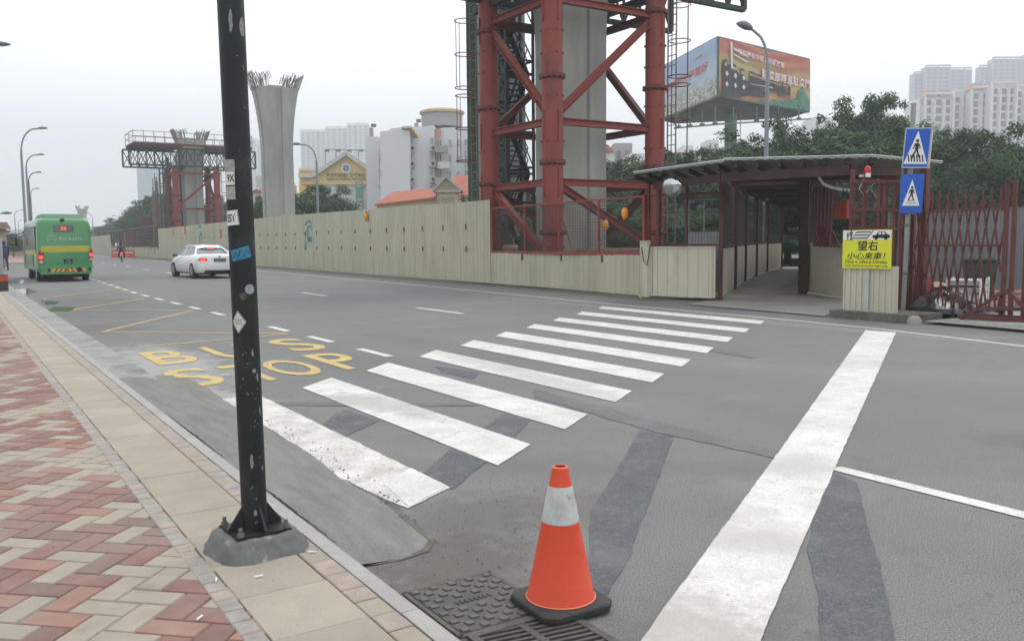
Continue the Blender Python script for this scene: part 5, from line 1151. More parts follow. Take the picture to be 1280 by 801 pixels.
# ================================================================== TREES
def leafcloud(blobs, n, size, seed, core=True):
    rnd = random.Random(seed); b = MB(); tot = sum(r * r for _, r in blobs)
    for c, r in blobs:
        k = int(n * r * r / tot)
        for _ in range(k):
            v = Vector((rnd.gauss(0, 1), rnd.gauss(0, 1), rnd.gauss(0, 1))).normalized(); rr = r * (rnd.random() ** .35) * (1 + .12 * rnd.gauss(0, 1)); p = c + Vector((v.x * rr, v.y * rr, v.z * rr * .8))
            nn = (v + Vector((rnd.uniform(-1, 1), rnd.uniform(-1, 1), rnd.uniform(-.3, 1.2))) * .8).normalized(); a = nn.orthogonal().normalized(); a = Matrix.Rotation(rnd.random() * 6.28, 3, nn) @ a; q = nn.cross(a)
            s = size * rnd.uniform(.6, 1.3); b.cm = 0 if rnd.random() < .6 else (1 if rnd.random() < .7 else 2)
            b.add([p - a * s * .5, p + q * s * .28, p + a * s * .5, p - q * s * .28], [(0, 1, 2, 3)])
    return b
TZ = 2.5
def tree_proto(seed, n=9000, size=.045, nb=34, tall=1.0):
    rnd = random.Random(seed); blobs = []
    for _ in range(nb):
        a = rnd.random() * 6.28; el = rnd.uniform(-.75, 1); rr = math.sqrt(max(0, 1 - el * el)) ; k = rnd.uniform(.55, .85)
        blobs.append((Vector((math.cos(a) * rr * k * .82, math.sin(a) * rr * k * .82, (.56 + el * .33 * k * tall) * TZ)), rnd.uniform(.24, .42)))
    for _ in range(14): a = rnd.random() * 6.28; blobs.append((Vector((math.cos(a) * rnd.uniform(.1, .7), math.sin(a) * rnd.uniform(.1, .6), rnd.uniform(.76, 1.0) * TZ)), rnd.uniform(.1, .22)))
    blobs.append((Vector((0, 0, .5 * TZ)), .5)); blobs.append((Vector((.2, .1, .68 * TZ)), .45))
    lc = leafcloud(blobs, n, size, seed); tb = MB()
    tb.tube([(0, 0, 0), (.02, 0, .15 * TZ), (0, .02, .35 * TZ), (.02, 0, .55 * TZ)], [.07, .055, .045, .02], 8)
    for i in range(7): a = i * .9; tb.tube([(0, 0, (.2 + i * .035) * TZ), (math.cos(a) * .25, math.sin(a) * .25, (.42 + i * .03) * TZ), (math.cos(a) * .5, math.sin(a) * .5, (.58 + i * .03) * TZ)], [.03, .02, .01], 6)
    return lc, tb
protos = []
def tree(label, px, topy, d_, wd, kind, grp):
    base = flat(P3(px, 300, d_)); hgt = zat(px, topy, d_) + .3; rnd = random.Random(int(px * 13 + d_))
    if protos[kind] is None or not isinstance(protos[kind], bpy.types.Object):
        lc, tb = protos[kind]; t = thing('broadleaf_tree', label, 'tree', base, rnd.random() * 6, grp); lc.build('crown', leaf, t, local=True); tb.build('trunk', bark, t, local=True, smooth=60); protos[kind] = t
    else: t = dup(protos[kind], base, rnd.random() * 6, label, group=grp)
    t.scale = (wd / 2 * 1.12, wd / 2 * 1.12, hgt * .95 / TZ); return t
for s in range(5): protos.append(tree_proto(40 + s, n=36000 if s < 4 else 26000, size=.055 if s < 4 else .062, tall=(1, 1.05, .95, 1.1, 1)[s]))
RT = [(768, 205, 64, 7), (795, 196, 60, 6.5), (822, 189, 58, 6.5), (855, 188, 61, 7), (880, 181, 59, 6.5), (905, 184, 64, 6), (938, 166, 55, 7.5), (985, 143, 56, 6.5), (1015, 166, 60, 7), (1048, 136, 57, 6.8), (1072, 117, 55, 5.6), (1100, 120, 58, 5), (1125, 146, 60, 6.5), (1162, 158, 50, 6), (1200, 168, 49, 6.5), (1237, 160, 47, 5.5), (1275, 172, 48, 7), (1310, 165, 50, 7),
      (960, 178, 51, 7), (1010, 178, 51, 7), (1095, 160, 50, 7.5), (1055, 172, 49, 7), (1140, 178, 49, 6)]
LB = ['behind the right side of the concrete pier', 'left of the rightmost red scaffold leg', 'behind the right red scaffold leg', 'below the left end of the billboard', 'below the billboard, left of its green column', 'right behind the green billboard column', 'just left of the lamp pole in front of the billboard', 'with the peak right of the lamp pole', 'in the dip right of the lamp pole peak', 'with the broad top above the walkway roof', 'with the tallest leafy peak above the walkway', 'with the second peak beside the tallest one', 'directly behind the upper pedestrian sign', 'just right of the upper pedestrian sign', 'under the white slab tower, right of the signs', 'with an upward arm below the far right towers', 'cut by the right edge of the view', 'mostly outside the right edge',
      'low and rounded before the lamp pole', 'filling the gap above the middle of the walkway roof', 'in front, under the two high peaks', 'low in front above the roof beam, left of the beacon', 'low in front behind the sign post']
for i, ((px, ty, d_, wd), lb) in enumerate(zip(RT, LB)): tree('dense dark green tree ' + lb, px, ty, d_, wd, i % 5, 'trees behind the covered walkway')
SH = [(600, 258, 46), (626, 240, 47), (652, 236, 49), (680, 244, 46), (742, 262, 50), (775, 258, 52), (812, 262, 49), (850, 258, 53), (892, 260, 50), (930, 262, 56), (968, 262, 62), (1003, 262, 58), (1045, 258, 55), (1090, 256, 52), (1130, 258, 50), (1020, 290, 48), (985, 285, 64)]
for i, (px, ty, d_) in enumerate(SH): tree('low dark shrub mass under the trees, number %d counted from the near pier to the right' % (i + 1) if 0 else 'dark shrub mass under the trees, ' + ['at the left red leg', 'behind the lower stair tower', 'behind the wire mesh left of the middle leg', 'behind the foot of the near pier', 'right beside the near pier', 'between near pier and right leg', 'behind the right scaffold leg foot', 'behind the grey cabinet', 'left of the walkway entrance', 'behind the left walkway wall', 'at the far end of the walkway', 'behind the thick walkway post', 'behind the folded red bars', 'behind the yellow warning sign frame', 'behind the sign post', 'low behind the cream panel inside the shed', 'lowest at the walkway end'][i], px, ty, d_, 6.5, i % 5, 'shrubs under the trees')
LTs = [(327, 252, 74, 5, 'low dark tree between the black pole and the bare pier'), (338, 240, 82, 5, 'dark tree directly behind the bare pier'), (382, 230, 78, 6.5, 'round dark tree right of the bare pier, highest beside it'), (408, 232, 80, 5.5, 'dark tree in front of the yellow clinic wall'), (421, 240, 76, 5, 'lower right end of the tree mass before the clinic')]
for i, (px, ty, d_, wd, lb) in enumerate(LTs): tree(lb, px, ty, d_, wd, (i + 2) % 5, 'trees before the yellow clinic')
HT = [(122, 288, 260, 14), (132, 285, 240, 14), (141, 280, 225, 13), (150, 276, 210, 12), (160, 270, 190, 12), (170, 265, 175, 11), (180, 259, 160, 10), (190, 252, 145, 10), (200, 246, 132, 10), (210, 240, 125, 9), (225, 245, 122, 9), (262, 248, 120, 9), (283, 245, 118, 9), (315, 256, 112, 8), (16, 294, 110, 4), (8, 290, 100, 4)]
for i, (px, ty, d_, wd) in enumerate(HT): tree('far hedge-like tree %s' % ['at the far left tip of the row where the road bends', 'second from the far left tip of the row', 'third from the far left tip', 'below the far small lamps', 'mid way along the far row', 'before the sheet pile wall', 'above the mesh windows of the far hoarding', 'left of the rebar columns', 'behind the rebar columns', 'left behind the far red tower', 'inside the far red tower outline', 'between far tower pier and black pole', 'just behind the black pole', 'right of the black pole, left of the bare pier', 'brownish, left of the bus beside the pavement post', 'at the left edge behind the pavement post'][i], px, ty, d_, wd, i % 5, 'far trees along the road')
b = MB(); n = 60; rings = []
for j, (dz, wz) in enumerate(((0, 0), (60, .6), (120, 1), (200, .6))):
    rings.append([P3(-500 + i * (620 / n), 304, 850 + dz) * 1 for i in range(n + 1)])
vs = []
for j, row in enumerate(rings):
    wz = (0, .6, 1, .5)[j]
    for i, p in enumerate(row): hh = 26 * (.55 + .45 * math.sin(i * .11 + 1.2)) * (1 + .25 * mnoise.noise(Vector((i * .3, j, 0)))); hh *= min(1, (n - i) / 9); vs.append(Vector((p.x, p.y, wz * hh)))
b.add(vs, [(j * (n + 1) + i, j * (n + 1) + i + 1, (j + 1) * (n + 1) + i + 1, (j + 1) * (n + 1) + i) for j in range(3) for i in range(n)]); struct(b.build('hills', hillm, smooth=80))

# ================================================================== BUILDINGS
def fvec(d_): f = Vector((fwd.x, fwd.y, 0)).normalized(); return f * d_
def prism_px(b, pts, d_, th):
    vs = [P3(x, y, d_) for x, y in pts]; b.prism(vs, fvec(th))
def wall_px(b, x0, x1, ty, d_, th, by=None, ty2=None): 
    A, B = flat(P3(x0, 300, d_)), flat(P3(x1, 300, d_)); z0, z1 = zat(x0, ty, d_), zat(x1, ty2 or ty, d_); zb = zat(x0, by, d_) if by else 0
    b.prism([W3(A.x, A.y, zb), W3(B.x, B.y, zb), W3(B.x, B.y, z1), W3(A.x, A.y, z0)], fvec(th))
def window(t, px, py, w_, h_, d_, m=glass_l, frame=trimw):
    c = P3(px, py, d_); wd, hg = w_ * d_ / FPX, h_ * d_ / FPX; rt = Vector((right.x, right.y, 0)).normalized(); f = fvec(-1)
    b = MB(); 
    for s in (-1, 1): b.bar(c + rt * s * wd / 2 - W3(0, 0, hg / 2) + f * .04, c + rt * s * wd / 2 + W3(0, 0, hg / 2) + f * .04, .07); b.bar(c - rt * wd / 2 + W3(0, 0, s * hg / 2) + f * .04, c + rt * wd / 2 + W3(0, 0, s * hg / 2) + f * .04, .09)
    b.bar(c - W3(0, 0, hg / 2) + f * .04, c + W3(0, 0, hg / 2) + f * .04, .05); w_o = b.build('window', frame, t)
    b = MB(); b.quad(*[c + rt * a * wd / 2 + W3(0, 0, e_ * hg / 2) + f * .02 for a, e_ in ((-1, -1), (1, -1), (1, 1), (-1, 1))]); b.build('pane', m, w_o)
def acunit(t, px, py, d_):
    c = P3(px, py, d_) + fvec(-.35); b = MB(); b.box(c, (.85, .5, .6), R(-33)); b.box(c - W3(0, 0, .38), (1.0, .7, .08), R(-33)); b.build('air_conditioner', signgrey, t)
    rt = Vector((right.x, right.y, 0)).normalized(); b = MB(); pts = [c + fvec(-.36) + rt * x + W3(0, 0, y) for x, y in disc2((.1, 0), .2)]; b.poly(pts); b.build('fan', black, t)
# yellow clinic
DC = 130; t = thing('clinic_building', 'yellow gabled clinic with round emblem and Chinese lettering', 'building', flat(P3(433, 300, DC)))
b = MB(); prism_px(b, [(394, 231), (461, 231), (461, 214), (433, 194), (391, 222), (376, 222), (376, 231)], DC, 30); b.build('gable_wall', cream, t)
b = MB(); wall_px(b, 394, 461, 231.2, DC + .3, 29); b.build('lower_wall', bwhite2, t)
b = MB()
for (xa, ya), (xb, yb) in (((374, 220), (391, 220)), ((391, 220), (433, 191.5)), ((433, 191.5), (462, 212))):
    p, q = P3(xa, ya, DC - .4), P3(xb, yb, DC - .4); b.bar(p, q, 1.0, .55)
b.build('roof_edge', trimw, t)
b = MB(); wall_px(b, 376, 398, 213, DC + 8, 12); b.build('wing_wall', cream, t); b = MB(); p, q = P3(374, 212, DC + 7.6), P3(398, 212, DC + 7.6); b.bar(p, q, .6, .35); b.build('wing_cornice', trimw, t)
b = MB(); f_ = fvec(-.2); rtv = Vector((right.x, right.y, 0)).normalized(); ce = P3(433, 210.5, DC) + f_
b.poly([ce + rtv * x + W3(0, 0, y) for x, y in disc2((0, 0), .74, 24)]); em = b.build('emblem', whitem, t)
b = MB(); ce2 = ce + f_ * .3
fe = lambda x, y: ce2 + rtv * x + W3(0, 0, y)
for qd in range(4):
    a0 = qd * math.pi / 2 + .12; pts = [(.06 * math.cos(a0 + .7), .06 * math.sin(a0 + .7))] + [(.47 * math.cos(a0 + k * (math.pi / 2 - .24) / 6), .47 * math.sin(a0 + k * (math.pi / 2 - .24) / 6)) for k in range(7)]; poly2(b, pts, fe)
b.build('emblem_pattern', mat('emblem_teal', (.05, .17, .2)), em)
b = MB(); f1 = lambda px, py: (lambda x, y: P3(px, py, DC) + f_ + rtv * x + W3(0, 0, y))
put_text(b, '鏡湖醫院氹仔醫療中心', 1, f1(433, 219.2), width=5.7, height=.62, bold=.035); put_text(b, 'KIANG WU HOSPITAL TAIPA CLINIC', 1, f1(433.5, 224.2), width=5.8, height=.3, bold=.035); b.build('lettering', mat('bronze_lettering', (.12, .09, .05)), t)
b = MB(); wall_px(b, 446, 453.5, 227, DC - .15, .2, by=262); b.build('window_strip', mat('green_glass', (.12, .3, .22), .4, var=.1), t)
for yy_ in (229, 232.5, 250, 255, 260): 
    for xx in (447.4, 449.8, 452.2): window(t, xx, yy_, 1.6, 2.6, DC - .25, glass, trimw)
b = MB()
for x0_, x1_ in ((407, 461),):
    b.bar(P3(x0_, 187, DC + 14), P3(x1_, 188, DC + 14), .12)
    for xx in (407, 420, 434, 448, 460): b.bar(P3(xx, 187, DC + 14), P3(xx, 215, DC + 14), .1)
for xx in (409, 423, 437, 451): b.box(P3(xx, 188.5, DC + 13.6), (.6, .6, .3))
b.build('roof_sign_frame', rebar_m, t)
t = thing('gabled_house', 'small yellow gabled house between the black pole and the bare pier', 'building', flat(P3(333, 300, 125)))
b = MB(); prism_px(b, [(326, 262), (345, 262), (345, 226), (337, 214), (327, 236)], 125, 12); b.build('wall', cream, t)
b = MB(); b.bar(P3(326, 237, 124.7), P3(337, 212.5, 124.7), .8, .35); b.bar(P3(337, 212.5, 124.7), P3(346, 226, 124.7), .8, .35); b.bar(P3(320, 224, 125), P3(332, 224, 125), .4, .8); b.bar(P3(321, 231, 125), P3(329, 231, 125), .4, .8); b.build('roof_edge', trimw, t)
b = MB(); wall_px(b, 314, 327, 240, 128, 8); b.build('side_wing', bwhite2, t); b = MB(); prism_px(b, [(314, 240), (327, 240), (321, 236)], 127.5, 9); b.build('wing_roof', rooft, t)
# white block with windows
t = thing('apartment_block', 'white apartment block with air conditioners and a round grey roof drum', 'building', flat(P3(510, 300, 118)))
b = MB(); wall_px(b, 460, 476, 171, 121, 14); b.build('wing_wall', bwhite, t)
b = MB(); prism_px(b, [(475, 268), (512, 268), (512, 161.5), (506, 159), (488, 161), (486, 163.5), (475, 164.5)], 116, 10); b.build('gable_wall', bwhite2 if 0 else bwhite, t)
b = MB(); wall_px(b, 512, 545, 159.5, 118.5, 12, ty2=157); b.build('window_wall', bwhite, t)
b = MB(); wall_px(b, 545, 553, 161, 119, 10); b.build('recess_wall', towerpink, t)
b = MB(); wall_px(b, 553, 606, 160, 119.5, 12, ty2=158); b.build('window_wall', bwhite, t)
b = MB(); p, q = P3(508, 159, 115.5), P3(518, 172, 117.8); b.bar(p, q, 1.3, .3); b.build('sloping_eave', tan, t)
b = MB(); c = flat(P3(555, 300, 126)); b.lathe((c.x, c.y, 0), [(2.9, zat(555, 160, 126)), (2.9, zat(555, 143, 126)), (3.15, zat(555, 142.5, 126))], 40, closed=False); b.build('roof_drum', greyround, t, smooth=40)
b = MB(); b.lathe((c.x, c.y, 0), [(3.15, zat(555, 143, 126)), (3.2, zat(555, 140.5, 126)), (2.6, zat(555, 138, 126)), (.5, zat(555, 137.6, 126))], 40); b.build('drum_cap', tan, t, smooth=30)
for px_, py_ in ((467, 160), (523, 154)): b = MB(); wall_px(b, px_ - 2.4, px_ + 2.4, py_, 122, .5); b.build('chimney', greyround, t)
b = MB(); p = P3(467, 159, 122); b.lathe(p, [(.35, 0), (.35, .4)], 10); p = P3(523.5, 153, 122); b.lathe(p, [(.35, 0), (.35, .4)], 10); b.build('roof_vent', lampdark, t)
for k in range(5):
    y = 177 + k * 19.5; window(t, 514, y, 3.6, 7.5, 118.2, glass_l); acunit(t, 515, y + 9, 118.3)
    window(t, 540, y, 4.2, 8, 118.3, glass_l); acunit(t, 541, y + 8.5, 118.3)
    window(t, 549, y + 2, 6, 9, 118.9, mat('green_pane', (.1, .17, .16), .2), trimw); window(t, 562.5, y + 2, 3, 8, 119.2, glass_l); window(t, 573, y + 2, 3, 8, 119.2, glass_l); window(t, 583.5, y + 1.5, 5, 8, 119.2, glass_l); acunit(t, 585, y + 9, 119.2)
    if k: window(t, 474, y - 2, 2.2, 6, 115.8, glass_l)
for k in range(4): b = MB(); c = P3(552 + (k % 2) * 3, 187 + k * 20, 118); b.box(c, (1.6, 1.2, .9), R(-33)); b.build('balcony', trimw if k % 2 else greyround, t)
# low house with terracotta roof
t = thing('tiled_house', 'low cream house with terracotta tiled roof and small gabled porch above the hoarding', 'building', flat(P3(540, 300, 75)))
fv = fvec(4.5)
def roofquad(b, x0, x1, ey0, ey1, rx0, rx1, ry0, ry1, d_, m=None):
    a, c = P3(x0, ey0, d_), P3(x1, ey1, d_); e_, g2 = P3(rx0, ry0, d_ + 4.5), P3(rx1, ry1, d_ + 4.5)
    b.add([a, c, g2, e_, a - W3(0, 0, .15), c - W3(0, 0, .15)], [(0, 1, 2, 3), (4, 5, 1, 0)])
b = MB(); roofquad(b, 468, 548, 255.5, 246, 492, 548, 239.5, 234.5, 75); roofquad(b, 572, 640, 244.5, 240, 566, 640, 220, 216, 74); b.build('roof', rooft, t)
b = MB(); p = [P3(x, y, 75.4) for x, y in ((471, 256), (548, 247.5), (548, 275), (471, 275))]; b.prism(p, fvec(8)); p = [P3(x, y, 74.3) for x, y in ((572, 246), (640, 242), (640, 275), (572, 275))]; b.prism(p, fvec(8)); b.build('wall', cream2, t)
b = MB(); prism_px(b, [(547, 275), (574, 275), (574, 237), (558, 222), (543, 237)][0:2] + [(575, 238), (558, 222.5), (544, 238), (547, 238)], 73.2, 2.2); pw = b.build('porch_wall', cream2, t)
b = MB(); b.bar(P3(540.5, 239.5, 73), P3(557.5, 221, 73), .5, .16); b.bar(P3(557.5, 221, 73), P3(577.5, 238.5, 73), .5, .16); b.bar(P3(544, 239.5, 73), P3(576, 239.5, 73), .45, .14); b.bar(P3(547.5, 239.5, 73.1), P3(547.5, 262, 73.1), .2, .1); b.bar(P3(573.5, 239.5, 73.1), P3(573.5, 262, 73.1), .2, .1); b.build('porch_moulding', mat('grey_moulding', (.33, .32, .29)), t)
b = MB(); a0 = P3(557.5, 220.5, 73.1); b.add([P3(540.5, 239.3, 73.1), a0, a0 + fvec(5), P3(540.5, 239.3, 73.1) + fvec(5), P3(577.5, 238.3, 73.1), P3(577.5, 238.3, 73.1) + fvec(5)], [(0, 1, 2, 3), (1, 4, 5, 2)]); b.build('porch_roof', rooft, t)
b = MB(); fq = lambda px, py: (lambda x, y: P3(px, py, 73.0) + fvec(-.06) + rtv * x + W3(0, 0, y)); 
for xx in (554.5, 561.5): poly2(b, disc2((0, 0), .14, 10, .2), fq(xx, 233))
b.quad(fq(559.5, 248.5)(-.55, -.14), fq(559.5, 248.5)(.55, -.14), fq(559.5, 248.5)(.55, .14), fq(559.5, 248.5)(-.55, .14)); b.build('name_plate', mat('grey_plaque', (.24, .22, .19)), t)
# far towers
def tower(label, parts, grp=None, floors=3.0, mw=towerp, band=towerd, cols=True, name='tower_block', crown=True):
    x0, x1, ty, d_ = parts[0][:4]; t = thing(name, label, 'building', flat(P3((x0 + x1) / 2, 300, d_)), group=grp)
    for (x0, x1, ty, d_, th, m) in parts:
        b = MB(); wall_px(b, x0, x1, ty, d_, th); b.build('wall', m, t)
        z1 = zat(x0, ty, d_); A, B = flat(P3(x0, 300, d_)), flat(P3(x1, 300, d_)); L = (B - A).length; dv = (B - A) / L; f = fvec(-.25); b = MB(); nc = max(2, int(L / (2.9 if d_ < 400 else 4.6))); s = L / nc
        sides = [(A, dv, L, nc, f)]
        for (o_, dv_, L_, nc_, f__) in sides:
            for k in range(nc_):
                for z in [z1 - 3.4 - 3.1 * q for q in range(int(z1 / 3.1) - 1)]:
                    p = o_ + dv_ * (s * (k + (.2 if k % 2 else .28))) + f__; q = p + dv_ * s * (.58 if k % 2 else .4); b.quad(p + W3(0, 0, z), q + W3(0, 0, z), q + W3(0, 0, z + 2.1), p + W3(0, 0, z + 2.1))
        o = b.build('window_grid', band, t); o['kind'] = 'stuff'
        if cols:
            b = MB()
            for k in range(nc + 1): p = A + dv * (s * k) + fvec(-.7); b.bar(p, p + W3(0, 0, z1 - (2 if k % 3 else 0)), .7)
            b.build('pilaster', m, t)
        if not crown: continue
        b = MB(); b.bar(A + f + W3(0, 0, z1 + 1.0), B + f + W3(0, 0, z1 + 1.0), 2.2, .8)
        for k in range(0, nc + 1, 2): p = A + dv * (s * k) + f; b.bar(p + W3(0, 0, z1 - .5), p + W3(0, 0, z1 + 1), .7)
        b.build('parapet', m, t)
    return t
tower('pinkish grey high-rise with open crown, left one of the far pair at the upper right', [(1136, 1150, 92, 705, 8, towerp), (1150, 1180, 84, 700, 8, towerp), (1180, 1206, 87, 705, 8, towerp)])
tower('taller pinkish grey high-rise with open crown at the upper right edge', [(1216, 1232, 84, 705, 6, towerp), (1232, 1268, 74, 700, 8, towerp), (1268, 1330, 72, 705, 40, towerp)])
tower('long white slab block with pink gabled attics before the two far high-rises', [(1143, 1150, 127, 352, 12, towerw), (1150, 1185, 121, 350, 14, towerw), (1185, 1207, 118, 355, 14, towerw), (1207, 1232, 113, 350, 14, towerw), (1232, 1262, 107, 345, 14, towerw), (1262, 1340, 111, 350, 14, towerw)], mw=towerw)
tt = thing('attic', 'pair of pink gabled attics on top of the long white slab block', 'attic', P3(1175, 118, 352)); b = MB()
for x in (1164, 1182, 1222, 1242): prism_px(b, [(x - 8, 121 - (x > 1200) * 9), (x + 8, 121 - (x > 1200) * 9), (x + 5, 113 - (x > 1200) * 9), (x - 5, 113 - (x > 1200) * 9)], 349, 6)
o = b.build('attic', towerpink, tt)
tt2 = [o2 for o2 in bpy.data.objects if o2.name.startswith('tower_block') and 'slab' in o2.get('label', '')][0]
o.parent = tt2; o.matrix_parent_inverse = Matrix(); o.location = Vector(tt.location) - tt2.location; bpy.data.objects.remove(tt)
tower('pale hazy row of high-rises behind the yellow clinic', [(380, 411, 164, 900, 20, towerw), (411, 438, 160, 890, 20, towerw), (438, 464, 156, 880, 20, towerw)], band=bluetower)
tower('very faint far high-rise between the black pole and the bare pier', [(308, 325, 174, 1100, 20, towerw), (325, 338, 181, 1080, 20, towerw)], band=bluetower)
tower('flat bluish glass tower in the haze behind the far red scaffold tower', [(175, 240, 205, 900, 30, bluetower), (168, 176, 258, 880, 30, bluetower)], band=mat('blue_band', (.24, .37, .42)), cols=False)
tower('small pale block seen right of the billboard above the trees', [(1013, 1037, 147, 330, 12, towerw)], cols=False, crown=False)
tower('pale far block above the trees between scaffold leg and billboard column', [(883, 897, 175, 320, 12, towerw)], cols=False, crown=False)
tower('low pale far block left of the billboard column behind the ladder cage', [(853, 866, 182, 260, 12, towerw)], cols=False, crown=False)
tower('grey concrete block beside the small red roof right of the near pier', [(768, 790, 179, 150, 10, greyround), (786, 814, 192, 140, 10, towerw)], cols=False, crown=False)
t = thing('small_house', 'white house with little red roof just right of the near concrete pier', 'building', flat(P3(757, 300, 135))); b = MB(); wall_px(b, 735, 768, 190, 135, 8); b.build('wall', bwhite2, t); b = MB(); prism_px(b, [(735, 190), (768, 190), (760, 181), (735, 181)], 134.5, 9); b.build('roof', rooft, t)
t = thing('low_building', 'long low pale building with flat roof behind the yard fence', 'building', flat(P3(1200, 300, 60))); b = MB(); wall_px(b, 1075, 1420, 248, 60, 8); b.build('wall', mat('pale_grey_wall', (.42, .41, .38), var=.08, scale=.3), t); b = MB(); b.bar(P3(1075, 247, 59.8), P3(1420, 245, 59.8), .7, .25); b.build('roof_edge', trimw, t); b = MB(); wall_px(b, 1185, 1232, 250, 59.9, .2, by=262); b.build('teal_fascia', mat('teal_fascia', (.08, .2, .18)), t)
t = thing('kiosk', 'brown tiled kiosk roof and wall at the far left edge behind the pavement post', 'kiosk', flat(P3(-6, 300, 62))); b = MB(); wall_px(b, -60, -12, 286, 62, 2); b.build('wall', mat('tan_wall', (.3, .24, .17)), t); b = MB(); prism_px(b, [(-64, 286), (-10, 286), (-16, 277), (-56, 277)], 61.6, 2.4); b.build('roof', mat('brown_tiles', (.14, .07, .05)), t)
t = thing('low_wall', 'long low pinkish wall and railing across the far plaza left of the bus', 'wall', flat(P3(10, 300, 130))); b = MB(); wall_px(b, -160, 36, 311.5, 130, .6); b.build('wall', redpave, t)

# ================================================================== BILLBOARD
DB0, DB1, DB2 = 95, 108, 112
bb = thing('billboard', 'large three-sided billboard on a green column, banners facing the road', 'billboard', flat(P3(911, 300, 101)))
ap0, ap1 = P3(897.5, 47, DB0), P3(897.5, 120.5, DB0); r0, r1 = P3(1011, 75, DB1), P3(1011, 140, DB1); l0, l1 = P3(825, 86, DB2), P3(825, 150, DB2)
def plane_fn(tl, bl, tr, br, off): 
    nrm = (tr - tl).cross(bl - tl).normalized(); nrm = nrm if nrm.dot(-tl) > 0 else -nrm
    return lambda u, v: (tl.lerp(tr, u)).lerp(bl.lerp(br, u), 1 - v) + nrm * off
FR = lambda o_: plane_fn(ap0, ap1, r0, r1, o_); FL = lambda o_: plane_fn(l0, l1, ap0, ap1, o_)
sunset = None
def banner_mat(name, stops, scale=2.5, seed=0):
    m = mat(name, (.5, .3, .2), .6); N, L = m.node_tree.nodes, m.node_tree.links; g = N.new('ShaderNodeNewGeometry'); s = N.new('ShaderNodeSeparateXYZ'); L.new(g.outputs['Position'], s.inputs[0])
    n = N.new('ShaderNodeTexNoise'); n.inputs['Scale'].default_value = .35; L.new(g.outputs['Position'], n.inputs['Vector']); ma = N.new('ShaderNodeMath'); ma.operation = 'MULTIPLY_ADD'; ma.inputs[1].default_value = scale; L.new(n.outputs['Fac'], ma.inputs[0]); L.new(s.outputs['Z'], ma.inputs[2])
    mr = N.new('ShaderNodeMapRange'); mr.inputs['From Min'].default_value = ap1.z + scale * .5; mr.inputs['From Max'].default_value = ap0.z + scale * .5; L.new(ma.outputs[0], mr.inputs['Value']); rp = N.new('ShaderNodeValToRGB'); L.new(mr.outputs[0], rp.inputs[0])
    rp.color_ramp.elements[0].position, rp.color_ramp.elements[0].color = stops[0][0], (*stops[0][1], 1); rp.color_ramp.elements[1].position, rp.color_ramp.elements[1].color = stops[-1][0], (*stops[-1][1], 1)
    for p, c in stops[1:-1]: e_ = rp.color_ramp.elements.new(p); e_.color = (*c, 1)
    L.new(rp.outputs[0], N['Principled BSDF'].inputs['Base Color']); return m
mR = banner_mat('printed_sunset_banner', [(0, (.1, .14, .09)), (.12, (.5, .17, .08)), (.3, (.45, .33, .1)), (.6, (.36, .31, .13)), (.8, (.42, .15, .09)), (1, (.42, .11, .08))])
mL = banner_mat('printed_sky_banner', [(0, (.24, .28, .16)), (.2, (.34, .38, .34)), (.4, (.42, .5, .58)), (.7, (.27, .37, .52)), (1, (.3, .42, .6))], 4)
def wavy(fn, m, name, amp=.1, nu=60, nv=24, sag=True):
    b = MB(); vs = []
    for i in range(nu + 1):
        for j in range(nv + 1):
            u, v = i / nu, j / nv; ph = v * 30 + math.sin(math.pi * u) * 6 * (1 if sag else 0); a = amp * math.sin(ph) * (math.sin(math.pi * u) ** .5 if 0 < u < 1 else 0) * (.3 + .7 * v)
            vs.append((fn(u, v), a))
    nrm = (fn(1, 0) - fn(0, 0)).cross(fn(0, 1) - fn(0, 0)).normalized()
    b.add([p + nrm * a for p, a in vs], [(i * (nv + 1) + j, (i + 1) * (nv + 1) + j, (i + 1) * (nv + 1) + j + 1, i * (nv + 1) + j + 1) for i in range(nu) for j in range(nv)]); return b.build(name, m, bb, smooth=80)
bnR = wavy(FR(.15), mR, 'banner', .09); bnR['label'] = 'sunset coloured banner with rows of soldiers'; bnL = wavy(FL(.15), mL, 'banner', .0, 4, 4); bnL['label'] = 'sky blue banner with red characters'
F2 = FR(.3); rnd = random.Random(6); b = MB(); bw = MB(); 
poly2(b, [(.02, .0), (.16, .03), (.3, .1), (.28, .34), (.2, .42), (.15, .5), (.1, .55), (.02, .6)], F2); 
bf = MB()
def soldier(x, y0, h_, wd):
    poly2(b, [(x - wd * .45, y0 - h_ * .1), (x - wd * .1, y0 + h_ * .3), (x + wd * .1, y0 + h_ * .3), (x + wd * .5, y0 - h_ * .1), (x + wd * .85, y0 + h_ * .35), (x + wd, y0 + h_ * .62), (x + wd * .75, y0 + h_ * .72), (x + wd * .25, y0 + h_ * .77), (x - wd * .25, y0 + h_ * .77), (x - wd * .75, y0 + h_ * .72), (x - wd, y0 + h_ * .6), (x - wd * .8, y0 + h_ * .33)], F2)
    poly2(bf, disc2((x, y0 + h_ * .83), wd * .34, 8, h_ * .07), FR(.33)); poly2(b, [(x - wd * .5, y0 + h_ * .87), (x + wd * .5, y0 + h_ * .87), (x + wd * .62, y0 + h_ * .94), (x, y0 + h_), (x - wd * .62, y0 + h_ * .94)], F2)
for k in range(3): soldier(.05 + k * .085, .1, .55 - k * .05, .035)
for k in range(26): soldier(.3 + k * .0115, .14 + k * .0035, .4 - k * .008, .011)
for k in range(6): soldier(.6 + k * .017 + .01, .15, .3, .009)
soldier(.735, .13, .36, .016)
for k in range(12): stroke(b, [(.16, .3 - k * .01), (.33, .28 - k * .012)], .02, F2)
poly2(b, [(.03, .06), (.2, .1), (.35, .1), (.5, .13), (.47, .2), (.4, .26), (.33, .3), (.25, .28), (.15, .3), (.03, .34)], F2)
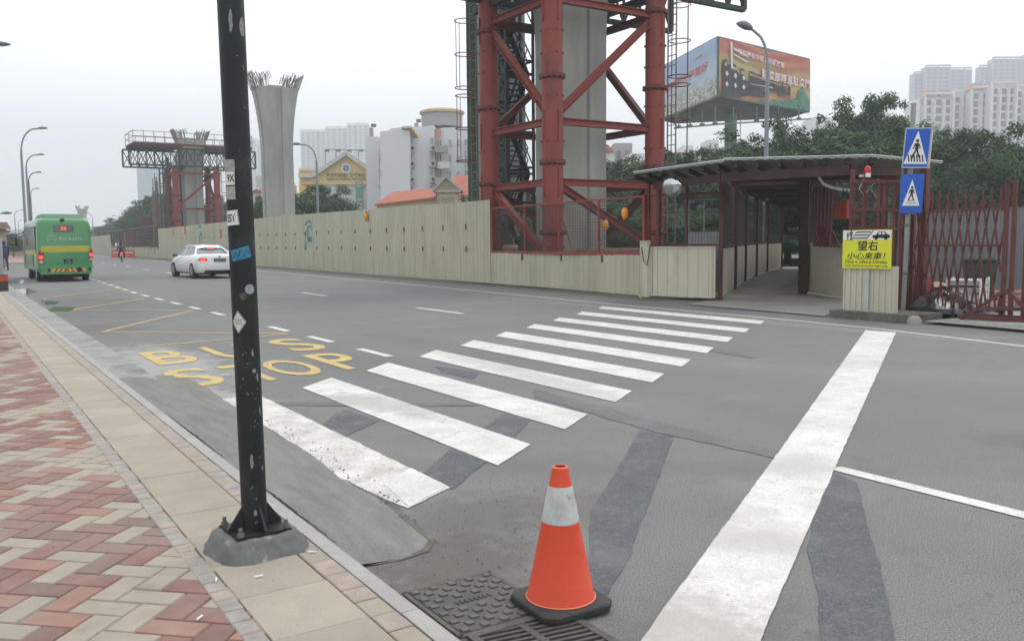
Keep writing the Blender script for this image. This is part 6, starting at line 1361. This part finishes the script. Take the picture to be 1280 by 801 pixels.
b.build('printed_figures', mat('print_dark', (.035, .04, .045), var=.4, scale=1.5), bnR)
bf.build('printed_faces', mat('print_skin', (.5, .33, .25)), bnR)
b2 = MB(); F3 = FR(.36)
for k in range(6): x = .06 + (k % 3) * .085; y = .22 if k < 3 else .4 - (k % 3) * .01; poly2(b2, [(x, y - .05), (x + .016, y), (x, y + .05), (x - .016, y)], F3)
for k in range(20): x = .3 + k * .012; stroke(b2, [(x, .3 + k * .001), (x + .008, .3)], .012, F3)
b2.quad(F3(.1, .5), F3(.12, .5), F3(.115, .95), F3(.095, .96)); b2.quad(F3(.13, .83), F3(.27, .76), F3(.27, .79), F3(.13, .87)); b2.quad(F3(.13, .74), F3(.27, .66), F3(.27, .68), F3(.13, .77))
b2.build('printed_highlights', mat('print_pale', (.6, .62, .64)), bnR)
b = MB(); stroke(b, [(.66, .2), (.7, .75)], .006, F2); poly2(b, [(.66, .3), (.69, .36), (.685, .55), (.665, .45)], F2); b.build('printed_flag', mat('print_red', (.45, .04, .03)), bnR)
for name_, m_, off_, bo in (('lettering_outline', mat('letter_red', (.55, .06, .08)), .3, .05), ('lettering', mat('letter_white', (.75, .68, .68)), .37, .012)):
    b = MB(); Fx = FR(off_); put_text(b, '熱烈慶祝中國人民解放軍', 1, lambda x, y: Fx(.42 + x, .79 - x * .12 + y), width=.5, height=.115, bold=bo); put_text(b, '駐澳部隊進駐澳門', 1, lambda x, y: Fx(.7 + x, .52 - x * .03 + y), width=.56, height=.17, bold=bo); b.build(name_, m_, bnR)
b = MB(); Fg = FR(.25); pts = [(.5, 0), (.98, 0), (.98, .2), (.9, .45), (.86, .38), (.82, .2), (.7, .12), (.55, .1)]; poly2(b, pts, Fg); b.build('printed_bushes', mat('print_green', (.06, .2, .14), var=.5, scale=1.5), bnR)
b = MB(); Fl = FL(.22); put_text(b, '澳門明天更美好', 1, lambda x, y: Fl(.5 + x, .56 + y + x * .1), width=.75, height=.17, bold=.008, shear=.15); stroke(b, [(.68, .79), (.8, .84)], .01, Fl); b.build('lettering', mat('letter_scarlet', (.6, .1, .1)), bnL)
b = MB(); rnd = random.Random(8)
for _ in range(420):
    u = rnd.random(); v = abs(rnd.gauss(0, .14)) + .02; s = rnd.uniform(.006, .016)
    if v < .42 * (.5 + u * .6): poly2(b, [(u - s, v), (u, v - s * 1.6), (u + s, v), (u, v + s * 1.6)], Fl)
b.build('printed_flowers', mat('print_flower', (.6, .62, .6)), bnL)
b = MB()
for a, c in ((ap0, r0), (r0, r1), (ap0, ap1), (l0, ap0), (l0, l1), (ap1, r1), (l1, ap1), (l0, r0), (l1, r1)): b.bar(a, c, .22)
b.build('frame', greensteel, bb)
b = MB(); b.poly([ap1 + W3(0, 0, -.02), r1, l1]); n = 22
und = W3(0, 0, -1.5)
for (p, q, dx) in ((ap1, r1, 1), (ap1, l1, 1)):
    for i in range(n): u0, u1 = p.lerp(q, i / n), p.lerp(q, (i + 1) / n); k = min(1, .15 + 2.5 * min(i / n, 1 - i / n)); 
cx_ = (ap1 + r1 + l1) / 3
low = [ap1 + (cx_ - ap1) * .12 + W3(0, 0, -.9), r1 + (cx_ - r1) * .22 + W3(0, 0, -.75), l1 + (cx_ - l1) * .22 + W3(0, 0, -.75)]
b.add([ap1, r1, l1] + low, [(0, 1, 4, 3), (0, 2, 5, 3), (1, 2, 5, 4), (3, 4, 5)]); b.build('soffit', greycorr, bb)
b = MB(); c = flat(P3(911.5, 300, 101)); b.tube([(c.x, c.y, 0), (c.x, c.y, ap1.z - 1.0)], .68, 24); b.build('column', greensteel, bb, smooth=40)
b = MB(); k0, k1, k2 = P3(843, 160.5, 106), P3(904, 155, 93), P3(1013, 149, 107); b.bar(k0, k1, .16); b.bar(k1, k2, .16)
for t_ in (.1, .35, .6, .85): q = k0.lerp(k1, t_); b.bar(q, q + W3(0, 0, 1.9), .1); b.box(q + W3(0, 0, .1), (.4, .4, .3)); q = k1.lerp(k2, t_); b.bar(q, q + W3(0, 0, 1.7), .1); b.box(q + W3(0, 0, .1), (.4, .4, .3))
b.build('light_rail', greensteel, bb)
b = MB(); c = P3(921, 300, 99.6)
for s in (-.25, .25): b.bar((c.x + s * .8, c.y - s * .5, 0), (c.x + s * .8, c.y - s * .5, ap1.z), .06)
for k in range(30): b.bar((c.x - .2, c.y + .12, .5 + k * .45), (c.x + .2, c.y - .12, .5 + k * .45), .05)
b.build('ladder', rebar_m, bb)

# ================================================================== VEHICLES
def rring(w0, w1, z0, z1, y, r=.18, n=6, tumble=0):
    pts = []; 
    for cx_, cz_, a0 in ((w1 - r, z1 - r, 0), (w0 + r, z1 - r, 90), (w0 + r, z0 + r, 180), (w1 - r, z0 + r, 270)):
        for k in range(n + 1): a = R(a0 + 90 * k / n); x, z = cx_ + r * math.cos(a), cz_ + r * math.sin(a); m_ = (w0 + w1) / 2; f = 1 - tumble * max(0, z - 1.3); pts.append(Vector((m_ + (x - m_) * f, y, z)))
    return pts
def wheel(parent, x, y, r, wd, side, name='wheel'):
    ay = Matrix.Rotation(R(90), 3, 'Y'); b = MB(); b.lathe((x, y, r), [(r * .6, -wd / 2), (r * .94, -wd / 2), (r, -wd / 2 + .03), (r, wd / 2 - .03), (r * .94, wd / 2), (r * .6, wd / 2)], 28, axis=ay); wo = b.build(name, tyre, parent, local=True, smooth=40)
    b = MB(); b.lathe((x + side * wd * .42, y, r), [(r * .62, -.02), (r * .62, .01)], 24, axis=ay)
    b.build('rim', rim, wo, local=True)
    b = MB()
    for k in range(5): a = k * 1.2566; b.box((x + side * (wd * .42 + .012), y + math.cos(a) * r * .38, r + math.sin(a) * r * .38), (.015, r * .1, r * .1))
    b.build('hub_detail', black, wo, local=True)
bus = thing('green_bus', 'green city minibus with yellow stripe and lit brake lamps, driving away along the kerb lane', 'bus', (4.1, 40.3, 0))
BW, BL, BH = 1.04, 6.3, 2.62
b = MB(); st_ = [(-.0, .5, .3, .2), (.02, .42, .16, .2), (.12, .37, .06, .2), (.4, .36, .0, .2), (3, .36, 0, .2), (6.7, .36, 0, .2), (7.15, .4, .06, .2), (7.4, .55, .35, .2)]
rings = []
for (y, zb, ins, r_) in st_: rings.append(rring(-BW + ins * .35, BW - ins * .35, zb, BH - ins * .7, y + 0, .22, 6, .035))
b.loft(rings); b.build('body', busgreen, bus, local=True, smooth=50)
b = MB(); b.loft([rring(-.78, .78, 2.45, z, y, .12, 5) for y, z in ((.25, 2.6), (.5, 2.76), (1.2, 2.82), (2.6, 2.82), (3.2, 2.76), (3.6, 2.64))]); b.build('roof_unit', busgreen2, bus, local=True, smooth=50)
bx_ = lambda px: (px - 45.5) / 72.5 * 2.1 - 1.05; bz_ = lambda py: (350 - py) * .0343; fb = lambda dz: (lambda x, z: Vector((x, -.012 - dz, z)))
def brect(name, x0, x1, y0, y1, m, dz=0, par=None, th=.03): b = MB(); b.box(((bx_(x0) + bx_(x1)) / 2, .0 - dz, (bz_(y0) + bz_(y1)) / 2), (bx_(x1) - bx_(x0), th, abs(bz_(y0) - bz_(y1)))); return b.build(name, m, par or bus, local=True, bevel=.006)
brect('yellow_stripe', 51.5, 113.5, 307, 314.5, yel, -.002, th=.02); sgn_ = brect('route_display', 68, 94, 282, 290.5, lampdark, .0)
brect('display_glass', 70, 92, 283.5, 289, mat('display_glass', (.12, .16, .14), .2), .012, sgn_, .02)
b = MB(); put_text(b, '33', 1, lambda x, y: Vector((bx_(81) + x, -.035, bz_(286.2) + y)), width=.2, height=.13, bold=.01); b.build('route_number', redlamp, sgn_, local=True)
b = MB(); put_text(b, 'REOLIAN', 1, lambda x, y: Vector((bx_(89.5) + x, -.02, bz_(298.5) + y)), width=.84, height=.15, bold=.02)
c0 = (bx_(65.5), bz_(299)); fz = lambda x, y: Vector((c0[0] + x, -.02, c0[1] + y)); stroke(b, [(.17 * math.cos(2 * math.pi * k / 24), .17 * math.sin(2 * math.pi * k / 24)) for k in range(25)], .022, fz); stroke(b, [(-.13, -.06), (-.05, .03), (0, -.03), (.05, .03), (.13, -.06)], .03, fz); stroke(b, [(-.07, .06), (0, .11), (.07, .06)], .02, fz)
b.build('lettering', greylet, bus, local=True)
for x0, x1, y0, y1 in ((47.5, 54.5, 313.5, 328), (112, 117.3, 311, 325.5)):
    b = MB(); m0, m1 = bx_(x0), bx_(x1); s = 1 if m0 > 0 else -1
    b.box(((m0 + m1) / 2, .03, (bz_(y0) + bz_(y1)) / 2), (m1 - m0, .12, bz_(y0) - bz_(y1))); tl = b.build('tail_lamp', redoff, bus, local=True, bevel=.03)
    b = MB(); b.box(((m0 + m1) / 2, -.035, bz_(y0 + 7)), ((m1 - m0) * .7, .02, .13)); b.build('brake_light', redlamp, tl, local=True, bevel=.008)
    b = MB(); b.box(((m0 + m1) / 2, -.035, bz_(y1 - 2)), ((m1 - m0) * .7, .02, .09)); b.build('reverse_light', trimw, tl, local=True, bevel=.008)
pl = brect('licence_plate', 79.5, 90.5, 322.5, 328.5, signblk, .005); b = MB(); put_text(b, 'MP', 1, lambda x, y: Vector((bx_(85) + x, -.03, bz_(324.2) + y)), width=.12, height=.06); put_text(b, '37-07', 1, lambda x, y: Vector((bx_(85) + x, -.03, bz_(327) + y)), width=.22, height=.06); b.build('plate_lettering', trimw, pl, local=True)
brect('bumper', 49.5, 114.5, 329.5, 341, busgreen, .02, th=.1)
cs = brect('chevron_board', 63, 107, 334, 338.5, yel, .08, th=.02); b = MB()
for k in range(7): x = bx_(66 + k * 6); s = .09 if k < 3 else -.09; b.add([Vector((x, -.093, bz_(338.5))), Vector((x + .07, -.093, bz_(338.5))), Vector((x + .07 + s, -.093, bz_(334))), Vector((x + s, -.093, bz_(334)))], [(0, 1, 2, 3)])
b.build('red_chevrons', redoff, cs, local=True)
b = MB(); b.lathe((bx_(98.5), -.1, bz_(335.5)), [(.1, 0), (.02, .01)], 16, axis=Matrix.Rotation(R(90), 3, 'X')); 
for xx in (60, 112): b.lathe((bx_(xx), -.08, bz_(335.5)), [(.06, 0), (.02, .01)], 12, axis=Matrix.Rotation(R(90), 3, 'X'))
b.build('tow_cover', black, bus, local=True); b = MB(); b.box((bx_(80), -.04, bz_(276)), (.16, .08, .08)); b.build('rear_camera', black, bus, local=True)
b = MB(); b.box((0, 3.7, .32), (1.7, 6.8, .3)); b.build('chassis', black, bus, local=True)
for s in (-1, 1):
    b = MB()
    if s == -1:
        for y0, y1, z0, z1 in ((.45, 1.55, 1.32, 2.28), (1.65, 2.75, 1.32, 2.28), (2.85, 3.9, 1.32, 2.28), (4.0, 5.0, 1.32, 2.28), (5.1, 6.0, 1.32, 2.28)): b = MB(); b.box((-BW + .005, (y0 + y1) / 2, (z0 + z1) / 2), (.03, y1 - y0, z1 - z0)); b.build('window', glass, bus, local=True)
        b = MB(); b.box((-BW - .002, 6.5, 1.3), (.03, .75, 1.75)); b.build('door', glass_l, bus, local=True)
        b = MB(); b.box((-BW - .002, 2.2, .95), (.03, .9, .7)); b.build('side_hatch', busgreen2, bus, local=True)
        b = MB(); b.box((-BW - .005, 3.1, 1.2), (.025, 5.4, .15)); b.build('yellow_stripe', yel, bus, local=True)
    else: b.box((BW - .005, 2.7, 1.8), (.03, 4.4, .95)); b.build('window', glass, bus, local=True)
    for y in (1.35, 5.4): wheel(bus, s * (BW - .17), y, .37, .24, s)
b = MB(); b.tube([(-BW, 7.1, 2.1), (-BW - .25, 7.25, 2.0), (-BW - .28, 7.25, 1.8)], .02, 6); b.box((-BW - .28, 7.25, 1.65), (.08, .18, .34)); b.build('wing_mirror', black, bus, local=True)

# white saloon car
car = thing('white_car', 'white saloon car with lit brake lamps driving away in the middle lane', 'car', (9.92, 38.7, 0), R(2))
def carring(y, hw_, zb, zs, zt_, tw_): # bottom, sill, waist, shoulder, deck
    L_ = [(-hw_ * .86, zb), (-hw_ * .97, zb + .08), (-hw_, zb + .3), (-hw_ * .985, zs - .12), (-hw_ * .93, zs), (-tw_, zt_), (0, zt_ + .015), (tw_, zt_), (hw_ * .93, zs), (hw_ * .985, zs - .12), (hw_, zb + .3), (hw_ * .97, zb + .08), (hw_ * .86, zb)]
    return [Vector((x, y, z)) for x, z in L_]
prof = [(0.0, .80, .42, .78, .84, .70), (.03, .87, .33, .88, .98, .74), (.1, .91, .26, .93, 1.03, .76), (.45, .945, .22, .96, 1.055, .80), (.95, .95, .2, .97, 1.06, .82), (1.8, .95, .19, .97, 1.0, .84), (2.9, .95, .19, .95, .98, .84), (3.55, .95, .19, .93, .985, .82), (4.2, .93, .2, .86, .93, .76), (4.75, .88, .24, .76, .82, .7), (5.02, .78, .32, .62, .68, .6), (5.07, .7, .4, .56, .6, .5)]
b = MB(); b.loft([carring(*p) for p in prof]); body = b.build('body', whitepaint, car, local=True, smooth=60)
def cab(y, hw_, z): return None
b = MB(); base = [(1.0, .74), (1.6, .8), (2.6, .82), (3.3, .8), (3.75, .72)]; 
roofp = [(1.55, .50, 1.36), (1.9, .56, 1.445), (2.4, .6, 1.475), (2.9, .58, 1.45), (3.15, .54, 1.40)]
rings = []
low_ = [Vector((s * hwx, y, 1.0)) for s, rng in ((-1, base), (1, base[::-1])) for y, hwx in rng]; top_ = [Vector((s * hwx, y, z - .05)) for s, rng in ((-1, roofp), (1, roofp[::-1])) for y, hwx, z in rng]
b.loft([low_, top_]); b.build('window_glass', glass_l, car, local=True, smooth=30)
b = MB(); rows = [[Vector((x * hwx, y, z - .05 * abs(x) ** 2.5)) for x in (-1.03, -.8, -.4, 0, .4, .8, 1.03)] for y, hwx, z in [(1.5, .5, 1.34)] + roofp + [(3.2, .54, 1.385)]]
b.add([p for r_ in rows for p in r_], [(i * 7 + j, i * 7 + j + 1, (i + 1) * 7 + j + 1, (i + 1) * 7 + j) for i in range(len(rows) - 1) for j in range(6)])
for s in (-1, 1):
    b.tube([(s * .77, .95, 1.0), (s * .64, 1.3, 1.22), (s * .52, 1.6, 1.37)], [.06, .045, .04], 8); b.tube([(s * .73, 3.8, .97), (s * .55, 3.18, 1.38)], .035, 8)
    b.tube([(s * .52, 1.55, 1.36), (s * .585, 1.9, 1.41), (s * .61, 2.4, 1.43), (s * .58, 3.0, 1.4)], .035, 6); b.tube([(s * .815, 2.55, .98), (s * .62, 2.5, 1.42)], .03, 6)
b.build('roof', whitepaint, car, local=True, smooth=60)
for s in (-1, 1):
    b = MB(); b.box((s * .7, .03, .83), (.36, .1, .15)); tl = b.build('tail_lamp', redoff, car, local=True, bevel=.03); b = MB(); b.box((s * .74, -.028, .82), (.2, .02, .1)); b.build('brake_light', redlamp, tl, local=True, bevel=.006)
    b = MB(); b.box((s * .55, -.0, .36), (.2, .03, .03)); b.build('reflector', redoff, car, local=True); b = MB(); b.lathe((s * .5, .03, .27), [(.05, -.05), (.05, .05)], 12, axis=Matrix.Rotation(R(90), 3, 'X')); b.build('exhaust', black, car, local=True)
    b = MB(); b.box((s * 1.02, 3.45, 1.0), (.2, .1, .14)); b.build('wing_mirror', lampdark, car, local=True, bevel=.02)
    for y in (.98, 4.12): wheel(car, s * .84, y, .345, .24, s)
b = MB(); b.box((0, -.01, .79), (.5, .03, .12)); plt = b.build('licence_plate', signblk, car, local=True); b = MB(); put_text(b, 'MO 26 75', 1, lambda x, y: Vector((x, -.03, .79 + y)), width=.4, height=.07); b.build('plate_lettering', trimw, plt, local=True)
b = MB(); b.box((0, 1.33, 1.3), (.3, .03, .03)); b.build('high_brake_light', redlamp, car, local=True); b = MB(); b.box((0, -.015, .875), (.62, .02, .02)); b.build('chrome_strip', galv, car, local=True)
b = MB(); b.lathe((0, -.0, .95), [(.04, 0), (.03, .02)], 14, axis=Matrix.Rotation(R(90), 3, 'X')); b.build('badge', blue, car, local=True); b = MB(); b.box((0, .05, .3), (1.3, .12, .12)); b.box((0, 2.5, .3), (1.5, 4.4, .25)); b.build('underbody', black, car, local=True)

def skin(name, verts, edges, m, parent, sub=1):
    me = bpy.data.meshes.new(name); me.from_pydata([v[:3] for v in verts], edges, []); o = bpy.data.objects.new(name, me); col.objects.link(o)
    md = o.modifiers.new('s', 'SKIN'); md.use_smooth_shade = True
    for i, v in enumerate(verts): me.skin_vertices[0].data[i].radius = (v[3], v[3]); me.skin_vertices[0].data[i].use_root = (i == 0)
    o.modifiers.new('u', 'SUBSURF').levels = sub
    dg = bpy.context.evaluated_depsgraph_get(); m2_ = bpy.data.meshes.new_from_object(o.evaluated_get(dg)); bpy.data.objects.remove(o)
    m2_.name = name; m2_.materials.clear(); m2_.materials.append(m); o = bpy.data.objects.new(name, m2_); col.objects.link(o); o.parent = parent; return o
mp = flat(P3(151, 300, 77)); moto = thing('motorcycle', 'dark motorcycle with lit red tail lamp being ridden away near the far hoarding', 'motorcycle', mp, R(-8))
ay = Matrix.Rotation(R(90), 3, 'Y')
for y in (.0, 1.35): b = MB(); b.lathe((0, y, .31), [(.2, -.06), (.29, -.06), (.31, -.03), (.31, .03), (.29, .06), (.2, .06)], 24, axis=ay); b.build('wheel', tyre, moto, local=True, smooth=50)
skin('body', [(0, .35, .62, .14), (0, .0, .78, .1), (0, .75, .75, .16), (0, 1.1, .8, .12), (0, 1.25, .55, .06), (0, .6, .42, .17), (0, -.12, .72, .09)], [(0, 1), (0, 2), (2, 3), (3, 4), (0, 5), (1, 6)], lampdark, moto)
b = MB(); b.tube([(-.34, .95, 1.02), (0, 1.05, .98), (.34, .95, 1.02)], .022, 6); b.tube([(0, 1.05, .95), (0, 1.35, .31)], .035, 6); b.build('handlebar', black, moto, local=True)
b = MB(); b.box((0, -.2, .76), (.2, .05, .1)); b.build('tail_lamp', redlamp, moto, local=True, bevel=.01); b = MB(); b.box((0, -.2, .55), (.2, .02, .15)); b.build('licence_plate', trimw, moto, local=True)
rider = thing('person', 'motorcycle rider in dark clothes and dark helmet seen from behind', 'person', (mp.x, mp.y, 0), R(-8))
skin('body', [(0, .3, .84, .15), (0, .36, 1.08, .16), (0, .42, 1.3, .17), (0, .45, 1.42, .07), (0, .47, 1.55, .09), (-.2, .42, 1.33, .07), (-.3, .62, 1.12, .055), (-.3, .9, 1.04, .045), (.2, .42, 1.33, .07), (.3, .62, 1.12, .055), (.3, .9, 1.04, .045), (-.2, .7, .8, .09), (-.22, .62, .42, .06), (-.22, .72, .3, .05), (.2, .7, .8, .09), (.22, .62, .42, .06), (.22, .72, .3, .05)],
     [(0, 1), (1, 2), (2, 3), (3, 4), (2, 5), (5, 6), (6, 7), (2, 8), (8, 9), (9, 10), (0, 11), (11, 12), (12, 13), (0, 14), (14, 15), (15, 16)], cloth_d, rider)
b = MB(); b.lathe((0, .48, 1.6), [(.02, -.14), (.11, -.12), (.145, -.02), (.14, .06), (.09, .13), (.01, .155)], 18); b.build('helmet', black, rider, local=True, smooth=60)
# pedestrian, post at the left edge, plastic barriers
pp = flat(P3(4.5, 300, 52), 0); ped = thing('person', 'pedestrian in dark blue clothes standing behind the post at the left edge', 'person', pp, R(15))
skin('body', [(0, 0, .92, .15), (0, 0, 1.15, .15), (0, 0, 1.38, .17), (0, 0, 1.5, .06), (0, .02, 1.6, .085), (0, .02, 1.68, .07), (-.19, 0, 1.4, .065), (-.24, 0, 1.12, .05), (-.22, .08, .88, .04), (.19, 0, 1.4, .065), (.24, 0, 1.12, .05), (.22, .08, .88, .04), (-.1, 0, .85, .1), (-.1, .02, .48, .065), (-.1, 0, .08, .05), (-.1, .13, .04, .04), (.1, 0, .85, .1), (.11, -.04, .48, .065), (.12, -.08, .08, .05), (.12, .05, .04, .04)],
     [(0, 1), (1, 2), (2, 3), (3, 4), (4, 5), (2, 6), (6, 7), (7, 8), (2, 9), (9, 10), (10, 11), (0, 12), (12, 13), (13, 14), (14, 15), (0, 16), (16, 17), (17, 18), (18, 19)], mat('navy_clothing', (.03, .04, .09), .9), ped)
b = MB(); b.lathe((0, .01, 1.66), [(.1, -.04), (.105, .03), (.07, .1), (.01, .115)], 16); b.build('hair', black, ped, local=True, smooth=60)
p = G(-3, 364, PZ); t = thing('pavement_post', 'thick grey post with black base standing on the pavement at the left edge', 'post', p)
b = MB(); b.lathe(p, [(.2, .38), (.2, 1.55), (.17, 1.66), (.02, 1.7)], 24); b.build('column', mat('post_grey', (.27, .29, .31), .7), t, smooth=40); b = MB(); b.lathe(p, [(.3, 0), (.3, .5)], 24); b.build('base', rubber, t, smooth=40); b = MB(); b.lathe(p, [(.304, .3), (.304, .47)], 24, closed=False); b.build('red_band', plasticred, t)
for i, (px, d_, lb) in enumerate([(145, 104, 'red plastic road barrier left of the motorcycle by the far hoarding'), (161, 101, 'red plastic road barrier right of the motorcycle by the far hoarding')]):
    p = flat(P3(px, 300, d_)); b = MB(); b.loft([rring(-.75, .75, 0, z, 0, .01, 1) for z in (.9,)] + [], cap=True) if 0 else None
    bb_ = MB(); bb_.loft([[Vector((x * k, y * w_, z)) for x, y in ((-.55, -.4), (.55, -.4), (.55, .4), (-.55, .4))] for k, w_, z in ((1, .55, 0), (1, .5, .25), (.98, .3, .45), (.97, .25, .85), (.9, .22, .9))]); t = thing('road_barrier', lb, 'barrier', p, R(-25), 'red plastic barriers'); bb_.build('body', plasticred, t, local=True)
    b = MB(); b.box((0, -.13, .6), (.8, .05, .16)); b.build('reflective_strip', mat('strip_pale', (.6, .55, .5)), t, local=True)

# ================================================================== AIR
HZ = .0013
b = MB(); b.box((250, 540, 69), (2100, 1280, 142)); hz = b.build('haze', []); hz['kind'] = 'stuff'
hm = bpy.data.materials.new('haze'); hm.use_nodes = True; t_ = hm.node_tree; t_.nodes.clear(); o_ = t_.nodes.new('ShaderNodeOutputMaterial'); v_ = t_.nodes.new('ShaderNodeVolumePrincipled')
v_.inputs['Color'].default_value = (.88, .94, 1, 1); v_.inputs['Density'].default_value = HZ; v_.inputs['Anisotropy'].default_value = .2; t_.links.new(v_.outputs[0], o_.inputs['Volume']); hz.data.materials.append(hm)
